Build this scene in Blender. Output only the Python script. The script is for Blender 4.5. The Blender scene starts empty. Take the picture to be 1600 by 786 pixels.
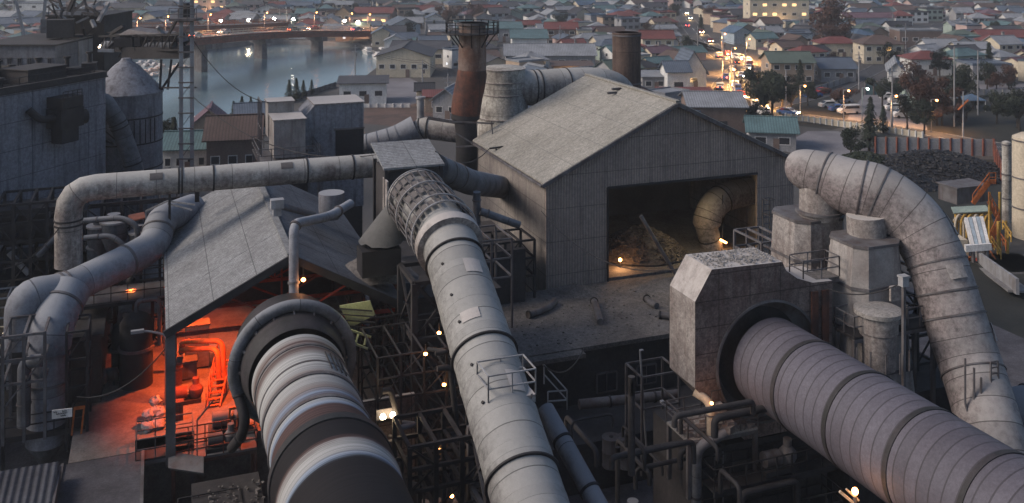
import bpy, math, random
from mathutils import Vector, Matrix, geometry
random.seed(7)
R = random.random
U = random.uniform
sc = bpy.context.scene
COL = sc.collection
# ---------------------------------------------------------------- camera, sky, sun, exposure
H = 34.0            # eye height above the yard
FP = 1500.0         # focal length in units of 1/1600 of the picture width
HY = -85.0          # where the horizon would lie (above the frame)
cam_d = bpy.data.cameras.new('camera')
cam = bpy.data.objects.new('camera', cam_d); COL.objects.link(cam)
cam.location = (0, 0, H); cam.rotation_euler = (math.pi/2, 0, 0)
cam_d.sensor_width = 36; cam_d.lens = 36*FP/1600
cam_d.shift_y = -(393-HY)/1600
cam_d.clip_end = 5000; cam_d.clip_start = 0.5
cam_d.dof.use_dof = True; cam_d.dof.focus_distance = 52; cam_d.dof.aperture_fstop = 0.8
sc.camera = cam
SUN_EL, SUN_AZ = math.radians(36), math.radians(-100)     # azimuth from +Y towards +X
w = bpy.data.worlds.new('World'); sc.world = w; w.use_nodes = True
nt = w.node_tree; nt.nodes.clear()
sky = nt.nodes.new('ShaderNodeTexSky'); sky.sky_type = 'NISHITA'; sky.sun_disc = False
sky.sun_elevation = SUN_EL; sky.sun_rotation = SUN_AZ
sky.dust_density = 2.5; sky.ozone_density = 2.0; sky.air_density = 1.0; sky.altitude = 0
bg = nt.nodes.new('ShaderNodeBackground'); bg.inputs[1].default_value = 0.098
wo = nt.nodes.new('ShaderNodeOutputWorld')
nt.links.new(sky.outputs[0], bg.inputs[0]); nt.links.new(bg.outputs[0], wo.inputs[0])
sl = bpy.data.lights.new('sun', 'SUN'); sl.energy = 1.75; sl.angle = math.radians(24); sl.color = (1.0, 0.87, 0.76)
so = bpy.data.objects.new('sun', sl); COL.objects.link(so)
sd = Vector((math.sin(SUN_AZ)*math.cos(SUN_EL), math.cos(SUN_AZ)*math.cos(SUN_EL), math.sin(SUN_EL)))
so.rotation_euler = sd.to_track_quat('Z', 'Y').to_euler(); so.location = (0, 0, 80)
sc.view_settings.view_transform = 'Standard'; sc.view_settings.look = 'None'
sc.view_settings.gamma = 1; sc.view_settings.use_curve_mapping = False
sc.view_settings.exposure = 0.52
sc.render.engine = 'CYCLES'
sc.cycles.use_denoising = True
sc.cycles.max_bounces = 5; sc.cycles.diffuse_bounces = 3; sc.cycles.glossy_bounces = 3
sc.cycles.transmission_bounces = 2; sc.cycles.transparent_max_bounces = 6
sc.cycles.sample_clamp_indirect = 12; sc.cycles.caustics_reflective = False; sc.cycles.caustics_refractive = False

# ---------------------------------------------------------------- frames
def at(px, py, Y):                       # point of the photograph at distance Y
    return Vector(((px-800)*Y/FP, Y, H-(py-HY)*Y/FP))
def atz(px, py, z=0.0):                  # point of the photograph on the level z
    return at(px, py, (H-z)*FP/(py-HY))
HAZE = 0.0003
TH = math.atan(0.37); CT, ST = math.cos(TH), math.sin(TH)
def PF(p, d, z=0.0):                     # the works' own square grid
    return Vector((p*CT-d*ST, p*ST+d*CT, z))
def toPF(v): return (v.x*CT+v.y*ST, -v.x*ST+v.y*CT)

# ---------------------------------------------------------------- materials
MATS = {}
class NT:
    def __init__(s, m):
        s.t = m.node_tree; s.t.nodes.clear()
    def n(s, ty, **kw):
        nd = s.t.nodes.new(ty)
        for k, v in kw.items():
            if k.startswith('i_'): nd.inputs[int(k[2:])].default_value = v
            else: setattr(nd, k, v)
        return nd
    def l(s, a, b): s.t.links.new(a, b)
    def math(s, op, a, b=None, c=None):
        nd = s.t.nodes.new('ShaderNodeMath'); nd.operation = op
        for i, v in enumerate((a, b, c)):
            if v is None: continue
            if isinstance(v, (int, float)): nd.inputs[i].default_value = v
            else: s.l(v, nd.inputs[i])
        return nd.outputs[0]
    def mix(s, f, a, b):
        nd = s.t.nodes.new('ShaderNodeMix'); nd.data_type = 'RGBA'
        for sock, v in ((nd.inputs[0], f), (nd.inputs[6], a), (nd.inputs[7], b)):
            if isinstance(v, (int, float)): sock.default_value = v
            elif isinstance(v, tuple): sock.default_value = (*v[:3], 1)
            else: s.l(v, sock)
        return nd.outputs[2]
    def noise(s, vec, scale, detail=4, rough=0.6):
        nd = s.t.nodes.new('ShaderNodeTexNoise'); nd.inputs['Scale'].default_value = scale
        nd.inputs['Detail'].default_value = detail; nd.inputs['Roughness'].default_value = rough
        s.l(vec, nd.inputs['Vector']); return nd.outputs['Fac']
    def ramp(s, f, a, b, lo=0.0, hi=1.0):      # linear step a..b
        nd = s.t.nodes.new('ShaderNodeMapRange'); nd.clamp = True
        nd.inputs[1].default_value = a; nd.inputs[2].default_value = b
        nd.inputs[3].default_value = lo; nd.inputs[4].default_value = hi
        s.l(f, nd.inputs[0]); return nd.outputs[0]
    def scalev(s, vec, sx, sy, sz):
        nd = s.t.nodes.new('ShaderNodeVectorMath'); nd.operation = 'MULTIPLY'
        s.l(vec, nd.inputs[0]); nd.inputs[1].default_value = (sx, sy, sz); return nd.outputs[0]

def mat(name, a, b=None, rough=0.85, metal=0.0, scale=0.6, bump=0.25, streak=None, sk=0.5, dust=None,
        seam=0, seamcol=None, seamw=0.04, corr=None, grid=None, spec=0.3, emit=None, es=1.0, speck=0.12, mott=0.16):
    """weathered surface: two tones in patches, vertical streaks, settled dust, seams round a pipe (metres of UV v),
    corr=(axis, pitch) corrugation, grid=(axis,period,axis,period) sheet joints"""
    m = bpy.data.materials.new(name); m.use_nodes = True; N = NT(m); MATS[name] = m
    out = N.n('ShaderNodeOutputMaterial'); pb = N.n('ShaderNodeBsdfPrincipled'); N.l(pb.outputs[0], out.inputs[0])
    if emit:
        pb.inputs['Base Color'].default_value = (*a, 1)
        pb.inputs['Emission Color'].default_value = (*emit, 1); pb.inputs['Emission Strength'].default_value = es
        return m
    tc = N.n('ShaderNodeTexCoord'); vec = tc.outputs['Object']
    oi = N.n('ShaderNodeObjectInfo')
    va = N.n('ShaderNodeVectorMath'); va.operation = 'ADD'; N.l(vec, va.inputs[0])
    cx = N.n('ShaderNodeCombineXYZ'); r100 = N.math('MULTIPLY', oi.outputs['Random'], 60.0)
    N.l(r100, cx.inputs[0]); N.l(r100, cx.inputs[1]); N.l(cx.outputs[0], va.inputs[1]); vv = va.outputs[0]
    b = b or tuple(c*0.6 for c in a)
    f = N.ramp(N.noise(vv, scale, 5, 0.65), 0.38, 0.64)
    col = N.mix(f, a, b)
    if streak:
        st = N.ramp(N.noise(N.scalev(vv, 2.2, 2.2, 0.18), 1.0, 4, 0.6), 0.5, 0.68, 0, sk)
        col = N.mix(st, col, streak)
    fine = N.noise(vv, 9.0, 5, 0.75)
    sp = N.ramp(fine, 0.35, 0.7, 1-speck, 1+speck)
    vm = N.n('ShaderNodeVectorMath'); vm.operation = 'SCALE'; N.l(col, vm.inputs[0]); N.l(sp, vm.inputs[3]); col = vm.outputs[0]
    mo = N.ramp(N.noise(vv, 3.6, 7, 0.8), 0.40, 0.60, 1-mott, 1+mott*.8)
    vm3 = N.n('ShaderNodeVectorMath'); vm3.operation = 'SCALE'; N.l(col, vm3.inputs[0]); N.l(mo, vm3.inputs[3]); col = vm3.outputs[0]
    if dust:
        ge = N.n('ShaderNodeNewGeometry'); sx = N.n('ShaderNodeSeparateXYZ'); N.l(ge.outputs['Normal'], sx.inputs[0])
        dz = N.math('ADD', sx.outputs[2], N.math('MULTIPLY', N.math('SUBTRACT', N.noise(vv, 1.7, 5, 0.7), 0.5), 1.3))
        col = N.mix(N.ramp(dz, 0.15, 0.75, 0, 0.8), col, dust)
    h = N.math('MULTIPLY', fine, 0.4)
    h = N.math('ADD', h, N.math('MULTIPLY', N.noise(vv, 2.5, 4, 0.6), 0.6))
    so_ = N.n('ShaderNodeSeparateXYZ'); N.l(vec, so_.inputs[0])
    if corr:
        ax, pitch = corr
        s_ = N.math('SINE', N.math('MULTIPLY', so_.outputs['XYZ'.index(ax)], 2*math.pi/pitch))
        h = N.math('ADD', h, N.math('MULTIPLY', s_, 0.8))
        col = N.mix(N.ramp(s_, -1.0, -0.1, 0.6, 0), col, tuple(c*0.45 for c in b))  # shade of the corrugation valleys painted into the colour
    lines = []
    if grid:
        for i in range(0, len(grid), 2):
            fr = N.math('FRACT', N.math('DIVIDE', N.math('ADD', so_.outputs['XYZ'.index(grid[i])], 200.0), grid[i+1]))
            lines.append(N.math('LESS_THAN', fr, 0.05/grid[i+1]))
    if seam:
        su = N.n('ShaderNodeSeparateXYZ'); N.l(tc.outputs['UV'], su.inputs[0])
        fr = N.math('FRACT', N.math('DIVIDE', N.math('ADD', su.outputs[1], N.math('MULTIPLY', N.noise(vv, 1.0, 2), 0.05)), seam))
        lines.append(N.math('LESS_THAN', fr, seamw/seam))
        # each ring of plate weathers a little differently
        wn = N.n('ShaderNodeTexWhiteNoise', noise_dimensions='1D'); N.l(N.math('FLOOR', N.math('DIVIDE', su.outputs[1], seam)), wn.inputs['W'])
        vm2 = N.n('ShaderNodeVectorMath'); vm2.operation = 'SCALE'; N.l(col, vm2.inputs[0])
        N.l(N.ramp(wn.outputs[0], 0, 1, 0.86, 1.08), vm2.inputs[3]); col = vm2.outputs[0]
    for ln in lines:
        col = N.mix(N.math('MULTIPLY', ln, 0.75), col, seamcol or tuple(c*0.3 for c in b))
        h = N.math('SUBTRACT', h, N.math('MULTIPLY', ln, 0.8))
    N.l(col, pb.inputs['Base Color'])
    pb.inputs['Roughness'].default_value = rough; pb.inputs['Metallic'].default_value = metal
    pb.inputs['Specular IOR Level'].default_value = spec
    if bump:
        bp = N.n('ShaderNodeBump'); bp.inputs['Strength'].default_value = bump; bp.inputs['Distance'].default_value = 0.06
        N.l(h, bp.inputs['Height']); N.l(bp.outputs[0], pb.inputs['Normal'])
    return m

mat('dusty_duct', (.29,.27,.25), (.17,.14,.13), mott=.35, scale=.5, streak=(.10,.075,.07), sk=.6, dust=(.36,.35,.33), seam=2.4, bump=.35)
mat('grey_duct', (.215,.188,.185), (.15,.125,.125), scale=.35, mott=.45, dust=(.31,.295,.285), seam=1.15, seamw=.05, bump=.3, streak=(.12,.1,.1), sk=.3)
mat('pale_tube', (.225,.22,.21), (.155,.15,.145), scale=.5, mott=.32, dust=(.29,.285,.275), seam=2.1, seamw=.05, bump=.35, streak=(.2,.19,.18), sk=.3)
mat('dark_duct', (.12,.125,.14), (.07,.07,.075), scale=.7, dust=(.2,.205,.22), seam=2.2, bump=.3)
mat('blue_duct', (.22,.225,.25), (.15,.15,.17), scale=.5, dust=(.27,.28,.30), seam=3.1, bump=.35, streak=(.08,.07,.07), sk=.4)
mat('kiln_plate', (.10,.094,.115), (.078,.07,.086), mott=.1, scale=.25, seam=.64, seamw=.075, seamcol=(.03,.026,.03), bump=.22, rough=.7, spec=.35, speck=.16)
mat('black_band', (.035,.03,.033), (.02,.02,.02), bump=.2, rough=.7)
mat('rust_steel', (.13,.05,.032), (.055,.03,.025), scale=.8, streak=(.03,.02,.02), sk=.7, bump=.4)
mat('stack_steel', (.20,.16,.14), (.11,.06,.045), scale=.35, streak=(.07,.03,.02), sk=.8, seam=5.0, bump=.35)
mat('dark_stack', (.13,.09,.075), (.07,.045,.038), scale=.35, streak=(.03,.02,.02), sk=.6, seam=3.6, bump=.35)
mat('concrete', (.30,.28,.265), (.20,.175,.165), scale=.45, streak=(.11,.085,.08), sk=.55, dust=(.38,.36,.34), bump=.5)
mat('hood_plate', (.16,.125,.112), (.10,.072,.066), mott=.35, scale=.5, streak=(.09,.055,.05), sk=.6, dust=(.42,.38,.35), bump=.6, speck=.3, grid=('Z',1.35,'X',1.9))
mat('pale_plate', (.28,.255,.24), (.18,.155,.145), mott=.3, scale=.7, streak=(.12,.09,.08), sk=.6, dust=(.42,.39,.37), bump=.5, speck=.25)
mat('tank_plate', (.44,.42,.38), (.22,.20,.18), mott=.3, scale=.5, streak=(.15,.13,.12), sk=.7, bump=.4, seam=2.6, speck=.2)
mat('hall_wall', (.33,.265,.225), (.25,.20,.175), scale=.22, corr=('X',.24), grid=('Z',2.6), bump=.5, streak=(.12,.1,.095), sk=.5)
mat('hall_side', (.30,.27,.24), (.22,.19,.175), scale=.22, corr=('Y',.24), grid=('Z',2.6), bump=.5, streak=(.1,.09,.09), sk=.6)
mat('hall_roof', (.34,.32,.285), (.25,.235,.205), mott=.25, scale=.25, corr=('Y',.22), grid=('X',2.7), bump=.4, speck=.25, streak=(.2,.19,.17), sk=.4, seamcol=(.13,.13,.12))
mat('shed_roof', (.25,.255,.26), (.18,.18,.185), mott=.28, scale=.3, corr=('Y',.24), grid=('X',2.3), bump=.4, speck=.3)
mat('shed_roof_shaded', (.16,.17,.19), (.10,.10,.11), scale=.4, corr=('Y',.24), grid=('X',2.3), bump=.45, speck=.35)  # same roofing, with the right slope's shade put into a darker colour
mat('dust_deck', (.155,.14,.13), (.095,.085,.08), mott=.3, scale=.35, bump=.7, speck=.35)
mat('dust_heap', (.27,.25,.235), (.24,.225,.21), scale=.9, bump=.9, speck=.35)
mat('dark_steel', (.034,.031,.033), (.018,.016,.017), scale=.9, bump=.2, rough=.75)
mat('mid_steel', (.13,.125,.13), (.07,.06,.06), scale=.9, bump=.25, rough=.7, streak=(.06,.035,.03), sk=.6)
mat('light_steel', (.30,.30,.31), (.19,.18,.18), scale=.9, bump=.2, rough=.6, streak=(.12,.08,.06), sk=.4)
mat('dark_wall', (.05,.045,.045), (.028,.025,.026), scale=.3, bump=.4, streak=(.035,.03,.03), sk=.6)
mat('silo_wall', (.20,.20,.225), (.145,.145,.165), mott=.22, scale=.12, grid=('Z',2.2,'Y',6.0), bump=.3, streak=(.05,.05,.06), sk=.6, seamcol=(.035,.035,.045))
mat('silo_metal', (.22,.225,.25), (.15,.15,.17), mott=.22, scale=.2, bump=.3, streak=(.06,.055,.06), sk=.7)
mat('blue_wall', (.16,.165,.185), (.10,.10,.11), scale=.3, grid=('Z',2.4), bump=.35, streak=(.06,.055,.055), sk=.6)
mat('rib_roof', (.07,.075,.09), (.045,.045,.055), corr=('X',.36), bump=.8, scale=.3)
mat('yard_floor', (.085,.08,.09), (.05,.046,.052), scale=.5, bump=.5, speck=.25)
mat('burner_floor', (.17,.15,.14), (.11,.09,.08), scale=.6, bump=.4, speck=.2)
mat('rubble', (.26,.235,.22), (.14,.12,.115), scale=1.2, bump=.8, speck=.3)
mat('asphalt', (.055,.055,.06), (.04,.04,.042), scale=.15, bump=.2)
mat('ground_dirt', (.085,.075,.07), (.05,.048,.045), scale=.03, bump=.2, speck=.2)
mat('gravel_lot', (.19,.18,.19), (.13,.12,.13), scale=.12, bump=.3, speck=.25)
mat('brown_field', (.115,.07,.055), (.06,.04,.032), scale=.2, bump=.4)
mat('white_paint', (.62,.60,.58), (.48,.46,.44), scale=.5, bump=.1, speck=.06)
mat('clinker', (.10,.085,.075), (.05,.042,.038), scale=1.2, bump=.9, mott=.35, speck=.4)
mat('garden_earth', (.03,.028,.022), (.018,.018,.015), scale=.3, bump=.4)
mat('cream_paint', (.50,.43,.33), (.40,.34,.26), scale=.5, bump=.1, speck=.08)
mat('kerb_grey', (.22,.21,.20), (.15,.14,.14), scale=.4, bump=.2)
mat('yellow_paint', (.50,.30,.06), (.30,.17,.04), scale=1.2, bump=.1)
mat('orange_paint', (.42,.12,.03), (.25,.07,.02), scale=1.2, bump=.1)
mat('red_paint', (.34,.05,.03), (.2,.03,.02), scale=1.2, bump=.1)
mat('green_panel', (.33,.34,.20), (.22,.22,.12), scale=.8, bump=.2)
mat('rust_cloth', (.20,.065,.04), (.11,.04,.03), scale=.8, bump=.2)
mat('glass_dark', (.02,.022,.028), (.03,.03,.035), rough=.15, spec=.6, bump=0)
mat('tyre_black', (.015,.015,.016), bump=0, rough=.8)
mat('leaf_dark', (.028,.036,.022), (.018,.022,.016), scale=1.0, bump=0, rough=.9, speck=.4)
mat('leaf_brown', (.085,.042,.03), (.05,.028,.022), scale=1.0, bump=0, rough=.9, speck=.4)
mat('bark', (.05,.038,.03), bump=.2)
mat('scrap', (.026,.024,.027), (.012,.012,.013), scale=1.5, bump=1.0, speck=.6, rough=.6)
mat('sack', (.34,.33,.33), (.2,.2,.21), scale=2.5, bump=.6)
mat('lamp_white', (1,1,1), emit=(1,.82,.55), es=14)
mat('quay_white', (1,1,1), emit=(1,.85,.62), es=150)
mat('lamp_orange', (1,.5,.2), emit=(1,.36,.09), es=16)
mat('lamp_green', (1,1,1), emit=(.7,1,.8), es=25)
mat('head_lamp', (1,1,1), emit=(1,.74,.40), es=60)
mat('tail_lamp', (1,.1,.05), emit=(1,.06,.02), es=20)
mat('lit_window', (.9,.7,.4), emit=(1,.55,.20), es=1.3)
mat('lit_sign', (.9,.5,.4), emit=(1,.45,.3), es=2.0)
mat('cool_window', (.9,.9,.9), emit=(.8,.9,1), es=.5)
def paint(name, c, v=.75, **k): return mat(name, c, tuple(x*v for x in c), scale=.35, bump=.12, speck=.1, **k)
ROOFS = {'rust red': (.17,.055,.05), 'slate blue': (.10,.125,.165), 'dark grey': (.07,.07,.08), 'teal': (.095,.16,.17),
         'brown': (.11,.075,.065), 'silver grey': (.25,.26,.28), 'black': (.035,.035,.042), 'mossy green': (.10,.13,.11),
         'plum': (.14,.08,.10), 'bright blue': (.09,.14,.21)}
WALLS = {'cream': (.52,.45,.34), 'white': (.60,.59,.57), 'tan': (.36,.27,.20), 'grey': (.27,.265,.27),
         'pale green': (.30,.36,.31), 'pinkish': (.43,.31,.28), 'brown': (.17,.12,.10), 'pale blue': (.32,.38,.43)}
for k, c in ROOFS.items(): paint('roof '+k, c, .7, corr=('X', .45))
for k, c in WALLS.items(): paint('wall '+k, c, .8, streak=tuple(x*.6 for x in c), sk=.4)
# water
m = bpy.data.materials.new('river_water'); m.use_nodes = True; N = NT(m); MATS['river_water'] = m
out = N.n('ShaderNodeOutputMaterial'); pb = N.n('ShaderNodeBsdfPrincipled'); N.l(pb.outputs[0], out.inputs[0])
pb.inputs['Base Color'].default_value = (.12,.175,.20,1); pb.inputs['Roughness'].default_value = .16
pb.inputs['Specular IOR Level'].default_value = .8
tc = N.n('ShaderNodeTexCoord'); bp = N.n('ShaderNodeBump'); bp.inputs['Strength'].default_value = .3; bp.inputs['Distance'].default_value = .12
N.l(N.noise(N.scalev(tc.outputs['Object'], .5, 1.3, 1), .8, 4, .6), bp.inputs['Height']); N.l(bp.outputs[0], pb.inputs['Normal'])
# rotating kiln shell: bands of dust, bare plate and rust along the axis (UV v in metres from the mouth)
m = bpy.data.materials.new('banded_kiln'); m.use_nodes = True; N = NT(m); MATS['banded_kiln'] = m
out = N.n('ShaderNodeOutputMaterial'); pb = N.n('ShaderNodeBsdfPrincipled'); N.l(pb.outputs[0], out.inputs[0])
tc = N.n('ShaderNodeTexCoord'); sx = N.n('ShaderNodeSeparateXYZ'); N.l(tc.outputs['UV'], sx.inputs[0])
rp = N.n('ShaderNodeValToRGB'); cr = rp.color_ramp
WH, PK, BR, BL, DK, LG = (.38,.38,.37), (.20,.165,.155), (.075,.045,.042), (.20,.25,.33), (.012,.010,.011), (.32,.32,.32)
ys = [(.0,LG),(.3,WH),(.6,PK),(.75,BR),(1.0,PK),(1.15,WH),(1.5,BR),(1.9,PK),(2.3,WH),(3.4,WH),(4.0,LG),(4.5,PK),(4.62,BR),(4.75,WH),(5.5,LG),(6.1,PK),(6.6,BL),
      (7.0,BR),(7.25,WH),(7.7,BL),(7.9,BR),(8.9,BR),(9.0,BL),(9.55,BL),(9.75,DK),(11.2,DK),(11.4,BR),(11.7,WH),(12.3,LG),(12.6,BL),(12.9,DK)]
while len(cr.elements) < len(ys): cr.elements.new(.5)
for e, (v, c) in zip(cr.elements, ys): e.position = v/16.0; e.color = (*c, 1)
jit = N.math('MULTIPLY', N.math('SUBTRACT', N.noise(N.scalev(tc.outputs['UV'], .15, 3.0, 1), 1.0, 5, .7), .5), .8)
N.l(N.math('DIVIDE', N.math('ADD', sx.outputs[1], jit), 16.0), rp.inputs[0])
fn = N.ramp(N.noise(N.scalev(tc.outputs['UV'], .05, 14.0, 1), 1.0, 4, .7), .34, .66, .35, 1.2)
vm = N.n('ShaderNodeVectorMath'); vm.operation = 'SCALE'; N.l(rp.outputs[0], vm.inputs[0]); N.l(fn, vm.inputs[3])
N.l(vm.outputs[0], pb.inputs['Base Color']); pb.inputs['Roughness'].default_value = .75; pb.inputs['Specular IOR Level'].default_value = .2

# ---------------------------------------------------------------- mesh builder
class MB:
    def __init__(s): s.v = []; s.f = []; s.uv = []; s.sm = []
    def face(s, idx, uv=None, smooth=False): s.f.append(tuple(idx)); s.uv.append(uv); s.sm.append(smooth)
    def quad(s, *pts):
        b = len(s.v); s.v += [Vector(p) for p in pts]; s.face(range(b, b+len(pts))); return s
    def box(s, c, size, rot=TH, tilt=None):
        c = Vector(c); hx, hy, hz = (q/2 for q in size); M = Matrix.Rotation(rot, 3, 'Z')
        if tilt: M = M @ tilt
        b = len(s.v)
        for z in (-hz, hz):
            for x, y in ((-hx,-hy),(hx,-hy),(hx,hy),(-hx,hy)): s.v.append(c+M@Vector((x,y,z)))
        for f in ((0,3,2,1),(4,5,6,7),(0,1,5,4),(1,2,6,5),(2,3,7,6),(3,0,4,7)): s.face([b+i for i in f])
        return s
    def bar(s, p, q, w=.1, h=None):       # square bar from p to q
        p, q = Vector(p), Vector(q); h = h or w; d = q-p
        if d.length < 1e-6: return s
        d.normalize(); up = Vector((0,0,1)) if abs(d.z) < .95 else Vector((CT,ST,0))
        a = d.cross(up).normalized()*w/2; b_ = a.normalized().cross(d)*h/2
        b = len(s.v)
        for e in (p, q):
            for x, y in ((-1,-1),(1,-1),(1,1),(-1,1)): s.v.append(e+a*x+b_*y)
        for f in ((0,1,2,3),(7,6,5,4),(0,4,5,1),(1,5,6,2),(2,6,7,3),(3,7,4,0)): s.face([b+i for i in f])
        return s
    def sweep(s, pts, r, seg=32, caps=True, v0=0.0, wall=0):
        pts = [Vector(p) for p in pts]; n = len(pts)
        rr = list(r) if hasattr(r, '__len__') else [r]*n
        T = []
        for i in range(n):
            a = pts[max(0,i-1)]; b = pts[min(n-1,i+1)]; T.append((b-a).normalized())
        up = Vector((0,0,1)) if abs(T[0].z) < .9 else Vector((0,1,0))
        a = T[0].cross(up).normalized(); L = v0; base = len(s.v); Ls = []
        for i in range(n):
            if i:
                a = (a - T[i]*a.dot(T[i])).normalized(); L += (pts[i]-pts[i-1]).length
            bb = a.cross(T[i]); Ls.append(L)
            sc_ = 1.0
            for k in range(seg):
                t = 2*math.pi*k/seg; s.v.append(pts[i]+(a*math.cos(t)+bb*math.sin(t))*rr[i])
        for i in range(n-1):
            for k in range(seg):
                k2 = (k+1) % seg; per = 2*math.pi*max(rr[i], .01)/seg
                s.face((base+i*seg+k, base+i*seg+k2, base+(i+1)*seg+k2, base+(i+1)*seg+k),
                       ((k*per,Ls[i]),((k+1)*per,Ls[i]),((k+1)*per,Ls[i+1]),(k*per,Ls[i+1])), True)
        if caps:
            s.face([base+k for k in reversed(range(seg))]); s.face([base+(n-1)*seg+k for k in range(seg)])
        return s
    def lathe(s, c, prof, seg=32):        # vertical axis; prof = [(r,z)...] from below
        return s.sweep([Vector(c)+Vector((0,0,z)) for r, z in prof], [max(r,.001) for r, z in prof], seg)
    def prism(s, poly, vec):              # poly: world points of one face, extruded by vec
        poly = [Vector(p) for p in poly]; vec = Vector(vec); n = len(poly); b = len(s.v)
        s.v += poly + [p+vec for p in poly]
        s.face([b+i for i in range(n)]); s.face([b+n+i for i in reversed(range(n))])
        for i in range(n):
            j = (i+1) % n; s.face((b+i, b+n+i, b+n+j, b+j))
        return s
    def rail(s, pts, h=1.05, gap=1.3, w=.05):
        pts = [Vector(p) for p in pts]
        for p, q in zip(pts, pts[1:]):
            for k in (h, h*.5): s.bar(p+Vector((0,0,k)), q+Vector((0,0,k)), w)
            n = max(1, round((q-p).length/gap))
            for i in range(n+1):
                e = p.lerp(q, i/n); s.bar(e, e+Vector((0,0,h)), w)
        return s
def fillet(pts, rad, n=8):
    pts = [Vector(p) for p in pts]; out = [pts[0]]
    for a, b, c in zip(pts, pts[1:], pts[2:]):
        r = min(rad, (a-b).length*.48, (c-b).length*.48); p = b+(a-b).normalized()*r; q = b+(c-b).normalized()*r
        for i in range(n+1):
            t = i/n; out.append(p*(1-t)**2+b*2*t*(1-t)+q*t*t)
    out.append(pts[-1]); return out
def spline(pts, n=6):
    pts = [Vector(p) for p in pts]; P = [pts[0]*2-pts[1]]+pts+[pts[-1]*2-pts[-2]]; out = []
    for i in range(1, len(P)-2):
        for k in range(n):
            t = k/n; a, b, c, d = P[i-1:i+3]
            out.append(.5*((2*b)+(c-a)*t+(2*a-5*b+4*c-d)*t*t+(3*b-3*c+d-a)*t**3))
    return out+[pts[-1]]
def strip(pts, r, s0, s1, a0, a1, n=6, k=8, lift=.03):
    '''curved plate lying on a pipe between arc lengths s0..s1 and angles a0..a1 (0 = right side, pi/2 = top)'''
    g = MB()
    for i in range(n+1):
        p, d = along(pts, s0+(s1-s0)*i/n); u = (Z-d*d.z).normalized(); sd = d.cross(u)
        rr_ = r(s0+(s1-s0)*i/n) if callable(r) else r
        for j in range(k+1):
            a = a0+(a1-a0)*j/k; g.v.append(p+(sd*math.cos(a)+u*math.sin(a))*(rr_+lift))
    for i in range(n):
        for j in range(k): b = i*(k+1)+j; g.face((b, b+1, b+k+2, b+k+1), None, True)
    return g
def along(pts, s_):                       # point and index at arc length
    L = 0
    for i in range(len(pts)-1):
        d = (pts[i+1]-pts[i]).length
        if L+d >= s_: return pts[i].lerp(pts[i+1], (s_-L)/d), (pts[i+1]-pts[i]).normalized()
        L += d
    return pts[-1], (pts[-1]-pts[-2]).normalized()
INV = {}
def _tag(o, label=None, cat=None, group=None, kind=None):
    if label: o['label'] = label
    if cat: o['category'] = cat
    if group: o['group'] = group
    if kind: o['kind'] = kind
def thing(name, label, cat, loc=(0,0,0), rot=TH, group=None):
    o = bpy.data.objects.new(name, None); COL.objects.link(o); o.empty_display_size = .5
    o.location = loc; o.rotation_euler = (0,0,rot); _tag(o, label, cat, group)
    INV[o.name] = (Matrix.Translation(Vector(loc)) @ Matrix.Rotation(rot, 4, 'Z')).inverted()
    return o
def mk(mb, name, material, inv=None):
    vs = [inv @ v for v in mb.v] if inv else mb.v
    me = bpy.data.meshes.new(name); me.from_pydata([tuple(v) for v in vs], [], mb.f)
    if any(mb.sm): me.polygons.foreach_set('use_smooth', mb.sm)
    if any(u is not None for u in mb.uv):
        ul = me.uv_layers.new(name='UVMap'); dat = []
        for f, u in zip(mb.f, mb.uv):
            for i in range(len(f)): dat += (u[i] if u else (0.0, 0.3))
        ul.data.foreach_set('uv', dat)
    me.materials.append(MATS[material]); me.update()
    if any(mb.sm): me.set_sharp_from_angle(angle=math.radians(38))
    o = bpy.data.objects.new(name, me); COL.objects.link(o); return o
def part(mb, name, material, parent, label=None):
    o = mk(mb, name, material, INV[parent.name]); o.parent = parent; INV[o.name] = INV[parent.name]
    if label: o['label'] = label
    return o
def solo(mb, name, material, label=None, cat=None, loc=(0,0,0), rot=TH, group=None, kind=None):
    inv = (Matrix.Translation(Vector(loc)) @ Matrix.Rotation(rot, 4, 'Z')).inverted()
    o = mk(mb, name, material, inv); o.location = loc; o.rotation_euler = (0,0,rot); _tag(o, label, cat, group, kind); return o
def copy_tree(o, parent=None):
    c = o.copy(); COL.objects.link(c)
    if parent: c.parent = parent
    for ch in o.children: copy_tree(ch, c)
    return c
def lamp_light(loc, energy, color, size=.15, kind='POINT', parent=None, spot=None, aim=None):
    l = bpy.data.lights.new('lamp_light', kind); l.energy = energy; l.color = color; l.shadow_soft_size = size
    o = bpy.data.objects.new('lamp_light', l); COL.objects.link(o)
    if spot: l.spot_size = spot; l.spot_blend = .6
    if aim is not None: o.rotation_euler = (Vector(aim)-Vector(loc)).to_track_quat('-Z','Y').to_euler()
    if parent:
        o.parent = parent; o.matrix_parent_inverse = INV[parent.name]
    o.location = loc
    return o
def duct(name, label, pts, r, material, flanges=(), fr=.12, fw=.16, fmat='black_band', seg=40, group=None, cat='duct', v0=0):
    t = thing(name, label, cat, pts[0], TH, group)
    part(MB().sweep(pts, r, seg, v0=v0), 'shell', material, t)
    rr = r[0] if hasattr(r, '__len__') else r
    tot = sum((pts[i+1]-pts[i]).length for i in range(len(pts)-1))
    for s_ in flanges:
        p, d = along(pts, s_)
        if hasattr(r, '__len__'):
            L = 0; k = 0
            while k < len(pts)-2 and L+(pts[k+1]-pts[k]).length < s_: L += (pts[k+1]-pts[k]).length; k += 1
            rr = max(r[k], r[k+1])
        m_ = MB().sweep([p-d*fw/2, p-d*fw/2+d*.01, p+d*fw/2-d*.01, p+d*fw/2], [rr*.9, rr+fr, rr+fr, rr*.9], seg, caps=False)
        part(m_, 'flange', fmat, t)
    return t
Z = Vector((0,0,1))
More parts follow.
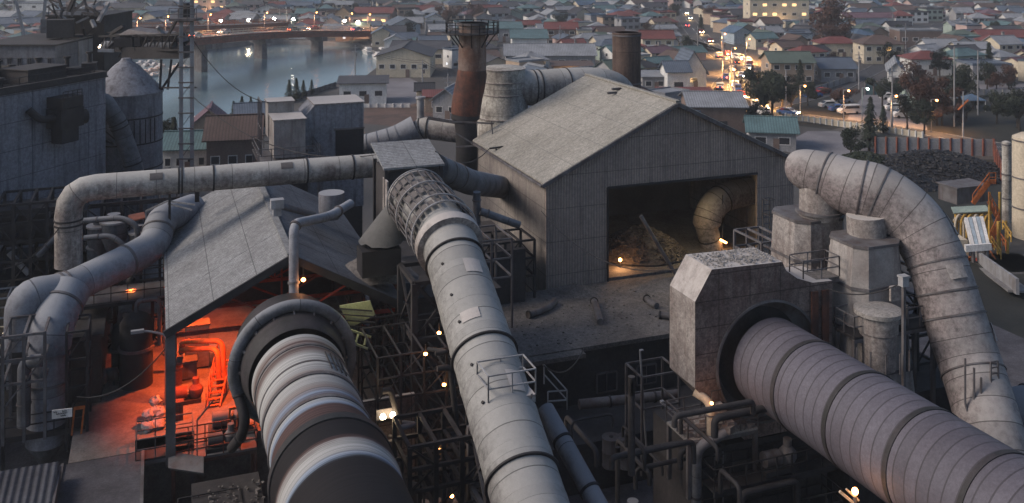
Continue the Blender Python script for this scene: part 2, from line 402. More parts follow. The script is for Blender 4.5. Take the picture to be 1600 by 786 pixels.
def scatter_heap(name,label,c,rx,ry,h_,n,material,seed,smin=.3,smax=1.2):
    r_=random.Random(seed); g=MB(); N_=26
    for i in range(8):
        f=i/7
        for k in range(N_): tt=2*math.pi*k/N_; g.v.append(Vector(c)+Vector((math.cos(tt)*rx*f,math.sin(tt)*ry*f,h_*(1-f**1.6)*(r_.uniform(.8,1.1)))))
    for i in range(7):
        for k in range(N_): g.face((i*N_+k,(i+1)*N_+k,(i+1)*N_+(k+1)%N_,i*N_+(k+1)%N_))
    for i in range(n):
        f=math.sqrt(r_.random()); tt=r_.uniform(0,6.28); s_=r_.uniform(smin,smax); z_=h_*(1-f**1.6)
        g.box(Vector(c)+Vector((math.cos(tt)*rx*f,math.sin(tt)*ry*f,z_+s_*.15)),(s_,s_*r_.uniform(.2,.9),s_*r_.uniform(.1,.5)),r_.uniform(0,3),Matrix.Rotation(r_.uniform(-.9,.9),3,'X'))
    return solo(g,name,material,label,'scrap heap',c,0,kind='stuff')
# ================================================================ the works
def onD(px, py, d):
    k = (px-800)/FP; return at(px, py, d/(CT-ST*k))
def onP(px, py, p):
    k = (px-800)/FP; return at(px, py, p/(CT*k+ST))
P_, D_ = PF(1,0,0), PF(0,1,0)

# ---- yard floor of the works (a raised slab over the ground), burner platform and its ramp
yard = MB().box(PF(20, 62, .02), (100, 70, .3)); solo(yard, 'yard_pavement', 'yard_floor', kind='structure', loc=PF(20,62))
bf = MB().box(PF(4.75, 71, 5.75), (18.5, 28, .5)); bf.box(PF(4.75, 71, 2.7), (18.2, 27.7, 5.4))
solo(bf, 'burner_floor_pavement', 'burner_floor', kind='structure', loc=PF(4.75, 71))
rd = MB().box(PF(-2.75, 48, 5.72), (3.9, 18, .5)); rd.box(PF(-2.75,48,2.6),(3.7,18,5.3))
solo(rd, 'platform_road', 'yard_floor', kind='structure', loc=PF(-2.75, 48))
kb = MB().box(PF(-.72, 48, 5.9), (.16, 18, .34)); kb.box(PF(-4.78, 48, 5.9), (.16, 18, .34)); solo(kb, 'platform_kerb', 'mid_steel', kind='structure', loc=PF(-.7,48))

# ---- long hall with the gable front
pL, pR, dF, dB, zE, zA = 28.33, 52.3, 69.5, 87.4, 15.3, 21.0
pM = (pL+pR)/2
hall = thing('gabled_hall', 'long corrugated hall with dusty pale pitched roof and one huge dark opening in its gable', 'industrial hall', PF(pL, dF))
o1 = onD(949, 288, dF+.3); o2 = onD(1183, 276, dF+.3); p1 = toPF(o1)[0]; p2 = toPF(o2)[0]; zo = (o1.z+o2.z)/2
g = MB(); a_ = dF+.3; q = .35; sl_ = (zA-zE)/(pM-pL)
def gz(p): return zE-.15+(p-pL if p < pM else pR-p)*sl_
g.prism([PF(pL+q,a_,0), PF(p1,a_,0), PF(p1,a_,gz(p1)), PF(pL+q,a_,gz(pL+q))], D_*.25)
g.prism([PF(p2,a_,0), PF(pR-q,a_,0), PF(pR-q,a_,gz(pR-q)), PF(p2,a_,gz(p2))], D_*.25)
g.prism([PF(p1,a_,zo), PF(p2,a_,zo), PF(p2,a_,gz(p2)), PF(pM,a_,gz(pM)), PF(p1,a_,gz(p1))], D_*.25)
part(g, 'gable_wall', 'hall_wall', hall)
g = MB().box(PF(pL+q+.12, (dF+dB)/2, 7.5), (.22, dB-dF-1.2, 15)); part(g, 'side_wall', 'hall_side', hall)
g = MB().box(PF(pR-q-.12, (dF+dB)/2, 7.5), (.22, dB-dF-1.2, 15)); part(g, 'side_wall', 'hall_side', hall)
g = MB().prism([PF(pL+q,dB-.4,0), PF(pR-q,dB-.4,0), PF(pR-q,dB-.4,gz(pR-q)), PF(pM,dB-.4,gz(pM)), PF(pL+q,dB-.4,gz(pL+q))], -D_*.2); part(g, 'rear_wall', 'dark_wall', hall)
for s_ in (0, 1):
    e = pL if s_ == 0 else pR
    g = MB(); n = 16
    for i in range(n):           # long sheets, each lying a little differently
        a0 = dF+(dB-dF)*i/n; a1 = dF+(dB-dF)*(i+1)/n; dz = U(-.02,.02)
        g.prism([PF(e,a0,zE+dz), PF(pM,a0,zA+dz), PF(pM,a1,zA+dz*.5), PF(e,a1,zE+dz*.5)], (0,0,.13))
    part(g, 'roof', 'hall_roof', hall)
g = MB().box(PF(pM,(dF+dB)/2,zA+.17),(.45,dB-dF+.1,.12))
rp_ = part(g, 'ridge_cap', 'hall_roof', hall)
g = MB().bar(PF(pL-.1,dF-.05,zE-.12), PF(pM,dF-.05,zA-.12), .14, .3); part(g, 'gable_trim', 'mid_steel', hall)
g = MB().bar(PF(pR+.1,dF-.05,zE-.12), PF(pM,dF-.05,zA-.12), .14, .3); part(g, 'gable_trim', 'mid_steel', hall)
g = MB().bar(PF(p1,a_-.06,zo), PF(p2,a_-.06,zo), .1, .2).bar(PF(p1,a_-.06,0), PF(p1,a_-.06,zo), .18, .1); part(g, 'opening_frame', 'dark_steel', hall)
g = MB().box(PF(pL-.14, (dF+dB)/2, zE-.1), (.18, dB-dF, .16)); part(g, 'gutter', 'mid_steel', hall)
g = MB()
for i in range(7):
    pp = pL+1+i*3.6; g.bar(PF(pp, dF+1.0, 0), PF(pp, dF+1.0, 0.5), .2)
for i in range(5):
    dd = dF+2+i*3.6
    g.bar(PF(pL+.6,dd,zE-.6), PF(pM,dd,zA-.7), .2); g.bar(PF(pR-.6,dd,zE-.6), PF(pM,dd,zA-.7), .2); g.bar(PF(pL+.6,dd,zE-.8), PF(pR-.6,dd,zE-.8), .2)
part(g, 'roof_truss', 'dark_steel', hall)
# roof vent and winch frame on the hall
g = MB().box(PF(pM-.9, dF+9.5, zA-.1), (.9,.25,.2)).box(PF(pM-1.6, dF+9, zA-.35), (.9,.2,.2)); solo(g, 'loose_roof_sheet', 'mid_steel', 'bent strip of loose sheet lying near the hall ridge', 'sheet', PF(pM-.9,dF+9.5,zA))
t = thing('hoist_frame', 'small dark steel hoist frame sticking out at the left eave of the hall', 'hoist', PF(pL,dF+14,zE))
a0 = onP(765, 232, pL-.3)
part(MB().bar(a0, a0+P_*2.0+Z*.1, .14).bar(a0+P_*1.9, a0+P_*1.9-Z*1.0, .1), 'beam', 'dark_steel', t)
part(MB().bar(a0+P_*.6, a0+P_*.9-Z*1.5, .12).bar(a0+P_*1.5, a0+P_*1.2-Z*1.5,.1), 'brace', 'dark_steel', t)
# things inside the opening
lp = onD(969, 406, dF+3)
t = thing('work_lamp', 'bare bright work lamp burning on a short post low in the hall opening', 'lamp', lp-Z*1.6)
part(MB().sweep([lp-Z*1.7, lp-Z*.1], .07, 8), 'post', 'dark_steel', t)
part(MB().lathe(lp, [(0,-.16),(.12,-.1),(.16,0),(.1,.12),(0,.16)], 12), 'bulb', 'lamp_orange', t)
lamp_light(lp+Vector((0,-.5,.1)), 120, (1,.50,.2), .25, parent=t)
hp = onD(985, 432, dF+6)
def heap(name, label, cat, c, r, h, material, seed=1, n=28, kind=None, squash=1.0):
    rnd = random.Random(seed); g = MB(); b = 0; rings = 9
    ph = [rnd.uniform(0,6.28) for _ in range(4)]
    for i in range(rings+1):
        f = i/rings
        for k in range(n):
            tt = 2*math.pi*k/n; rr = r*f*(1+.12*math.sin(3*tt+ph[0])+.08*math.sin(5*tt+ph[1])); hh = h*(1-f)**1.15*(1+.1*rnd.uniform(-1,1))
            g.v.append(Vector(c)+Vector((math.cos(tt)*rr, math.sin(tt)*rr*squash, max(0,hh)+rnd.uniform(-.02,.02)*r*(f<1))))
    for i in range(rings):
        for k in range(n): g.face((i*n+k, (i+1)*n+k, (i+1)*n+(k+1)%n, i*n+(k+1)%n), None, True)
    return solo(g, name, material, label, cat, c, 0, kind=kind)
c = onD(1000, 452, dF+5.5); c.z = 7.1
scatter_heap('clinker_heap', 'rough dark clinker heap lit warm by the lamp inside the hall', c, 4.2, 3.4, 2.3, 1500, 'clinker', 3, .05, .3)
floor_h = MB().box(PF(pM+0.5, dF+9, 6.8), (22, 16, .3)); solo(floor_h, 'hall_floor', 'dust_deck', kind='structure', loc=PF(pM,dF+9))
pts = spline([onD(1118,398,dF+5)-Z*3, onD(1112,385,dF+5), onD(1104,350,dF+5), onD(1118,318,dF+5.3), onD(1150,303,dF+6), onD(1200,296,dF+7)], 6)
t = duct('curved_duct', 'ribbed dusty elbow duct glowing yellow inside the hall opening', pts, [1.0]*12+[1.25]*(len(pts)-12), 'grey_duct', (4.6, 6.4, 8.8), .05, .1)
lamp_light(onD(1085, 345, dF+1.5), 270, (1,.72,.33), .3, parent=t)
l2 = onD(1130, 377, dF+4)
t = thing('hall_floodlight', 'tilted floodlight glowing beside the curved duct in the hall', 'floodlight', l2)
part(MB().bar(l2+Vector((-.3,0,.18)), l2+Vector((.3,0,-.14)), .16), 'tube', 'lamp_orange', t)
part(MB().bar(l2+Vector((-.36,.1,.28)), l2+Vector((.36,.1,-.05)), .3,.08).bar(l2+Z*.1+D_*.1, l2+Z*.1+D_*.1+Z*4, .06), 'housing', 'dark_steel', t)
lamp_light(l2-D_*.5, 25, (1,.6,.25), .2, parent=t)
pa, pb_ = onD(1001,337,dF-.5), onD(1066,446,dF-.8)
t = thing('leaning_pole', 'long grey pole leaning across the hall opening', 'pole', pb_)
part(MB().sweep([pa,pb_], .16, 10), 'pole', 'mid_steel', t); part(MB().lathe(pb_-Z*.3, [(.3,0),(.3,.25),(.16,.3)], 12), 'foot', 'dark_steel', t)
q0 = onD(1006,435,dF-.3); solo(MB().bar(q0-Z*1.6, q0, .1), 'marker_post', 'orange_paint', 'short orange post standing at the sill of the hall opening', 'post', q0-Z*1.6)
for j,(x,w_) in enumerate(((1192,3),)):
    a0 = onD(1192, 310, dF-.4); b0 = onD(1192, 400, dF-.4); g = MB().bar(a0,b0,.08).bar(a0+P_*.7,b0+P_*.7,.08)
    for i in range(10): e = a0.lerp(b0,i/9); g.bar(e, e+P_*.7, .07)
    t = thing('wall_ladder', 'steel cage ladder fixed beside the hall opening', 'ladder', b0); part(g, 'ladder', 'mid_steel', t)
    g = MB()
    for i in range(5): e = a0.lerp(b0, i/4)-D_*.7; g.bar(e,e+P_*.7,.05).bar(e,e+D_*.6,.05).bar(e+P_*.7,e+P_*.7+D_*.6,.05)
    part(g, 'safety_cage', 'mid_steel', t)

# ---- low building with the dust-covered flat roof
lowb = thing('flat_roofed_building', 'low dark building whose flat roof is thick with grey dust, before the hall', 'building', PF(21.5,59.2))
g = MB().box(PF(33.2, 64.3, 6.85), (24.5, 10.9, .3)); g.box(PF(24.1, 58.5, 6.78), (5.2, .9, .28)); part(g, 'roof', 'dust_deck', lowb)
part(MB().box(PF(33.2, 64.5, 3.4), (24.1, 10.2, 6.5)), 'wall', 'dark_wall', lowb)
def window(parent, c, wd, ht, n=D_, frame='mid_steel', glass='glass_dark', bars=1):
    u = n.cross(Z); c = Vector(c)
    fr = MB()
    for s_ in (-1,1): fr.bar(c+u*s_*wd/2-Z*ht/2, c+u*s_*wd/2+Z*ht/2, .1); fr.bar(c+Z*s_*ht/2-u*wd/2, c+Z*s_*ht/2+u*wd/2, .1)
    for i in range(bars): x = -wd/2+wd*(i+1)/(bars+1); fr.bar(c+u*x-Z*ht/2, c+u*x+Z*ht/2, .05)
    f = part(fr, 'window', frame, parent)
    g_ = MB().quad(c-u*wd/2-Z*ht/2, c+u*wd/2-Z*ht/2, c+u*wd/2+Z*ht/2, c-u*wd/2+Z*ht/2)
    part(g_, 'pane', glass, f)
for px,py in ((948,597),(1010,585)): window(lowb, onD(px,py,59.3), 1.5, 1.3)
def rubble_field(name, label, rect, z, n, smin, smax, material, seed=5):
    rnd = random.Random(seed); g = MB()
    for i in range(n):
        p = rnd.uniform(rect[0],rect[1]); d = rnd.uniform(rect[2],rect[3]); s_ = rnd.uniform(smin,smax)**1.0
        g.box(PF(p,d,z+s_*.2), (s_, s_*rnd.uniform(.5,1), s_*rnd.uniform(.3,.7)), rnd.uniform(0,3), Matrix.Rotation(rnd.uniform(-.4,.4),3,'X'))
    return solo(g, name, material, label, 'rubble', PF(rect[0],rect[2],z), kind='stuff')
rubble_field('dust_rubble', 'loose lumps of dust scattered on the low flat roof', (22,44,59.5,69), 7.0, 380, .03, .16, 'dust_deck')
heap('dust_drift', 'soft drift of grey dust against the hall foot', 'heap', PF(30.5,68.4,6.98), 2.6, .7, 'dust_deck', 6, squash=.5)
heap('dust_drift', 'low mound of grey dust below the hall opening', 'heap', PF(38.2,67.2,6.98), 3.4, .6, 'dust_deck', 9, squash=.6)
def zz(px,py,dz=.25): return atz(px,py,7.0+dz)
for i,(lst,lb) in enumerate((([(825,492),(843,487),(861,478),(867,470)],'bent grey pipe end lying nearest the centre tube on the dusty roof'),
                            ([(928,470),(933,485),(938,503)],'upright stub pipe lying in the middle of the dusty roof'),
                            ([(1010,466),(1018,474),(1026,478)],'short broken pipe lying near the hood on the dusty roof'),
                            ([(1030,492),(1048,494),(1060,496)],'half buried pipe lying beside the concrete hood'))):
    pts = fillet([zz(*q) for q in lst], .8, 6); t = thing('loose_pipe', lb, 'pipe', pts[0], group='pipe pieces on the dusty roof')
    part(MB().sweep(pts, .24, 14), 'shell', 'mid_steel', t); part(MB().sweep([pts[0],pts[0]+(pts[1]-pts[0]).normalized()*.12], .3, 14), 'collar', 'dark_steel', t)

# ---- rotary kilns
KSL = -.0155
def kiln_axis(p, d0, z0):
    return lambda d: PF(p, d, z0+KSL*(d-d0))
# right kiln
ax = kiln_axis(30.45, 39.3, 12.05)
kr = thing('rotary_kiln', 'huge grey rotary kiln running out of the concrete hood towards the right, with black bands', 'rotary kiln', ax(39.3))
pts = [ax(42.9-i*.64) for i in range(52)]
part(MB().sweep(pts, 2.3, 96), 'shell', 'kiln_plate', kr)
Dn = (ax(40)-ax(39)).normalized()
dd = 39.5
while dd > 11:
    c = ax(dd); part(MB().sweep([c+Dn*.13, c+Dn*.12, c-Dn*.12, c-Dn*.13], [2.28,2.345,2.345,2.28], 96, caps=False), 'band', 'black_band', kr); dd -= 3.84
# concrete discharge hood (right)
hd = thing('kiln_hood', 'concrete kiln hood with chamfered corner and huge round mouth around the grey kiln', 'kiln hood', PF(26,43.1,9))
dH = 43.1
poly = [(26.0,11.2),(26.0,15.65),(27.0,17.2),(31.35,17.1),(31.6,16.6),(32.3,16.1),(33.3,15.75),(34.6,15.7),(34.6,8.0),(29.0,8.0)]
cen = (30.45, 11.95); ro = 3.15
outer = []
def inter(th):
    dx, dz = math.cos(th), math.sin(th); best = None
    for i in range(len(poly)):
        (x1,z1),(x2,z2) = poly[i], poly[(i+1)%len(poly)]
        ex, ez = x2-x1, z2-z1; den = dx*ez-dz*ex
        if abs(den) < 1e-9: continue
        tt = ((x1-cen[0])*ez-(z1-cen[1])*ex)/den; s_ = ((x1-cen[0])*dz-(z1-cen[1])*dx)/den
        if tt > 0 and -1e-6 <= s_ <= 1+1e-6: best = tt if best is None else min(best,tt)
    return best
ths = sorted(set([2*math.pi*i/72 for i in range(72)]+[math.atan2(z-cen[1],x-cen[0])%(2*math.pi) for x,z in poly]))
g = MB(); ins = []; outs = []
for th in ths:
    r2 = inter(th); outs.append(PF(cen[0]+math.cos(th)*r2, dH, cen[1]+math.sin(th)*r2)); ins.append(PF(cen[0]+math.cos(th)*ro, dH, cen[1]+math.sin(th)*ro))
n = len(ths)
for i in range(n):
    j = (i+1)%n; g.quad(ins[i],ins[j],outs[j],outs[i])
g2 = MB()
for i in range(len(poly)):
    (x1,z1),(x2,z2) = poly[i], poly[(i+1)%len(poly)]
    g2.quad(PF(x1,dH,z1),PF(x2,dH,z2),PF(x2,dH+2.6,z2),PF(x1,dH+2.6,z1))
part(g, 'front_wall', 'hood_plate', hd); part(g2, 'casing', 'pale_plate', hd)
part(MB().prism([PF(x,dH+2.6,z) for x,z in poly], D_*.05), 'rear_wall', 'dark_wall', hd)
part(MB().sweep([PF(cen[0],dH-.12,cen[1]),PF(cen[0],dH-.11,cen[1]),PF(cen[0],dH+.5,cen[1]),PF(cen[0],dH+.9,cen[1])], [ro-.03,ro+.09,ro+.05,2.5], 72, caps=False), 'mouth_rim', 'mid_steel', hd)
part(MB().sweep([PF(cen[0],dH+.85,cen[1]),PF(cen[0],dH+.9,cen[1])],[ro,ro],72), 'mouth_seal', 'black_band', hd)
rnd = random.Random(11); g = MB()
for i in range(420): 
    s_ = rnd.uniform(.03,.13); g.box(PF(rnd.uniform(27.1,31.2), dH+rnd.uniform(.1,2.4), 17.2+s_*.15), (s_,s_*.8,s_*.5), rnd.uniform(0,3), Matrix.Rotation(rnd.uniform(-.4,.4),3,'X'))
rd_=part(g, 'roof_dust', 'dust_heap', hd); rd_['kind']='stuff'
g = MB()
for pp in (33.25,33.45,33.95,34.15): g.bar(PF(pp,dH-.12,8.2), PF(pp,dH-.12,15.3), .1, .22)
part(g, 'channel_post', 'rust_steel', hd)
# base pier of the hood and machine floor
solo(MB().box(PF(30.3,45.6,3.9), (8.2,4.6,7.8)), 'hood_pier', 'dark_wall', 'dark concrete pier carrying the kiln hood', 'pier', PF(30.3,45.6))
# ---- settling chambers behind the hood
def chamber(name, label, pc, dc, z0, z1, wb, wt, db, dt, material, levels=3):
    t = thing(name, label, 'dust chamber', PF(pc,dc,z0))
    def ring(f, grow=0):
        z = z0+(z1-z0)*f; w_ = (wb+(wt-wb)*f)/2+grow; d_ = (db+(dt-db)*f)/2+grow; ch = min(w_,d_)*.38
        return [PF(pc+x,dc+y,z) for x,y in ((-w_+ch,-d_),(w_-ch,-d_),(w_,-d_+ch),(w_,d_-ch),(w_-ch,d_),(-w_+ch,d_),(-w_,d_-ch),(-w_,-d_+ch))]
    g = MB(); A = ring(0); B = ring(1)
    for i in range(8): j = (i+1)%8; g.quad(A[i],A[j],B[j],B[i])
    g.v += B; g.face(range(len(g.v)-8, len(g.v))); part(g, 'casing', material, t)
    for k in range(1,levels+1):
        f = k/levels-.003; A = ring(f,.07); 
        m_ = MB(); b = 0; m_.v = [v-Z*.09 for v in A]+[v+Z*.06 for v in A]
        for i in range(8): j=(i+1)%8; m_.face((i,j,8+j,8+i))
        m_.face(range(8,16)); part(m_, 'rim', 'mid_steel', t)
    return t
v = toPF(at(1268,430,58)); vA=(v[0]-.1, v[1]+.2); chA = chamber('settling_chamber', 'rounded plate-clad settling chamber standing behind the hood, farther from the camera', v[0]-.1, v[1]+.2, 11.0, 17.8, 4.1, 3.5, 4.0, 3.4, 'pale_plate')
v = toPF(at(1352,430,54)); vB=(v[0]+.1, v[1]+.2); chB = chamber('settling_chamber', 'tall tapered settling chamber under the bend of the big duct', v[0]+.1, v[1]+.2, 8.5, 17.5, 4.8, 3.1, 4.4, 3.0, 'concrete', 4)
for a0,b0,r_,lb in ((at(1280,340,57.5),at(1281,285,57.5),1.18,'farther'),(at(1356,395,54.9),at(1353,336,54.9),1.08,'nearer')):
    t = thing('riser_pipe', 'short %s round riser between the big duct and its settling chamber'%lb, 'riser', a0); part(MB().sweep([a0,b0],r_,32),'shell','pale_plate',t)
    part(MB().sweep([a0+Z*.35,a0+Z*.5],r_+.22,32),'flange','mid_steel',t)
c = at(1372,480,51.5)
t = thing('round_tank', 'squat round dusty tank with a lid at the foot of the tapered chamber', 'tank', c-Z*3)
part(MB().lathe(c, [(0.9,-3.2),(.95,-1.3),(1.02,-1.25),(1.05,-.3)],36), 'body','pale_plate',t); part(MB().lathe(c,[(1.25,-.3),(1.25,-.08),(.9,0.02),(0,.06)],36),'lid','dust_heap',t)
g=MB()
for k in range(5): a=-2.6+k*.45; e=c+Vector((math.cos(a)*1.7,math.sin(a)*1.7,-2.9)); g.bar(e,e+Z*1.1,.06)
part(g,'rail','mid_steel',t)
c = at(1412,440,50)
t = thing('junction_post', 'thin steel post carrying a grey junction box in front of the tapered chamber', 'post', c-Z*5)
part(MB().bar(c-Z*5.5,c,.16),'post','mid_steel',t); part(MB().box(c,(.42,.35,.45)).box(c+Z*.28,(.5,.42,.1)),'box','light_steel',t)
# ---- the big duct that bends over to the right
key = [(1241,262,58.6,.35),(1246,262,58.4,.95),(1256,264,58,1.2),(1290,275,57.3,1.42),(1330,292,56.5,1.65),(1362,302,56,1.78),(1398,322,55.4,1.75),(1432,352,54.8,1.68),(1458,396,54,1.62),(1474,440,53.3,1.6),(1492,498,52.5,1.62),(1512,557,51.6,1.62),(1532,618,50.3,1.6),(1549,680,49,1.6),(1563,740,48,1.6),(1572,800,47.5,1.6)]
pts = spline([at(*k[:3]) for k in key], 6); rr = []
for i in range(len(key)-1):
    for k in range(6): rr.append(key[i][3]+(key[i+1][3]-key[i][3])*k/6)
rr.append(key[-1][3])
big_pts=pts; big=duct('big_bent_duct', 'thick pale grey duct arching over the settling chambers and bending down to the right edge', pts, rr, 'grey_duct', (2.0,4.2,5.1,9.9,11.4,12.7,15.6),   .055, .1, 'mid_steel', 64)
e = at(1240,262,58.4)
duct('edge_duct','dark broad duct lying across the foot of the bent duct at the right edge',spline([at(1556,655,52.5),at(1590,652,52),at(1640,645,52),at(1740,640,52)],5),1.5,'dark_duct',(2,4.5),.08,.16,'mid_steel',40)
# ladder and pipes on lower part of duct
g = MB(); a0=at(1548,566,49.5); b0=at(1550,690,48.5); g.bar(a0,b0,.07).bar(a0+P_*.5,b0+P_*.5,.07)
for i in range(14): q=a0.lerp(b0,i/13); g.bar(q,q+P_*.5,.05)
solo(g,'duct_ladder','mid_steel','narrow steel ladder standing against the lower end of the bent duct','ladder',b0)
for i,(x,y0_,y1_) in enumerate(((1522,575,660),(1533,590,665),(1508,560,640))):
    a0=at(x,y0_,49); solo(MB().sweep(fillet([a0,at(x,y1_,49),at(x+25,y1_+30,48.6)],.5),.06,8),'vent_pipe','mid_steel','thin vent pipe rising beside the lower end of the bent duct','pipe',at(x,y1_,49),group='thin vent pipes by the bent duct')

# ---- left kiln with its banded shell
ax = kiln_axis(6.68, 46.6, 12.3)
kl = thing('rotary_kiln', 'rotary kiln banded in white, brown and black, running out under the left shed gable', 'rotary kiln', ax(50))
d0 = 48.6
pts = [ax(d0-i*.3) for i in range(75)]
rr = []
for i in range(75):
    s_ = i*.3; r_ = 2.25
    if 9.65 < s_ < 11.6: r_ = 2.5
    if s_ >= 11.6: r_ = 2.42
    if s_ < .5: r_ = 2.32
    rr.append(r_)
part(MB().sweep(pts, rr, 96), 'shell', 'banded_kiln', kl)
for s_,w_,r_ in ((1.2,.1,2.3),(4.65,.14,2.32),(7.1,.12,2.3),(9.6,.25,2.56),(3.2,.08,2.28)):
    c=ax(d0-s_); part(MB().sweep([c+D_*w_,c+D_*w_*.9,c-D_*w_*.9,c-D_*w_],[2.2,r_,r_,2.2],96,caps=False),'riding_ring','black_band' if s_>9 else 'mid_steel',kl)
g=MB(); 
for k in range(4): a=1.15-.12*k; g.bar(ax(d0-2.0)+P_*math.cos(a)*2.3+Z*math.sin(a)*2.3, ax(d0-4.0)+P_*math.cos(a)*2.3+Z*math.sin(a)*2.3,.05)
part(g,'surface_bar','dark_steel',kl)
hl = thing('kiln_seal_hood', 'dark round kiln seal with a fat ring pipe around the banded kiln mouth', 'kiln hood', PF(6.68,51,8))
c = ax(50.9); tp=[]
n=64
g=MB(); ring=[c+P_*math.cos(2*math.pi*k/n)*3.0+Z*math.sin(2*math.pi*k/n)*3.0 for k in range(n)]
g.sweep(ring+[ring[0],ring[1]], .31, 14, caps=False); part(g,'ring_pipe','dark_duct',hl)
part(MB().sweep([c+D_*.3,c+D_*2.6],[2.75,2.75],64),'drum','black_band',hl)
part(MB().sweep([c-D_*1.7,c-D_*1.6,c+D_*.1],[2.42,2.5,2.75],64,caps=False),'seal_cone','black_band',hl)
for k in range(9):
    a=math.pi*k/8; u=P_*math.cos(a)+Z*math.sin(a); part(MB().bar(c+u*2.45-D_*.5,c+u*2.9-D_*.1,.09,.14),'bracket','mid_steel',hl)
part(MB().box(PF(7.4,55.7,10.6),(3.6,4,4.0)),'burner_box','dark_wall',hl)
# bottom pier roller under kilns
for (pp,dd,lb) in ((6.68,38.6,'banded'),(30.45,32.0,'grey')):
    t=thing('kiln_pier','dark concrete pier with rollers under the %s kiln'%lb,'pier',PF(pp,dd)); part(MB().box(PF(pp,dd,4.2),(5.6,2.6,8.4)),'pier','dark_wall',t)
    for s_ in (-1,1): part(MB().sweep([PF(pp+s_*1.5,dd-.5,9.0),PF(pp+s_*1.5,dd+.5,9.0)],.6,24),'roller','dark_steel',t)

# ---- shed over the banded kiln's mouth
sh = thing('kiln_shed', 'open pitched shed over the kiln mouth, one pale slope, one coloured as shaded, glowing orange inside', 'shed', PF(.5,54.9,6))
sp0, sp1, sd0, sd1, se, sa = .45, 13.7, 54.9, 77.5, 13.15, 16.5
sm = (sp0+sp1)/2; se2=12.9
for (e,ze,m_) in ((sp0,se,'shed_roof'),(sp1,se2,'shed_roof_shaded')):
    g=MB(); n=18
    for i in range(n):
        a0=sd0+(sd1-sd0)*i/n; a1=sd0+(sd1-sd0)*(i+1)/n; dz=U(-.02,.02)
        g.prism([PF(e,a0,ze+dz),PF(sm,a0,sa+dz),PF(sm,a1,sa+dz*.5),PF(e,a1,ze+dz*.5)],(0,0,.1))
    part(g,'roof',m_,sh)
for e,ze in ((sp0,se),(sp1,se2)):
    part(MB().bar(PF(e-.05,sd0-.1,ze-.05),PF(sm,sd0-.1,sa-.05),.16,.42),'fascia','dark_steel',sh)
part(MB().box(PF(sm,(sd0+sd1)/2,sa+.14),(.4,sd1-sd0,.12)),'ridge_cap','shed_roof',sh)
for pp in (sp0+.25,sp1-.3):
    for dd in (sd0+.2,sd0+7.5,sd0+15,sd1-.4): part(MB().bar(PF(pp,dd,6.0),PF(pp,dd,13.0),.45,.5),'post','mid_steel' if pp<2 else 'dark_steel',sh)
g=MB()
for i in range(7):
    dd=sd0+.6+i*3.7; g.bar(PF(sp0,dd,se-.3),PF(sm,dd,sa-.3),.15,.25).bar(PF(sp1,dd,se2-.3),PF(sm,dd,sa-.3),.15,.25).bar(PF(sp0,dd,se-.4),PF(sp1,dd,se2-.4),.15,.2)
    g.bar(PF(sm,dd,sa-.3),PF(sm,dd,se-.4),.1).bar(PF(sm-3.2,dd,se+1.2),PF(sm,dd,se-.4),.1).bar(PF(sm+3.2,dd,se+1.2),PF(sm,dd,se-.4),.1)
part(g,'roof_truss','red_paint',sh)
part(MB().box(PF(sp1-.35,(sd0+sd1)/2+5,9.5),(.15,12,6.6)),'side_wall','dark_wall',sh)
part(MB().box(PF(sm+2,sd1-.2,9.5),(9,.15,6.6)),'rear_wall','dark_wall',sh)
# orange lamps under its roof
for i,(pp,dd,e_) in enumerate(((3.2,60.5,5200),(2.6,66.5,4200),(2.2,73.0,2500),(-1.6,68.5,1900))):
    zt = 12.6 if pp>0.5 else 12.0
    t=thing('sodium_lamp', ('orange sodium lamp hanging nearest the shed front','orange sodium lamp hanging midway in the shed','orange sodium lamp hanging at the far end of the shed','orange sodium lamp outside the shed on a bracket')[i],'lamp',PF(pp,dd,zt))
    part(MB().lathe(PF(pp,dd,zt),[(.32,-.35),(.26,-.1),(.08,.05),(.03,.5)],16),'shade','dark_steel',t)
    part(MB().lathe(PF(pp,dd,zt),[(.0,-.42),(.14,-.38),(.14,-.3),(.0,-.26)],12),'bulb','lamp_orange',t)
    if pp<.5: part(MB().bar(PF(pp,dd,zt+.45),PF(.5,dd,zt+.45),.07),'bracket','mid_steel',t)
    lamp_light(PF(pp,dd,zt-.5),e_,(1,.12,.02),.2,'SPOT',parent=t,spot=1.75 if pp>0 else 1.15,aim=PF(pp-.1,dd-.1,6))
# a small lamp above the right gable side
a0=at(474,437,53.6); t=thing('gable_lamp','small glowing lamp hanging from the shed gable beside the drop pipe','lamp',a0)
part(MB().lathe(a0,[(0,-.12),(.11,-.06),(.13,.02),(.0,.14)],12),'bulb','lamp_orange',t); part(MB().bar(a0+Z*.1,a0+Z*.9,.05),'rod','dark_steel',t)
lamp_light(a0-D_*.3-Z*.1,14,(1,.4,.15),.1,parent=t)
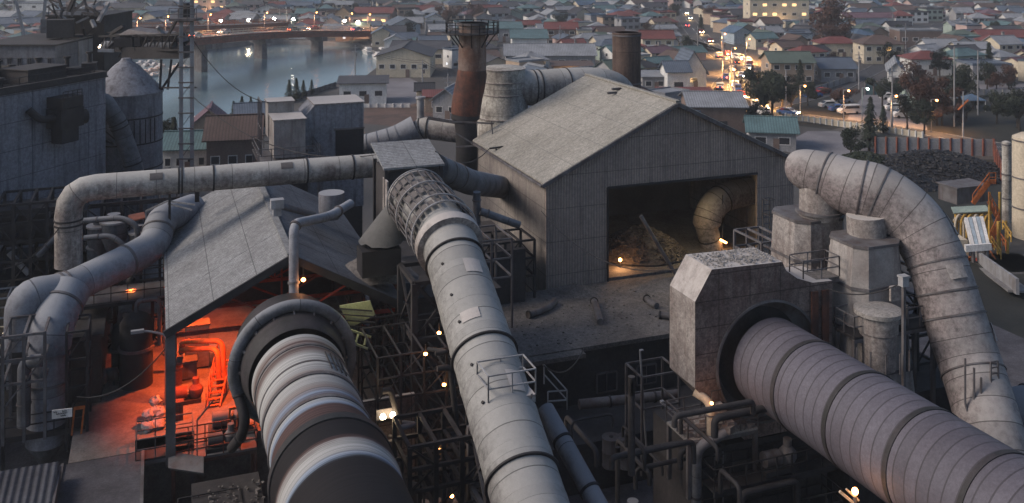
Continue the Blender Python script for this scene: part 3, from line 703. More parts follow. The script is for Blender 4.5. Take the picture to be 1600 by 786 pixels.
# burner floor equipment
def cabinet(name,label,c,s,m_,doors=2):
    t=thing(name,label,'cabinet',c)
    part(MB().box(c+Z*(s[2]/2+.12),s),'body',m_,t); part(MB().box(c+Z*.06,(s[0]*.9,s[1]*.9,.12)),'plinth','dark_steel',t)
    for i in range(doors):
        x=(-.5+(i+.5)/doors)*s[0]; part(MB().box(c+P_*x-D_*(s[1]/2+.02)+Z*(s[2]/2+.15),(s[0]/doors-.08,.04,s[2]*.86)),'door',m_,t)
    part(MB().box(c+Z*(s[2]+.17),(s[0]+.12,s[1]+.12,.1)),'top','mid_steel',t); return t
cabinet('control_cabinet','tall cream control cabinet lit orange at the back of the burner floor',atz(308,572,6),(1.5,1.0,2.7),'cream_paint')
cabinet('blower_cabinet','low wide dark cabinet standing left of the cream cabinet',atz(292,590,6),(1.2,.9,1.0),'mid_steel',1)
for i,(off,lb) in enumerate(((0,'outer'),(.55,'inner'))):
    y_=534+i*12
    pts=fillet([atz(283,575,6)+Z*1.0, at(285,y_,61), at(348-i*8,y_-2,60.2), at(352-i*8,640,60.2)],.6,6)
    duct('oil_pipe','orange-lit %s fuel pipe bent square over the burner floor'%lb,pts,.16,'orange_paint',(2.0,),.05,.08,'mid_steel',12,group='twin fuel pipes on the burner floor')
t=thing('floor_stair','light steel stair flight on the burner floor','stair',atz(325,645,6))
a0=atz(322,640,6); b0=atz(340,600,6)+Z*1.6
for s_ in (0,1): part(MB().bar(a0+P_*s_*.8,b0+P_*s_*.8,.08,.2),'stringer','orange_paint',t)
g=MB()
for i in range(8): e=a0.lerp(b0,(i+.5)/8); g.box(e+P_*.4,(.8,.25,.04))
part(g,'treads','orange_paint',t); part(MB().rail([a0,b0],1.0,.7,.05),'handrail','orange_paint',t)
def machine(name,label,cat,c,s=1.0,m_='mid_steel',base='dark_steel'):
    t=thing(name,label,cat,c)
    part(MB().box(c+Z*.12*s,(1.8*s,.9*s,.24*s)),'bed',base,t)
    part(MB().sweep([c+P_*(-.75*s)+Z*.62*s,c+P_*.1*s+Z*.62*s],.36*s,18),'motor',m_,t)
    part(MB().sweep([c+P_*.1*s+Z*.62*s,c+P_*.42*s+Z*.62*s],.1*s,10),'shaft','light_steel',t)
    part(MB().lathe(c+P_*.6*s,[(.3*s,.24*s),(.42*s,.5*s),(.42*s,.8*s),(.2*s,1.05*s),(.2*s,1.4*s)],18),'pump_body',m_,t); return t
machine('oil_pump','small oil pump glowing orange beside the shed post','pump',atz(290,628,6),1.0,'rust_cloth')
machine('feed_pump','dark feed pump near the kiln side of the burner floor','pump',atz(357,672,6),1.2)
machine('drain_pump','low pump set at the lower edge of the orange floor','pump',atz(345,700,6),.9)
for i,(x,y,lb) in enumerate(((279,655,'lower'),(278,600,'upper'))):
    c=atz(x,y,6); solo(MB().box(c+Z*.5,(.5,.4,1.0)).box(c+Z*1.05,(.6,.5,.1)).box(c+Z*.7-D_*.22,(.3,.06,.3)),'valve_box','rust_steel','%s rusty valve box against the shed post row'%lb,'box',c)
# big dark vessels left of the shed with orange light between them
def vessel(name,label,c,r,h,m_='dark_steel'):
    t=thing(name,label,'vessel',c)
    part(MB().lathe(c,[(r,0),(r,h*.85),(r*.75,h*.95),(r*.3,h)],28),'body',m_,t); part(MB().lathe(c,[(r+.1,h*.5),(r+.1,h*.54)],28),'hoop','mid_steel',t)
    part(MB().sweep(fillet([c+Z*h*.98,c+Z*(h+.7),c+Z*(h+.7)+P_*r*1.4,c+Z*h*.5+P_*r*1.4],.4),.14,10),'pipe','mid_steel',t); return t
vessel('dark_vessel','broad dark upright vessel left of the shed, orange light behind it',atz(213,600,6),1.0,4.6)
vessel('dark_vessel','narrow dark upright vessel casting a stripe of shadow over the orange floor',atz(187,590,6),.5,3.6)
for i,(x0,y0_) in enumerate(((152,606),(170,600))):
    c=atz(x0,y0_,6); t=thing('gas_cylinder','grey tank on its side at the foot of the orange floor, %s'%('left one' if i==0 else 'right one'),'tank',c)
    part(MB().sweep([c+Z*.6-P_*.7,c+Z*.6-P_*.6,c+Z*.6+P_*.5,c+Z*.6+P_*.6],[.15,.4,.4,.15],18),'shell','mid_steel',t); part(MB().box(c+Z*.12-P_*.3,(.15,.7,.3)).box(c+Z*.12+P_*.3,(.15,.7,.3)),'cradle','dark_steel',t)
solo(MB().box(PF(-5.7,72.5,8),(5,17,4)).box(PF(-5.7,72.5,10.1),(5.3,17.3,.2)),'light_stop_block','dark_wall','added low dark block stopping the orange light at the left of its floor','workshop',PF(-5.7,72.5,6))  # dark block added to keep the orange light from spreading left
F_=0
# street-type lamp arm near (225,515)
a0=at(262,545,55); t=thing('goose_neck_lamp','unlit goose-neck lamp arm reaching out left of the shed post','lamp',a0)
pts=spline([a0,at(258,525,55),at(240,519,54.8),at(222,517,54.6)],5); part(MB().sweep(pts,.06,8),'arm','light_steel',t); part(MB().box(pts[-1]-P_*.25,(.7,.25,.16)),'lamp_head','light_steel',t)

# ---- drop pipe over the shed and funnel
pts=fillet([at(548,318,60),at(515,338,57.5),at(463,349,54.3),at(459,360,54),at(459,470,53.2)],.8,6)
duct('drop_pipe','slim grey pipe running over the shed ridge and dropping to the banded kiln seal',pts,.27,'blue_duct',(1.6,6.2,9.3),.07,.14,'mid_steel',20,cat='pipe')
a0=at(459,470,53.2); solo(MB().lathe(a0-Z*1.2,[(.75,0),(.3,.9),(.3,1.2)],20),'drop_funnel','dark_steel','dark funnel under the drop pipe on the banded kiln seal','funnel',a0-Z*1.2)
a0=at(518,330,64); solo(MB().lathe(a0,[(.5,-.5),(.85,0),(.85,1.25)],28),'collecting_funnel','blue_duct','short round collecting funnel hanging under the long level duct','funnel',a0)
pts=[at(425,318,60),at(440,318,60)]
solo(MB().box(at(433,318,60),(.8,.6,.55)).box(at(433,318,60)-Z*.5,(.5,.4,.5)),'filter_box','light_steel','small pale box standing on the shed ridge','box',at(433,318,60))
solo(MB().sweep([at(440,322,60),at(492,336,61)],.2,12),'box_pipe','mid_steel','thin pipe from the pale ridge box to the collecting funnel','pipe',at(440,322,60))

# ---- ducts at the left
A0=at(107,297,61.6); B0=PF(toPF(A0)[0]+21.4,toPF(A0)[1],A0.z)
pts=fillet([at(107,416,61.6),A0+Z*.05,B0],1.6,4)
lev_pts=pts; lev=duct('level_duct','long level dusty duct crossing above the shed, elbowed down at its left end',pts,.83,'dusty_duct',(2.7,3.0,11.0,11.2,13.2,19.4,22.6),.05,.12,'dark_steel',44)
pts=fillet([at(36,540,57),at(36,462,57),at(98,455,58.6),at(205,404,63),at(243,382,65),at(250,345,66.5),at(300,325,72)],1.5,6)
duct('branch_duct','thick blue-grey duct rising diagonally from the left junction to behind the shed',pts,1.02,'blue_duct',(4.6,5.0,9.4,13.0),.06,.14,'mid_steel',44)
pts=fillet([at(110,452,58.8),at(80,510,56.5),at(74,570,56),at(72,690,56)],1.8,6)
duct('down_duct','thick duct falling from the left junction into the lower left platform',pts,[1.2]*9+[1.1]*(len(pts)-9),'blue_duct',(1.2,4.1,5.6),.08,.16,'mid_steel',44)
a0=at(72,690,56); solo(MB().lathe(a0-Z*1.4,[(.25,0),(1.0,1.3),(1.1,1.5)],32),'hopper_cone','dark_duct','dark cone hopper under the falling duct','hopper',a0-Z*1.4)
pts=fillet([at(66,563,54.4),at(38,566,54.4),at(37,665,54.4)],.7,6)
duct('side_pipe','smaller elbowed pipe hugging the left side of the falling duct',pts,.36,'dark_duct',(.8,3.2),.05,.1,'mid_steel',24,cat='pipe')

# ---- centre tube with the caged upper end
T0,T1,T2=at(652,312,57),at(700,372,51.2),at(832,800,37.6)
T3=T2+(T2-T1).normalized()*4
pts=fillet([T0,T1,T2,T3],1.6,8)
tube_pts=pts; tube=duct('centre_tube','long pale dusty tube descending through the middle of the picture',pts,1.48,'pale_tube',(8.0,14.2,20.5),.12,.1,'dark_steel',64)
for k in range(1,9):
    s_=7.2+k*2.08; p,d=along(pts,s_); part(MB().sweep([p-d*.02,p,p+d*.45,p+d*.46],[1.47,1.498,1.488,1.47],64,caps=False),'lapped_ring','pale_tube',tube)
p,d=along(pts,6.6); part(MB().sweep([p-d*.35,p-d*.3,p+d*.3,p+d*.35],[1.4,1.8,1.8,1.4],64,caps=False),'collar_ring','pale_plate',tube)
for s_ in (9.2,11.3,13.0,15.5,17.5):
    p,d=along(pts,s_); u=(Z*.75-P_*.66); u=(u-d*u.dot(d)).normalized(); part(MB().sweep([p+u*1.4,p+u*1.56],.07,10),'access_bolt','dark_steel',tube)
Dt=(T1-T0).normalized(); up=(Z-Dt*Z.dot(Dt)).normalized(); sd_=Dt.cross(up)
cg=thing('tube_cage','cage of plates and rods wrapped round the upper end of the centre tube','cage',T0-Z*3)
L=(T1-T0).length-.6
def cp(s_,a,r): return T0+Dt*s_+(sd_*math.cos(a)+up*math.sin(a))*r
g=MB()
for s_ in [L*i/5 for i in range(6)][::2]+[L]:
    ring=[cp(s_,-.5+4.1*k/30,1.84) for k in range(31)]
    g.sweep(ring,.045,8)
part(g,'hoops','light_steel',cg)
g=MB()
for k in range(17):
    a=-.4+3.9*k/16; g.bar(cp(0,a,1.78),cp(L,a,1.78),.05)
part(g,'rods','mid_steel',cg)
rnd=random.Random(4); g=MB()
for i in range(5):
    for k in range(16):
        if rnd.random()<.12: continue
        a=-.4+3.9*(k+.12)/16; a2=-.4+3.9*(k+.84)/16; s0=L*(i+.14)/5; s1=L*(i+.86)/5; r_=1.70+rnd.uniform(-.02,.03)
        g.quad(cp(s0,a,r_),cp(s0,a2,r_),cp(s1,a2,r_),cp(s1,a,r_))
part(g,'plates','grey_duct',cg)
g=MB()
for i in range(6):
    for s_ in (0,1):
        e=cp(L*i/5,3.5,1.9); g.bar(e,Vector((e.x,e.y,e.z-3.4)),.08)
for j in range(5):
    z_=T0.z-1.0-j*.8; g.bar(Vector((cp(0,3.5,1.9).x,cp(0,3.5,1.9).y,z_)),Vector((cp(L,3.5,1.9).x,cp(L,3.5,1.9).y,z_)),.08); 
    for i in range(6): e=cp(L*i/5,3.5,1.9); e=Vector((e.x,e.y,z_)); g.bar(e-P_*.5,e+P_*.1,.05)
part(g,'hanging_rods','light_steel',cg)
g=MB().sweep([T0+Dt*.1,T0-Dt*.5,T0-Dt*1.3],[1.75,1.65,.6],40); part(g,'dust_cap','dust_heap',cg)
# dust skirt hood at left of cage
a0=at(622,318,57.2); b=[]
t=thing('dust_skirt','pale flared dust skirt hanging beside the caged tube end over the shed roof','hood',at(600,385,57))
g=MB(); n=20; rings=[]
rnd=random.Random(8)
top=at(634,292,57.5); bot=at(597,376,56.6)
for f in (0,.3,.6,.85,1.0):
    cc=top.lerp(bot,f); r_=.25+1.15*f**.9; rings.append([cc+Vector((math.cos(2*math.pi*k/n)*r_,math.sin(2*math.pi*k/n)*r_*.8,(rnd.uniform(-.12,.12) if f==1 else 0))) for k in range(n)])
for q in rings: g.v+=q
for i in range(4):
    for k in range(n): g.face((i*n+k,i*n+(k+1)%n,(i+1)*n+(k+1)%n,(i+1)*n+k),None,True)
part(g,'skirt','pale_tube',t); part(MB().box(at(592,405,56.4),(2.3,1.6,1.5)),'box','dark_steel',t)
heap('roof_spill','lumpy grey spill of dust on the dark shed slope below the skirt','heap',at(585,425,58.5),2.6,1.4,'dust_deck',12)
# support trestle of the tube
def trestle(name,label,pc,dc,z0,z1,w_,d_,n=3,m_='dark_steel',th=.3,group=None):
    t=thing(name,label,'trestle',PF(pc,dc,z0),group=group); cs=[(-w_/2,-d_/2),(w_/2,-d_/2),(w_/2,d_/2),(-w_/2,d_/2)]
    for x,y in cs: part(MB().bar(PF(pc+x,dc+y,z0),PF(pc+x,dc+y,z1),th),'column',m_,t)
    g=MB(); h_=(z1-z0)/n; lev=MB()
    for k in range(n+1):
        z_=z0+h_*k
        for i in range(4):
            a=cs[i]; b=cs[(i+1)%4]; lev.bar(PF(pc+a[0],dc+a[1],z_),PF(pc+b[0],dc+b[1],z_),th*.7)
            if k<n:
                g.bar(PF(pc+a[0],dc+a[1],z_),PF(pc+b[0],dc+b[1],z_+h_),th*.4); g.bar(PF(pc+b[0],dc+b[1],z_),PF(pc+a[0],dc+a[1],z_+h_),th*.4)
    part(lev,'beam',m_,t); part(g,'brace',m_,t); return t
v=toPF(at(655,440,54)); trestle('tube_trestle','dark braced trestle under the caged end of the centre tube',v[0]+.6,v[1],0,15.6,2.6,3.2,5,'dark_steel',.32)
v=toPF(at(770,620,44)); trestle('tube_trestle','dark braced trestle under the lower part of the centre tube',v[0]+.9,v[1]+.5,0,11.2,2.8,2.6,4,'mid_steel',.3)
# service platform on the tube
def platform(name,label,corner,w_,d_,m_='mid_steel',rail=True,legs=0,deck='mid_steel',rh=1.1):
    """corner = near left corner of the deck's top, world; w_ along P, d_ along D"""
    t=thing(name,label,'platform',corner-Z*legs)
    c=corner+P_*w_/2+D_*d_/2-Z*.06; part(MB().box(c,(w_,d_,.12)),'deck',deck,t)
    [part(MB().box(c-Z*.16+D_*s_*(d_/2-.06),(w_,.12,.2)),'edge_beam',m_,t) for s_ in (-1,1)]
    if rail: part(MB().rail([corner,corner+P_*w_,corner+P_*w_+D_*d_,corner+D_*d_,corner],rh,1.0,.055),'railing',m_,t)
    if legs:
        for x in (.1,w_-.1):
            for y in (.1,d_-.1): part(MB().bar(corner+P_*x+D_*y-Z*.2,corner+P_*x+D_*y-Z*legs,.2),'leg',m_,t)
    return t
c0=at(763,629,40.5)
pf=platform('tube_platform','small railed service platform perched on the centre tube',c0,2.15,1.5,'light_steel',deck='pale_plate')
part(MB().bar(c0+Vector((.15,.2,0)),c0+Vector((.1,.6,-1.1)),.12).bar(c0+P_*2.0,c0+P_*1.5+D_*.6-Z*1.2,.12),'bracket','mid_steel',pf)
part(MB().box(c0+P_*1.2+D_*.7+Z*.12,(.5,.4,.22)),'toolbox','dark_steel',pf)
g=MB().rail([at(850,600,45),at(886,640,45),at(856,642,45)],.9,1.2,.05); solo(g,'loose_handrail','light_steel','bare triangular handrail just right of the tube platform','handrail',at(856,642,45))
# ---- penthouse where the level duct ends
pc,dc=toPF(at(640,300,64)); 
t=thing('transfer_house','small dusty transfer house with a single sloping roof above the caged tube','cabin',PF(pc,dc,8))
zr=34-352*62/1500
part(MB().box(PF(pc,dc+.6,zr-2.3),(3.6,3.2,4.2)),'wall','dark_wall',t)
part(MB().prism([PF(pc-2.05,dc-1.3,zr),PF(pc+2.05,dc-1.3,zr),PF(pc+2.05,dc+2.7,zr+.9),PF(pc-2.05,dc+2.7,zr+.9)],(0,0,.12)),'roof','shed_roof',t)
g=MB()
for x in (-1.85,1.85):
    for y in (-1.1,2.3): g.bar(PF(pc+x,dc+y,6),PF(pc+x,dc+y,zr),.22)
part(g,'frame','dark_steel',t)
part(MB().box(PF(pc-1.9,dc-1.2,zr-2.3),(.1,1.3,3.4)),'side_panel','pale_plate',t)
pts=fillet([at(680,262,66),at(735,285,73),at(788,293,86)],1.0)
duct('rear_duct','dark short duct running right from the transfer house towards the hall',pts,.95,'dark_duct',(2.0,4.4),.06,.12,'mid_steel',36)

# ---- elevator houses
def boxhouse(name,label,px,py,Y,w_,d_,h_,m_,cat='elevator house',chamfer=0,roof='pale_plate'):
    """px,py: near left bottom corner of the front"""
    c=at(px,py,Y); t=thing(name,label,cat,c); p,d=toPF(c)
    if chamfer:
        poly=[PF(p,d,c.z),PF(p+w_,d,c.z),PF(p+w_,d,c.z+h_),PF(p+chamfer,d,c.z+h_),PF(p,d,c.z+h_-chamfer)]
    else: poly=[PF(p,d,c.z),PF(p+w_,d,c.z),PF(p+w_,d,c.z+h_),PF(p,d,c.z+h_)]
    part(MB().prism(poly,D_*d_),'casing',m_,t)
    part(MB().box(PF(p+w_/2+chamfer/2,d+d_/2,c.z+h_+.06),(w_+.2-chamfer,d_+.2,.12)),'roof',roof,t)
    return t,p,d,c.z
t,p,d,z=boxhouse('elevator_house','pale boxy elevator head with stepped dusty roofs and a railed walkway',428,248,80,2.6,3.6,3.1,'concrete')
part(MB().box(PF(p+1.0,d+4.6,z+2.6),(2.2,2.2,3.0)),'upper_box','concrete',t); part(MB().box(PF(p+1.0,d+4.6,z+4.15),(2.4,2.4,.12)),'upper_roof','pale_plate',t)
platform('elevator_walkway','railed steel walkway on columns round the elevator head',PF(p-1.3,d-.9,z-.1),5.0,6.0,'mid_steel',legs=z-.3)
g=MB().rail([PF(p-.9,d+1,z),PF(p-.9,d+4,z)],4.6,1.0,.08); solo(g,'cage_ladder','mid_steel','tall ladder frame standing left of the elevator head','ladder',PF(p-.9,d+1,z))
solo(MB().box(PF(p+1.2,d+2.5,(z-1)/2),(3.2,4.5,z-1)),'elevator_shaft','dark_wall','dark lattice-clad shaft below the elevator head','shaft',PF(p+1.2,d+2.5))
t,p,d,z=boxhouse('filter_house','large blue-grey filter house with chamfered corner and a dark panel for the shade of its opening',476,330,84,5.2,4.2,9.2,'silo_metal','filter house',.9)
part(MB().box(PF(p+3.95,d-.03,z+5.4),(2.5,.1,3.0)),'recess','glass_dark',t)  # flat dark panel painting the shade inside the open bay
part(MB().box(PF(p+3.9,d-.1,z+6.98),(2.7,.2,.12)),'lintel','mid_steel',t)
solo(MB().box(PF(p+2.6,d+2,z/2),(5.0,4.0,z)),'filter_house_plinth','dark_wall','dark base block below the blue-grey filter house','base',PF(p+2.6,d+2))
# finned branch and pipes right of it
pts=spline([at(560,228,94),at(590,222,94),at(620,214,94.3),at(650,200,94.6)],5)
t=duct('ribbed_duct','ribbed bluish duct widening towards the pipe junction behind the shed',pts,[.95+.02*i for i in range(len(pts))],'blue_duct',(1.0,2.0,3.0,4.0),.06,.06,'blue_duct',32)
pts=fillet([at(655,238,95),at(652,198,95),at(726,207,94)],1.4,8)
duct('junction_pipe','fat elbowed pipe joining the rusty stack behind the shed',pts,1.08,'dusty_duct',(2.6,3.2),.1,.1,'black_band',36)
a0=at(657,186,95); solo(MB().sweep([a0,at(657,152,95)],.36,18).sweep([at(657,154,95),at(657,151,95)],.5,18),'vent_stub','light_steel','short pale vent pipe standing on the pipe junction','vent',a0)
solo(MB().bar(at(668,184,93),at(716,192,93),.16,.3).bar(at(685,184,93),at(700,191,93),.1),'strut_beam','mid_steel','light strut running above the fat pipe to the stack','strut',at(668,184,93))
# ---- rusty stack
pts=spline([at(729,290,93),at(729,215,93),at(727,185,93),at(731,150,93),at(737,120,93),at(738,90,93),at(738,37,93)],5)
n=len(pts); rr=[]
for q in pts: 
    py=HY+(H-q.z)*FP/93; rr.append(1.03*(1.02 if py>190 else (1.4 if 110<py<178 else (1.35 if py>=178 else 1.32-.05*(py<80)))))
stk=thing('rusty_stack','stack with a railed gallery at its top, rusting where it bends above its black foot','chimney',pts[0])
k1=next(i for i,q in enumerate(pts) if HY+(H-q.z)*FP/93<184); k2=next(i for i,q in enumerate(pts) if HY+(H-q.z)*FP/93<112)
part(MB().sweep(pts[:k1+1],rr[:k1+1],40),'foot','black_band',stk); part(MB().sweep(pts[k1:k2+1],rr[k1:k2+1],40),'elbow','rust_steel',stk); part(MB().sweep(pts[k2:],rr[k2:],40),'shaft','stack_steel',stk)
c=at(738,52,93); part(MB().lathe(c,[(1.3,-.05),(2.6,0),(2.6,.1),(1.3,.12)],32),'gallery_deck','dark_steel',stk)
g=MB(); ring=[c+Vector((math.cos(2*math.pi*k/20)*2.55,math.sin(2*math.pi*k/20)*2.55,.1)) for k in range(21)]
g.rail(ring,1.05,5,.07)
part(g,'gallery_rail','dark_steel',stk)
for k in range(8): a=2*math.pi*k/8; u=Vector((math.cos(a),math.sin(a),0)); part(MB().bar(c+u*2.3,c+u*1.3-Z*1.3,.1),'gallery_bracket','dark_steel',stk)
part(MB().lathe(at(738,37,93),[(1.5,-.1),(1.5,.12),(1.25,.12),(1.25,-.05),(.0,-.1)],32),'rim','mid_steel',stk)
t=thing('strut_cradle','dark strut cradle bracing the foot of the rusty stack','cradle',at(745,210,91))
part(MB().bar(at(706,190,91),at(772,193,91),.14).bar(at(712,208,91),at(762,238,91),.12).bar(at(712,230,91),at(768,226,91),.14).bar(at(768,190,91),at(772,240,91),.1),'strut','mid_steel',t)
# ---- pale settling tank
c=at(787,106,99)
t=thing('cyclone_tank','pale streaked cyclone tank with narrow upper drum beside the rusty stack','tank',c-Z*14)
part(MB().lathe(c,[(2.7,-15),(2.72,-6.8),(2.7,-5.0),(2.58,-4.4),(2.22,-2.7),(2.19,-2.6),(2.19,0),(1.9,.12),(0,.2)],48),'drum','tank_plate',t)
for z_ in (-.05,-1.35,-2.65,-5.0): r_=2.27 if z_>-3 else 2.78; part(MB().lathe(c,[(r_-.1,z_-.07),(r_,z_-.06),(r_,z_+.06),(r_-.1,z_+.07)],48),'hoop','pale_plate',t)
u=Vector((-.985,.17,0)); q=c+u*1.8-Z*1.75
part(MB().sweep([q,q+u*.8],1.37,36),'port','tank_plate',t); part(MB().sweep([q+u*.6,q+u*.74],1.48,36),'port_rim','rust_cloth',t); part(MB().sweep([q+u*.74,q+u*.98],[1.35,.9],36),'port_cap','rust_steel',t)
pts=spline([at(805,137,99.5),at(835,137,100),at(890,133,101.5),at(935,133,103),at(962,142,104),at(975,170,104.5),at(978,210,105)],6)
duct('cross_duct','fat rust-stained duct leading from the pale tank to behind the hall roof',pts,1.82,'dusty_duct',(1.9,2.5,5.6),.07,.12,'dark_steel',44)
c=at(979,52,109); t=thing('dark_stack','dark soot-stained steel stack rising behind the hall ridge','chimney',c-Z*18)
part(MB().lathe(c,[(1.61,-20),(1.61,-.1),(1.65,0),(1.65,.12),(1.35,.12),(1.35,-.6),(0,-.6)],48),'shaft','dark_stack',t)
for z_ in (-.2,-5.6): part(MB().lathe(c,[(1.6,z_-.08),(1.7,z_-.07),(1.7,z_+.07),(1.6,z_+.08)],48),'hoop','mid_steel',t)

# ---- great wall block and silo at the left
WR=-math.atan(.367); C1=at(165,118,85); zt=22.35
bl=thing('silo_block','great blue-grey windowless silo block filling the left edge','silo block',(C1.x,C1.y,0),WR)
Mw=Matrix.Rotation(WR,3,'Z'); 
def W(x,y,z): return Vector((C1.x,C1.y,0))+Mw@Vector((x,y,0))+Z*z
part(MB().box(W(-12,-22,zt/2),(24,44,zt),WR),'wall','silo_wall',bl)
part(MB().box(W(-12,-22,zt+.06),(24.3,44.3,.12),WR).bar(W(.02,-44,zt+.3),W(.02,0,zt+.3),.3,.5).bar(W(-24,.0,zt+.3),W(0,.0,zt+.3),.3,.5),'parapet','dark_wall',bl)
for i,(x,y,wd,dp,hh,lb) in enumerate(((-3,-5,3,4,1.2,'low plant box at the far corner of the silo block roof'),(-2.2,-13,1.6,7,.9,'long low duct box on the silo block roof edge'),(-7,-9,4,5,1.8,'squat machine box in the middle of the silo block roof'))):
    solo(MB().box(W(x,y,zt+.12+hh/2),(wd,dp,hh),WR).box(W(x,y,zt+.16+hh),(wd+.2,dp+.2,.1),WR),'roof_plant_box','dark_wall',lb,'plant box',W(x,y,zt),WR)
solo(MB().rail([W(-.3,-44,zt+.1),W(-.3,-1,zt+.1)],1.0,1.6,.06),'roof_railing','dark_steel','thin dark railing along the roof edge of the silo block','railing',W(-.3,-20,zt),WR)
# blower hung on the wall
def onW(px,py,off=0):       # pixel on the wall plane x=off
    n_=Mw@Vector((1,0,0)); k=(px-800)/FP; Pt=Vector((C1.x,C1.y,0))+n_*off; Y=(Pt.x*n_.x+Pt.y*n_.y)/(k*n_.x+n_.y); return at(px,py,Y)
c=onW(102,185,.9); t=thing('wall_blower','black blower set with square hood and round mouth hung on the silo block wall','blower',c,WR)
uw=Mw@Vector((0,1,0)); nw=Mw@Vector((1,0,0))
part(MB().box(c+Z*.1,(1.6,2.4,1.6),WR),'casing','dark_steel',t)
part(MB().sweep([c+uw*1.0-Z*.1,c+uw*1.9-Z*.1+nw*.3],.62,28),'inlet','dark_steel',t); part(MB().sweep([c+uw*1.88+nw*.3-Z*.1,c+uw*1.96+nw*.33-Z*.1],.56,28),'mouth','black_band',t)
part(MB().box(c+Z*1.4,(1.7,2.2,.9),WR).rail([c+Z*1.85-uw*1.0+nw*.8,c+Z*1.85+uw*1.0+nw*.8],.5,.5,.06),'hood','dark_steel',t)
part(MB().box(c-Z*1.3,(1.1,1.8,1.3),WR),'hopper','dark_steel',t)
part(MB().sweep(fillet([c-uw*1.0+Z*.2,c-uw*2.6+Z*.3,c-uw*3.2+Z*1.2-nw*.6],.5),.3,14),'inlet_pipe','dark_steel',t)
c=at(197,143,92); t=thing('cone_silo','round blue-grey silo with a conical roof beside the silo block','silo',Vector((c.x,c.y,0)))
part(MB().lathe(Vector((c.x,c.y,0)),[(3.3,0),(3.3,c.z)],56),'drum','silo_metal',t); part(MB().lathe(c,[(3.42,-.05),(3.42,.05),(1.2,2.45),(.5,3.0),(.4,3.2)],56),'cone_roof','silo_metal',t)
for z_ in (-2.2,-4.6,-7.0): part(MB().lathe(c,[(3.3,z_-.06),(3.36,z_-.05),(3.36,z_+.05),(3.3,z_+.06)],56),'hoop','dark_steel',t)
g=MB()
for k in range(7): a=-1.3+k*.16; u=Vector((math.cos(a),math.sin(a),0)); g.bar(c+u*3.36-Z*2.3,c+u*3.36-Z*4.5,.08)
part(g,'stiffener','dark_steel',t)
pts=fillet([at(150,160,86.5),at(163,158,86.5),at(184,190,86.8),at(190,205,87),at(213,270,87.5),at(216,330,87.6)],1.4,6)
duct('silo_pipe','curved blue-grey pipe running down the front of the cone-roofed silo',pts,.78,'dark_duct',(3.0,3.4,7.0),.07,.12,'dark_steel',28,cat='pipe')
solo(MB().bar(at(148,212,86),at(178,225,86),.14).bar(at(165,205,86),at(180,218,86),.1).bar(at(150,222,86),at(176,222,86),.1),'pipe_bracket','dark_steel','dark bracket arms sticking from the silo block beside the curved pipe','bracket',at(165,215,86))
# conveyor gallery above the silo
t=thing('conveyor_gallery','dark trussed conveyor gallery crossing above the cone-roofed silo','conveyor',at(220,92,94))
a0,b0=at(155,80,97),at(288,78,92)
for s_,lb in ((0,'lower_chord'),(1.5,'upper_chord')):
    part(MB().bar(a0+Z*s_,b0+Z*s_,.18).bar(a0+Z*s_+Vector((.3,1.8,0)),b0+Z*s_+Vector((.3,1.8,0)),.18),lb,'dark_steel',t)
g=MB(); n=12
for i in range(n):
    p=a0.lerp(b0,i/n); q=a0.lerp(b0,(i+1)/n); g.bar(p,q+Z*1.5,.1).bar(p,p+Z*1.5,.1).bar(p+Z*1.5+Vector((.3,1.8,0)),q+Vector((.3,1.8,0)),.1)
part(g,'truss','dark_steel',t); part(MB().sweep([a0+Vector((.2,.9,.4)),at(272,74,93.4)],.55,18),'belt_tube','dark_duct',t)
part(MB().prism([at(178,58,96),at(200,46,96),at(272,56,93),at(285,66,93)],(.3,2,.1)),'roof','mid_steel',t)
part(MB().prism([at(190,92,94.8),at(288,92,92.4),at(288,74,92.4),at(190,74,94.8)],(.2,1.9,0)),'side_cladding','dark_wall',t)
g=MB()
for (x0,x1) in ((252,250),(284,252),(268,262)): g.bar(at(x0,93,92.6),at(x1,140,92),.22)
g.bar(at(250,137,92),at(306,137,88),.14)
part(g,'leg','dark_steel',t)
part(MB().bar(at(262,56,93),at(278,28,92.5),.2).bar(at(278,28,92.5),at(290,28,88),.16),'boom','dark_steel',t)
# twin-post mast
c=at(283,265,85); t=thing('twin_post_mast','tall pale mast of two square posts with ladder rungs beside the river','mast',Vector((c.x,c.y,0)))
for x in (283,300): e=at(x,265,85); part(MB().bar(Vector((e.x,e.y,0)),Vector((e.x,e.y,31.5)),.34),'post','light_steel',t)
for x in (283,300):
    e=at(x,265,86.3)
    part(MB().bar(Vector((e.x,e.y,0)),Vector((e.x,e.y,31.5)),.2),'post','light_steel',t)
g=MB()
for k in range(22):
    z_=3+k*1.35; e=at(283,0,85); f_=at(300,0,85); g.bar(Vector((e.x-.2,e.y-.2,z_)),Vector((f_.x+.2,f_.y-.2,z_)),.1,.12)
    if k%2: g.bar(Vector((e.x,e.y,z_)),Vector((f_.x,f_.y,z_+1.35)),.05)
part(g,'rung','mid_steel',t)
e=at(291,30,85); part(MB().box(e,(2.4,1.8,.2),0),'head_deck','mid_steel',t); part(MB().rail([e+Vector((-1.2,-.9,0)),e+Vector((1.2,-.9,0))],1.0,.8,.06),'head_rail','mid_steel',t)
part(MB().lathe(at(291,18,86.5),[(.7,-.5),(.75,.2),(.4,.7),(0,.8)],20),'head_drum','dark_steel',t)
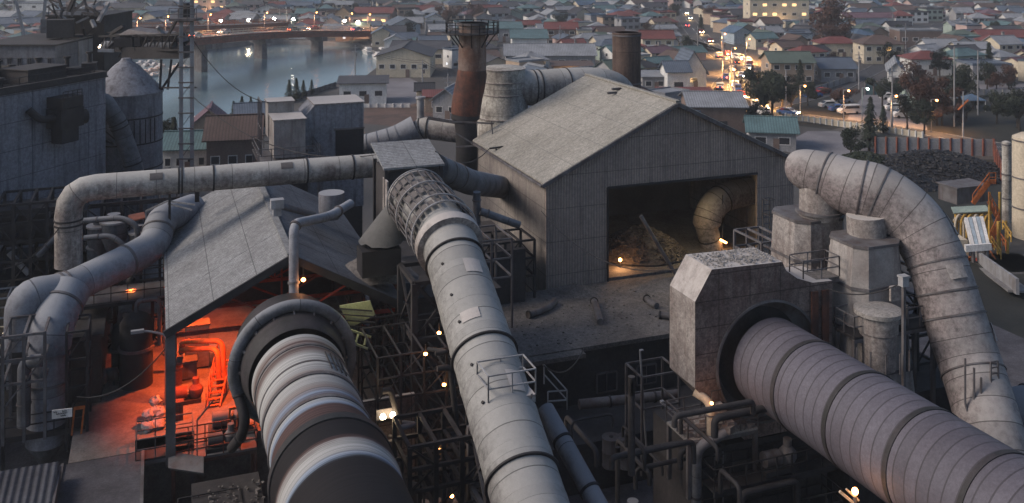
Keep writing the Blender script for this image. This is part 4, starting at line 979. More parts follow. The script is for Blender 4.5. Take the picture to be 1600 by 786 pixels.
# ---- buildings at the upper left
def simple_block(name,label,cat,px0,px1,pyb,pyt,Y,dep,m_,roofm='dark_wall',rot=0,win=None):
    a=at(px0,pyb,Y); b=at(px1,pyb,Y); h_=(pyb-pyt)*Y/FP; c=(a+b)/2+Vector((0,dep/2,h_/2)); t=thing(name,label,cat,Vector((c.x,a.y,0)),rot)
    zb=a.z; w_=(b-a).length
    part(MB().box(Vector((c.x,c.y,(zb+h_)/2)),(w_,dep,zb+h_),rot),'wall',m_,t)
    part(MB().box(Vector((c.x,c.y,zb+h_+.1)),(w_+.4,dep+.4,.2),rot),'roof',roofm,t)
    if win:
        nx,ny,wm=win
        for i in range(nx):
            for j in range(ny):
                x=a.x+w_*(i+.5)/nx; z_=zb+h_*(j+.5)/ny; window(t,Vector((x,a.y-.06,z_)),w_/nx*.4,h_/ny*.45,Vector((0,1,0)),'mid_steel',wm)
    return t
simple_block('long_plant_building','long low blue-grey plant building with small dark windows behind the silo block','building',-40,86,140,72,112,14,'blue_wall','dark_wall',0,(8,1,'glass_dark'))
simple_block('pale_store','pale windowless store wall between the plant building and the dark tower','building',98,123,110,60,118,8,'concrete')
t=simple_block('dark_tower','tall dark machine tower with a lattice headframe at the upper left','tower',74,163,200,26,122,9,'dark_steel','dark_steel')
for i,(x0,y0_,x1,y1_) in enumerate(((112,26,118,-6),(140,26,130,-6),(118,-4,132,-4),(112,20,132,2),(128,20,160,24),(95,26,98,12),(98,12,120,12),(150,26,146,6))): part(MB().bar(at(x0,y0_,120),at(x1,y1_,120),.3),'headframe_member','mid_steel',t)
g=MB().rail([at(76,24,121),at(162,24,121)],1.3,2,.1); part(g,'roof_rail','mid_steel',t)
for i,(x0,y0_,x1,y1_,lb) in enumerate(((38,55,22,-10,'pale slanting crane boom at the top left corner'),(68,30,72,-10,'thin upright mast left of the dark tower'))):
    Y=170; a,b=at(x0,y0_,Y),at(x1,y1_,Y); t=thing('crane_boom',lb,'crane',a); part(MB().bar(a,b,.5),'boom','light_steel',t); part(MB().bar(a-Z*12,a,.9),'tower','mid_steel',t); part(MB().bar(b,b-Z*3,.1),'cable','dark_steel',t)
# ================================================================ lower galleries, frames and small things of the works
# lower left platform with sign, pipes, railings
pl=platform('lower_platform','dark railed platform round the falling duct at the lower left',atz(-25,690,6.2),5.2,6.5,'dark_steel',legs=6.0,deck='dark_steel')
c=at(97,646,51.5); t=thing('notice_board','white notice board with two short dark lines of writing on the platform railing','sign',c-Z*.6)
part(MB().box(c,(1.0,.05,.46),TH-.1),'board','white_paint',t)
fr_=c-D_*.05
def text_bars():
    g=MB()
    for row,(segs,z_) in enumerate((([(-.40,-.34),(-.30,-.26),(.02,.10),(.14,.22),(.27,.31),(.35,.41)],.13),([(-.28,-.2),(-.17,-.1),(-.06,.0),(.04,.11),(.15,.2),(.24,.34)],.02),([(-.06,.0),(.03,.09),(.12,.18)],-.11))):
        for a,b in segs:
            g.box(c-D_*.045+P_*((a+b)/2)+Z*z_,((b-a),.012,.03)); g.box(c-D_*.045+P_*a+Z*(z_+.02),(.018,.012,.09)); g.box(c-D_*.045+P_*b+Z*(z_-.01),(.018,.012,.07))
    return g
part(text_bars(),'lettering','black_band',t); part(MB().bar(c-P_*.4-Z*.2+D_*.05,c-P_*.4-Z*1.1+D_*.05,.06).bar(c+P_*.4-Z*.2+D_*.05,c+P_*.4-Z*1.1+D_*.05,.06),'bracket','dark_steel',t)
# ribbed roof, bottom left corner
a=atz(92,738,6.4); p,d=toPF(a)
t=thing('ribbed_lean_to','dark ribbed lean-to roof in the bottom left corner','lean-to roof',PF(p-6,d-10,0))
part(MB().prism([PF(p-9,d,6.9),PF(p,d,6.9),PF(p,d-9,6.2),PF(p-9,d-9,6.2)],(0,0,.08)),'roof','rib_roof',t)
for x in (-.2,-3,-6): part(MB().bar(PF(p+x,d-.2,0),PF(p+x,d-.2,6.8),.2),'post','dark_steel',t)
part(MB().box(PF(p+.06,d-4.5,6.5),(.12,9,.5)),'edge_board','mid_steel',t)
# steel frame behind, with white lit bars
def frame_rack(name,label,px0,px1,pyb,pyt,Y,dep,nx,nz,m_='dark_steel',th=.14,diag=True,group=None,cat='steel frame'):
    a=at(px0,pyb,Y); b=at(px1,pyb,Y); h_=(pyb-pyt)*Y/FP; w_=(b.x-a.x)/CT; t=thing(name,label,cat,a-Z*min(a.z,1),group=group)
    cols,beams,br=MB(),MB(),MB()
    for i in range(nx+1):
        for y in (0,dep):
            e=a+P_*w_*i/nx+D_*y; part(MB().bar(Vector((e.x,e.y,max(0,a.z-2))),e+Z*h_,th),'column',m_,t)
    for j in range(1,nz+1):
        z_=h_*j/nz
        for y in (0,dep): beams.bar(a+D_*y+Z*z_,a+P_*w_+D_*y+Z*z_,th*.8)
        for i in range(nx+1): beams.bar(a+P_*w_*i/nx+Z*z_,a+P_*w_*i/nx+D_*dep+Z*z_,th*.8)
        if diag:
            for i in range(nx):
                if hash((px0*7+i*13+j*29)%97)%5<2: continue
                if (i+j)%2: br.bar(a+P_*w_*i/nx+Z*(z_-h_/nz),a+P_*w_*(i+1)/nx+Z*z_,th*.45)
                else: br.bar(a+P_*w_*(i+1)/nx+Z*(z_-h_/nz),a+P_*w_*i/nx+Z*z_,th*.45)
    part(beams,'beam',m_,t)
    if diag: part(br,'brace',m_,t)
    return t
frame_rack('pipe_rack','dark braced frame standing round the side pipe at the left edge',4,60,640,528,53,3,2,3,'mid_steel',.16)
frame_rack('pipe_rack','thin frame right of the falling duct at the lower left',104,132,650,520,55,2.5,1,3,'dark_steel',.14)
frame_rack('lit_scaffold','pale scaffold catching light behind the frames at the left edge',-10,44,620,468,62,2,3,5,'light_steel',.12)
a0=at(20,520,64); t=thing('strip_lamp','white strip lamp behind the scaffold at the left edge','lamp',a0); part(MB().box(a0,(1.2,.2,.12)),'tube','lamp_white',t); part(MB().bar(a0+Z*.1,a0+Z*2,.05),'rod','dark_steel',t); lamp_light(a0-Z*.3,60,(1,.85,.6),.3,parent=t)
# dark plant under and behind the level duct (left)
frame_rack('back_scaffold','dim frame of pipes and beams below the level duct, left of the shed',128,262,420,322,72,4,5,4,'dark_steel',.2)
frame_rack('back_scaffold','dim frame left of the elbow of the level duct',-6,84,470,322,66,4,4,5,'dark_steel',.2)
solo(MB().box(at(40,345,70),(8,3,2.4)).box(at(40,329,70),(8.4,3.4,.15)),'dim_gantry','dark_wall','dim gantry box crossing behind the elbow of the level duct','gantry',at(40,345,70))
for i,(x,y,r_,lb) in enumerate(((155,352,.8,'round dark cyclone with pale lid left'),(150,385,.6,'small dark cyclone below the pale-lidded one'),(178,345,.9,'round dark cyclone in the middle of the dim frame'),(218,362,.7,'round dark cyclone near the branch duct elbow'))):
    c=at(x,y,69); t=thing('small_cyclone',lb,'cyclone',c-Z*3); part(MB().lathe(c-Z*3,[(.15,0),(r_,1.8),(r_,3),(r_*.5,3.1),(r_*.5,3.5)],24),'body','dark_duct',t); part(MB().lathe(c,[(r_+.08,-.08),(r_+.08,.04),(r_*.5,.1)],24),'lid','light_steel',t)
for i,(q,lb) in enumerate((([(130,345),(190,340),(215,352),(215,420)],'upper'),([(132,372),(175,368),(200,390),(200,430)],'middle'),([(60,400),(110,345)],'slanting'),([(14,395),(45,428)],'pale slanting'))):
    pts=fillet([at(x,y,67) for x,y in q],.6,5); duct('process_pipe','%s process pipe in the dim frames left of the shed'%lb,pts,.2,'light_steel' if 'pale' in lb else 'dark_duct',(1.0,),.05,.1,'mid_steel',14,cat='pipe',group='process pipes left of the shed')
a=at(210,330,70); t=thing('rust_canopy','small rust-red canopy catching light behind the level duct','canopy',a)
part(MB().prism([at(200,338,70),at(225,333,70),at(228,342,69),at(203,347,69)],(0,0,.1)),'roof','rust_cloth',t); [part(MB().bar(at(x,y,69.2),at(x,y+36,69.2),.1),'post','dark_steel',t) for x,y in ((202,345),(226,342))]
solo(MB().bar(at(228,330,66),at(262,314,66),.12).bar(at(262,314,66),at(305,320,66),.1).bar(at(262,318,66),at(300,328,66),.1).bar(at(228,330,66),at(228,345,66),.1),'slope_ladder','light_steel','pale inclined ladder frame by the shed roof corner','ladder',at(228,345,66))
solo(MB().bar(at(265,262,66),at(265,400,66),.16).bar(at(308,265,67.5),at(308,315,67.5),.3),'duct_hanger','dark_steel','upright hanger posts gripping the level duct beside the shed','hanger',at(265,400,66))
platform('branch_walkway','dark walkway beneath the branch duct left of the shed',at(120,478,61),6.0,3,'dark_steel',legs=8)
frame_rack('under_scaffold','black frame filling the gap under the branch duct',118,250,600,480,66,4,5,4,'dark_steel',.22)
solo(MB().box(PF(-8.5,79,5),(7.0,10,10)).box(PF(-8.5,79,10.1),(7.4,10.4,.2)),'back_shed','dark_wall','dark flat shed behind the branch duct','shed',PF(-8.5,79,0))
# sacks and white-clad heap by the shed post
c=atz(244,672,6)
for i,(x,y,dz,s_) in enumerate(((232,672,0,1),(246,668,0,1.05),(238,662,0,.95),(244,660,.4,1),(233,664,.42,.9),(250,660,.38,.9),(243,652,.75,.85))):
    rnd=random.Random(i+3); cc=atz(x,y,6)+Z*(dz+.25); g=MB().lathe(cc,[(0,-.24*s_),(.34*s_,-.2*s_),(.42*s_,-.02),(.33*s_,.16*s_),(.12*s_,.24*s_),(0,.25*s_)],12)
    for v in g.v: v+=Vector((rnd.uniform(-1,1),rnd.uniform(-1,1),rnd.uniform(-1,1)))*.06
    solo(g,'lumpy_sack','sack','lumpy pale grey sack heaped against the shed corner post','sack',cc,group='sacks heaped at the shed corner')
platform('corner_gallery','small railed gallery jutting out below the sacks at the shed corner',atz(212,720,6),3.0,2.2,'mid_steel',legs=6,deck='dark_steel')
platform('front_gallery','railed gallery in front of the orange burner floor',atz(268,722,6),4.5,1.6,'rust_steel',legs=6,deck='mid_steel',rh=1.0)
solo(MB().prism([atz(263,722,6)+Z*.6,atz(318,728,6)+Z*.5,atz(318,742,6)+Z*.1,atz(263,737,6)+Z*.2],(0,.1,-.15)),'tilted_board','mid_steel','pale tilted board hung on the gallery front','board',atz(290,730,6))
a0=atz(308,720,6); t=thing('hook_pole','thin pole with a hooked top standing on the front gallery','pole',a0); part(MB().bar(a0,a0+Z*2.2,.07),'post','mid_steel',t); part(MB().bar(a0+Z*2.2,a0+Z*3.1+P_*.8,.07),'arm','mid_steel',t)
# orange channel bars at (300,650)z
for i,(x,lb) in enumerate(((112,'at the notice board'),(355,'at the kiln side'))):
    c=atz(x,680,6); t=thing('orange_hoist','small orange hoist frame standing %s'%lb,'hoist',c); part(MB().bar(c,c+Z*1.5+P_*.15,.1).bar(c+P_*.5,c+P_*.5+Z*1.5+P_*.15,.1),'frame','orange_paint',t); part(MB().bar(c+Z*1.5+P_*.1,c+P_*.7+Z*1.5,.14),'crossbar','orange_paint',t)
# pipe curl at lower part of left kiln + debris ledge
pts=fillet([at(362,700,50),at(378,680,49),at(384,655,48.5),at(372,620,49),at(372,560,50)],.9,6)
duct('curled_pipe','dark curled pipe at the left flank of the banded kiln',pts,.26,'dark_steel',(1.5,4),.06,.1,'dark_steel',16,cat='pipe')
rubble_field('floor_rubble','broken brick and rubble on the ledge left of the banded kiln',(2.5,5.2,46,52),5.9,160,.05,.2,'dust_deck',9)
solo(MB().box(PF(3.4,48.5,2.9),(3.4,9,5.8)),'rubble_ledge','dark_wall','dark ledge carrying rubble beside the banded kiln','ledge',PF(3.4,48.5))
for i in range(3): platform('lower_gallery','dark railed gallery low beside the banded kiln, %s'%('uppermost','middle one','lowest')[i],PF(1.0,50-i*2.4,4.8-i*1.2),3.0,1.6,'dark_steel',legs=3-i*.5,deck='rust_steel')
# right of the banded kiln: green-lit panel, scaffold jungle, lamp
c=at(556,498,53.5); t=thing('lit_hatch_panel','yellow-green lit panel with ladder bars under the right shed slope','panel',c-Z*1)
part(MB().prism([at(530,478,53.5),at(578,470,53.8),at(586,492,53.8),at(548,512,53.5)],(0,.1,0)),'panel','green_panel',t)
for i in range(4): part(MB().bar(at(528+i*3,482+i*9,53.2),at(582+i*2,486+i*9,53.4),.07),'bar','dark_steel',t)
c=at(556,520,52.5); t=thing('tilted_crate_frame','greenish tilted crate frame below the lit panel','crate frame',c); g=MB()
for i in range(4): g.bar(at(536+i*12,512+i*5,52.5),at(530+i*13,528+i*4,52),.1)
part(g,'rungs','green_panel',t); part(MB().bar(at(532,510,52.5),at(580,527,52.5),.1).bar(at(526,526,52),at(575,545,52),.1),'rails','green_panel',t)
lamp_light(at(556,472,52.2),26,(1,.95,.45),.2,parent=t)
frame_rack('kiln_side_scaffold','dark frame on the right flank of the banded kiln, nearest the shed',560,640,600,500,54,4,3,4,'black_band',.10)
frame_rack('kiln_side_scaffold','tall dark frame between the banded kiln and the centre tube',590,730,760,560,49,4,4,6,'black_band',.10)
frame_rack('kiln_side_scaffold','low dark frame at the bottom between banded kiln and centre tube',640,760,840,700,44,3,3,4,'dark_steel',.2)
a0=at(607,650,47.5); t=thing('bulkhead_lamp','bright double bulkhead lamp low between the banded kiln and the centre tube','lamp',a0)
for s_ in (-.28,.22): part(MB().lathe(a0+P_*s_,[(0,-.14),(.13,-.08),(.15,0),(.1,.12),(0,.15)],12),'bulb','lamp_white',t)
part(MB().box(a0+D_*.3,(1.1,.08,.5)),'backing_plate','mid_steel',t); lamp_light(a0-D_*.35+Z*.1,55,(1,.72,.42),.15,parent=t)
solo(MB().box(at(600,700,49.5),(3.2,.2,5.2)),'plate_wall','hood_plate','tall rusty plate wall lit by the bulkhead lamp','plate wall',at(600,740,49.5))
for i,(x,y,e) in enumerate(((686,520,10),(665,553,5),(694,601,8),(688,703,12),(706,775,14))):
    a0=at(x,y,49+i*.4); t=thing('glow_lamp',('small orange lamp highest between tube and trestle','faint orange lamp under the top frame','orange lamp in the middle of the dark frame','orange lamp low in the dark frame','orange lamp at the bottom edge near the centre tube')[i],'lamp',a0)
    part(MB().lathe(a0,[(0,-.09),(.09,-.05),(.1,.03),(0,.1)],10),'bulb','lamp_orange',t); part(MB().bar(a0+Z*.08,a0+Z*.5,.05),'stem','dark_steel',t); lamp_light(a0-D_*.3,e,(1,.42,.14),.1,parent=t)
rubble_field('frame_debris','tangle of broken rods and dust on the floor between the kilns',(9.8,15.5,40,50),4.0,260,.1,.5,'rubble',14)
solo(MB().box(PF(12.6,45,1.9),(6.4,11,3.8)),'machine_plinth','dark_wall','dark machine plinth between banded kiln and centre tube','plinth',PF(12.6,45))
rnd=random.Random(21)
for i in range(9):
    x=rnd.uniform(610,735); y=rnd.uniform(520,760); Y=rnd.uniform(45,50); L_=rnd.uniform(1.5,4)
    a=at(x,y,Y); b=a+Vector((rnd.uniform(-1,1)*L_*.5,rnd.uniform(-.5,.5),-L_ if rnd.random()<.6 else rnd.uniform(-.3,.3)))
    solo(MB().sweep(fillet([a-P_*rnd.uniform(.4,1.2),a,b],.4,5),rnd.uniform(.06,.16),10),'service_pipe','dark_steel' if i%2 else 'mid_steel','thin service pipe in the dark frames left of the centre tube','pipe',b,group='service pipes left of the centre tube')
# dark right side of the shed: wall, box etc
solo(MB().box(PF(17.2,60.5,6.2),(5.6,7.5,12.4)).box(PF(17.2,60.5,12.5),(6,8,.25)),'dark_plant_block','dark_wall','dark windowless plant block behind the centre tube','plant block',PF(17.2,60.5))
solo(MB().box(PF(21.5,72,5.5),(9.5,8,11)),'dark_store','dark_wall','dark store against the side wall of the hall','store',PF(21.5,72))
frame_rack('hall_side_scaffold','dim pipe frame along the foot of the hall side wall',742,836,470,385,72,3,4,3,'dark_steel',.18)
frame_rack('tube_side_scaffold','dim frame right of the caged tube end',735,800,470,380,58,3,2,3,'mid_steel',.12)
for i,(x0,y0_,x1,y1_) in enumerate(((690,300,730,340),(745,300,745,400),(705,330,728,372),(750,330,812,352))):
    duct('slack_pipe',('short dim pipe right of the cage','upright dim pipe by the hall side','slanting dim pipe below the hall eave','dim pipe low along the hall side')[i],[at(x0,y0_,70),at(x1,y1_,70.5)],.28,'dark_duct',(.6,),.06,.1,'mid_steel',16,cat='pipe')
# inclined duct right of tube (855-930, 640-786)
duct('slant_chute','straight dark blue chute slanting down right of the centre tube',[at(852,640,44.5),at(940,800,40)],.42,'dark_duct',(1.8,4.4),.06,.12,'dark_steel',20,cat='chute')
# below the flat-roofed building: ledge, pipe run, drums, stair
solo(MB().box(PF(28,56.5,1.6),(17,4.8,3.2)),'loading_ledge','dark_wall','dark loading ledge below the flat-roofed building','ledge',PF(28,56.5))
duct('ledge_pipe','long dim pipe running along the ledge below the flat-roofed building',[at(905,632,60),at(1060,616,61.5)],.3,'mid_steel',(2,5),.06,.12,'dark_steel',18,cat='pipe')
for i,x in enumerate((955,978)):
    c=atz(x,728,2.0); t=thing('steel_drum','%s of two grey drums standing in the dark below the ledge'%('left-hand one' if i==0 else 'right-hand one'),'drum',c)
    part(MB().lathe(c,[(.55,0),(.58,.05),(.55,.1),(.55,.9),(.58,.95),(.55,1.0),(.55,1.7),(.58,1.8),(.5,1.78),(0,1.76)],24),'barrel','mid_steel',t); part(MB().lathe(c,[(.12,1.78),(.12,1.86),(0,1.87)],10),'bung','dark_steel',t)
t=platform('yard_gallery','long dim railed gallery in the dark yard below the right hood',atz(870,720,2.0)+Z*0,12,3,'dark_steel',legs=2,deck='dark_steel')
solo(MB().box(PF(19.5,46,2.6),(9,6,.25)).box(PF(19.5,46,1.2),(8,5.4,2.4)),'dark_bunker','dark_wall','flat dark bunker in the yard at bottom centre','bunker',PF(19.5,46))
for q_,lb_ in ((17,'left'),(20,'middle'),(22.5,'right')): machine('yard_motor','dim %s motor set of the three on the bottom centre bunker'%lb_,'motor',PF(q_,45,2.8),1.5,'dark_duct')
solo(MB().box(PF(27.5,33,4.2),(9,10,.3)).box(PF(27.5,33,2),(8,9,4)),'dark_bunker','dark_wall','flat dark bunker in the yard under the grey kiln','bunker',PF(27.5,33))
machine('yard_motor','dim motor set on the dark bunker under the grey kiln','motor',PF(25,35,4.4),1.8,'dark_duct')
frame_rack('yard_scaffold','dim portal frame before the ledge below the flat roof',1003,1065,690,590,56,2,1,2,'mid_steel',.12,False)
for i,(x0,y0_,x1,y1_) in enumerate(((1000,548,1010,700),(1032,628,1095,676))):
    a0,b0=at(x0,y0_,57-i*4),at(x1,y1_,57-i*4); solo(MB().bar(a0,b0,.09).bar(a0+P_*.1,a0+P_*.1+Z*.05,.2),'guy_pole','light_steel',('upright thin pole before the flat-roofed building','slanting pale handrail bar leading to the rubble platform')[i],'pole',b0)
# rubble platform lit warm beside the hood
c=at(1075,690,49); 
t=platform('rubble_platform','broken railed platform heaped with pale rubble beside the right hood mouth',c,4.2,2.2,'mid_steel',legs=3,deck='dust_heap')
rubble_field('platform_rubble','pale rubble heaped on the platform beside the hood mouth',(toPF(c)[0]+.2,toPF(c)[0]+4,toPF(c)[1]+.2,toPF(c)[1]+2.1),c.z,150,.15,.55,'rubble',31)
duct('elbow_vent','small tan elbow vent rising above the rubble platform',fillet([at(1110,678,49.4),at(1110,628,49.4),at(1085,612,49.8)],.5),.22,'cream_paint',(1.,),.04,.08,'mid_steel',16,cat='pipe')
for i,(x,y) in enumerate(((1096,664),(1122,640),(1140,668))):
    cc=at(x,y,49.6); solo(MB().box(cc,(.7,.5,.35),.4*i).box(cc+Z*.25,(.4,.3,.2),.3),'broken_block','rubble',('flat pale broken block on the rubble platform','upright pale broken block by the hood mouth','broken block at the far end of the rubble platform')[i],'block',cc)
t=thing('platform_lamp','small warm lamp above the rubble platform','lamp',at(1108,625,48.6)); a0=at(1112,630,48.4)
part(MB().lathe(a0,[(0,-.08),(.08,-.04),(.08,.04),(0,.1)],10),'bulb','lamp_orange',t); part(MB().bar(a0,a0+Z*.6,.04).bar(a0+Z*.6,a0+Z*.6+P_*.6,.04),'bracket','dark_steel',t); lamp_light(a0-D_*.2-Z*.1,26,(1,.55,.3),.15,parent=t)
# hot leak at the bottom under the grey kiln
a0=at(1336,768,40); t=thing('flare_lamp','bare flaring lamp with lit pipe ends at the bottom edge under the grey kiln','lamp',a0)
part(MB().lathe(a0,[(0,-.16),(.10,-.1),(.14,.0),(.1,.12),(0,.18)],12),'flame','lamp_orange',t); part(MB().sweep([a0-Z*.2,a0-Z*1.8],.08,10),'stand','mid_steel',t); part(MB().bar(at(1312,768,40),at(1334,786,40),.1).bar(at(1322,764,40),at(1342,782,40),.07),'pipe_end','cream_paint',t); lamp_light(a0-D_*.5+Z*.1,20,(1,.5,.2),.1,parent=t)
# right background behind the duct: dark block wall & posts under the duct bend
frame_rack('chamber_scaffold','dim frame of columns beside the tapered settling chamber',1405,1470,620,440,56,3,2,4,'dark_steel',.2)
frame_rack('chamber_scaffold','dim frame behind the two settling chambers',1190,1235,460,380,60,3,2,3,'mid_steel',.14)
solo(MB().box(PF(39.5,46,4.5),(8.5,7,9)),'chamber_plinth','dark_wall','dark base block under the settling chambers','base',PF(39.5,46))
platform('chamber_walkway','narrow railed walkway between the two settling chambers',at(1255,440,52.2),2.4,1.2,'mid_steel',deck='dust_deck')
platform('duct_walkway','dim railed walkway low beside the round dusty tank',at(1335,528,51),5.5,1.6,'mid_steel',legs=6,deck='dark_steel')
t=trestle('duct_trestle','dark trestle under the lower end of the big bent duct',toPF(at(1500,640,50.5))[0],toPF(at(1500,640,50.5))[1]+1,0,6.0,3,3,3,'dark_steel',.25)

# patches, hatches, stiffeners and slack cables on the big pieces
for s0,s1,a0_,a1_ in ((7.6,8.9,1.9,2.6),(10.2,10.9,1.1,1.7),(13.3,14.3,2.2,2.7)):
    def rad(s_): return 1.66
    part(strip(big_pts,rad,s0,s1,a0_,a1_,lift=.05),'patch_plate','pale_plate',big)
for s0,s1,a0_,a1_ in ((9.4,10.3,1.5,2.1),(12.6,13.2,.9,1.5),(16.3,17.4,1.7,2.2)): part(strip(tube_pts,1.49,s0,s1,a0_,a1_),'patch_plate','pale_plate',tube)
for s0,s1,a0_,a1_ in ((9.2,10.0,.4,1.0),(17.6,18.4,.5,1.1)): part(strip(lev_pts,.84,s0,s1,a0_,a1_),'patch_plate','grey_duct',lev)
for t_,pc_,dc_,w_,zz_ in ((chA,)+vA+(4.0,13.5),(chB,)+vB+(4.6,12.5)):
    for x in (-.55,.0,.55): part(MB().box(PF(pc_+x*w_*.42,dc_-2.14,zz_),(.1,.16,3.6)),'stiffener','mid_steel',t_)
    part(MB().box(PF(pc_+.25,dc_-2.2,zz_+2.6),(.8,.14,.8)),'hatch','pale_plate',t_)
def cable(label,a,b,sag,w_=.035):
    a,b=Vector(a),Vector(b); pts_=[a.lerp(b,i/14)-Z*sag*4*(i/14)*(1-i/14) for i in range(15)]
    solo(MB().sweep(pts_,w_,6),'slack_cable','dark_steel',label,'cable',a)
cable('slack cable from the mast head to the elevator house',at(300,60,85),at(420,160,82),1.2)
cable('slack cable from the mast to the transfer house roof',at(300,150,85),at(600,240,66),2.0)
cable('slack cable from the transfer house to the hall eave',at(680,236,65),at(765,232,80),1.0)
cable('slack cable over the dusty flat roof to the hood',at(846,330,74),at(1100,410,52),2.0)
cable('slack cable from the tube platform to the low building',at(848,570,42),at(912,545,59),.8)
cable('slack cable along the dark side of the kiln shed',at(640,470,56),at(740,430,60),.8)
cable('slack cable from the junction post to the hood',at(1412,440,50),at(1290,450,52),.5)
cable('slack cable across the left frames to the level duct',at(5,420,60),at(110,330,61),.8)
cable('slack cable from the shed post to the lower left platform',at(262,540,53),at(120,620,54),.9)
# jumble on the conveyor gallery and the dark tower
rnd=random.Random(33)
t=thing('gallery_machinery','dark jumble of slanting beams and boards on top of the conveyor gallery','machinery',at(215,75,95))
for i in range(22):
    x=rnd.uniform(165,285); y=rnd.uniform(48,84); x2=x+rnd.uniform(-26,26); y2=y+rnd.uniform(-18,14)
    part(MB().bar(at(x,y,rnd.uniform(94,96)),at(x2,y2,rnd.uniform(94,96)),rnd.choice((.12,.2,.3))),'beam','light_steel' if i%5==0 else 'dark_steel',t)
for i in range(3): part(MB().box(at(195+i*32,66-i*2,95.2),(1.8,1.2,.9),.1),'housing','dark_wall',t)
t=thing('tower_machinery','black tangle of struts and sheaves on the dark tower','machinery',at(120,28,119))
for i in range(20):
    x=rnd.uniform(78,160); y=rnd.uniform(0,60); part(MB().bar(at(x,y,rnd.uniform(118,121)),at(x+rnd.uniform(-22,22),y-rnd.uniform(2,30),rnd.uniform(118,121)),rnd.choice((.15,.25,.4))),'strut','dark_steel' if i%4 else 'light_steel',t)
part(MB().box(at(95,44,118.5),(3,2.2,2.2)),'housing','dark_wall',t)
lp_=at(157,73,113); t=thing('tower_lamp','round white lamp glowing at the right foot of the dark tower','lamp',lp_); part(MB().lathe(lp_,[(0,-.25),(.22,-.15),(.25,0),(.15,.2),(0,.25)],12),'bulb','lamp_white',t); part(MB().bar(lp_+Z*.2,lp_+Z*.2+Vector((-.2,1.5,.3)),.08),'bracket','dark_steel',t); lamp_light(lp_-Vector((0,.6,0)),60,(1,.8,.5),.2,parent=t)
# rooftop bits behind the silo block edge
for i,(x,y,Y_,w_,h_) in enumerate(((18,128,82,2.2,1.0),(60,120,84,1.6,1.4),(105,112,86,2.6,.8),(140,108,86,1.2,1.2))):
    c_=at(x,y,Y_); solo(MB().box(c_,(w_,1.4,h_),.3).sweep([c_+Z*h_*.4,c_+Z*(h_*.5+.9)],.18,10).sweep([c_+Z*(h_*.5+.8),c_+Z*(h_*.5+1.0)],.32,10),'roof_ventilator','dark_wall','dark ventilator box on the silo block roof, %s'%('nearest the picture edge','beside the plant building','below the pale store','nearest the cone roof')[i],'ventilator',c_)

# clutter in the dark pocket between the low building and the grey kiln
rnd=random.Random(51)
for i in range(16):
    x=rnd.uniform(890,1160); y=rnd.uniform(650,780); Y_=rnd.uniform(44,51); a_=at(x,y,Y_)
    if a_.z<.4: a_.z=.6
    k=rnd.choice((P_,P_,D_,Z)); b_=a_+k*rnd.uniform(1.5,5); 
    solo(MB().sweep(fillet([a_-Z*rnd.uniform(.3,1.0),a_,b_,b_-Z*rnd.uniform(.2,1.2)],.35,5),rnd.uniform(.06,.2),10),'yard_pipe','dark_steel' if i%3 else 'dark_wall','dim bent pipe in the dark pocket before the flat-roofed building','pipe',a_,group='dim pipes in the dark pocket')
g=MB()
t=thing('pier_ladder','dim ladder and brackets on the pier under the hood','ladder',PF(27.2,43.2,0))
for s_ in (0,.5): part(MB().bar(PF(27.2+s_,43.15,0),PF(27.2+s_,43.15,7.6),.07),'rail','mid_steel',t)
for i in range(18): g.bar(PF(27.2,43.15,.5+i*.4),PF(27.7,43.15,.5+i*.4),.05)
part(g,'rungs','mid_steel',t)
for i,(z_,lb) in enumerate(((6.4,'upper'),(4.2,'middle'),(2.2,'lower'))):
    platform('pier_ledge','%s of three dim railed ledges on the face of the hood pier'%lb,PF(26.4,41.9-i*.5,z_),7.5,1.2+i*.5,'dark_steel',deck='dark_steel')
duct('pier_pipe','dim upright pipe on the left corner of the hood pier',fillet([PF(25.9,42.8,.3),PF(25.9,42.8,8.3),PF(27.5,42.6,8.9)],.6),.26,'dark_duct',(2.5,5.5),.05,.1,'dark_steel',16,cat='pipe')
machine('ledge_blower','dim blower on the upper ledge of the hood pier','blower',PF(30.5,42.4,6.5),1.1,'mid_steel')
# ================================================================ the town: ground, river, roads, bridges
def gxy(px, py, z=0.0): v = atz(px, py, z); return Vector((v.x, v.y, z))
river_px = [(60,262),(150,262),(252,236),(300,212),(345,196),(385,180),(430,164),(470,152),(528,130),(572,118),(598,98),(594,84),(562,68),(500,64),(440,62),(392,63),(330,70),(250,80),(190,86),(120,92),(40,98)]
river = [gxy(*q) for q in river_px]
far = [Vector((-1500,-60,0)),Vector((1500,-60,0)),Vector((1500,2600,0)),Vector((-1500,2600,0))]
tri = geometry.tessellate_polygon([far, river])
g = MB(); g.v = far+river
for t_ in tri: g.face(t_)
for f in list(range(len(g.f))):
    a,b,c = (g.v[i] for i in g.f[f])
    if (b-a).cross(c-a).z < 0: g.f[f] = tuple(reversed(g.f[f]))
solo(g, 'ground', 'ground_dirt', kind='structure', rot=0)
g = MB(); 
for i in range(len(river)):
    a, b = river[i], river[(i+1)%len(river)]; g.quad(a, b, b-Z*2.6, a-Z*2.6)
solo(g, 'river_bank_wall', 'kerb_grey', kind='structure', rot=0)
g = MB(); xs=[v.x for v in river]; ys_=[v.y for v in river]
g.quad((min(xs)-5,min(ys_)-5,-1.6),(max(xs)+5,min(ys_)-5,-1.6),(max(xs)+5,max(ys_)+5,-1.6),(min(xs)-5,max(ys_)+5,-1.6))
solo(g, 'river_water', 'river_water', kind='structure', rot=0)
def patch(name, pxs, material, z=.004):
    vs=[gxy(*q) for q in pxs]; g=MB(); g.v=[v+Z*z for v in vs]
    for t_ in geometry.tessellate_polygon([vs]):
        a,b,c=(vs[i] for i in t_); g.face(t_ if (b-a).cross(c-a).z>0 else tuple(reversed(t_)))
    return solo(g,name,material,kind='structure',rot=0)
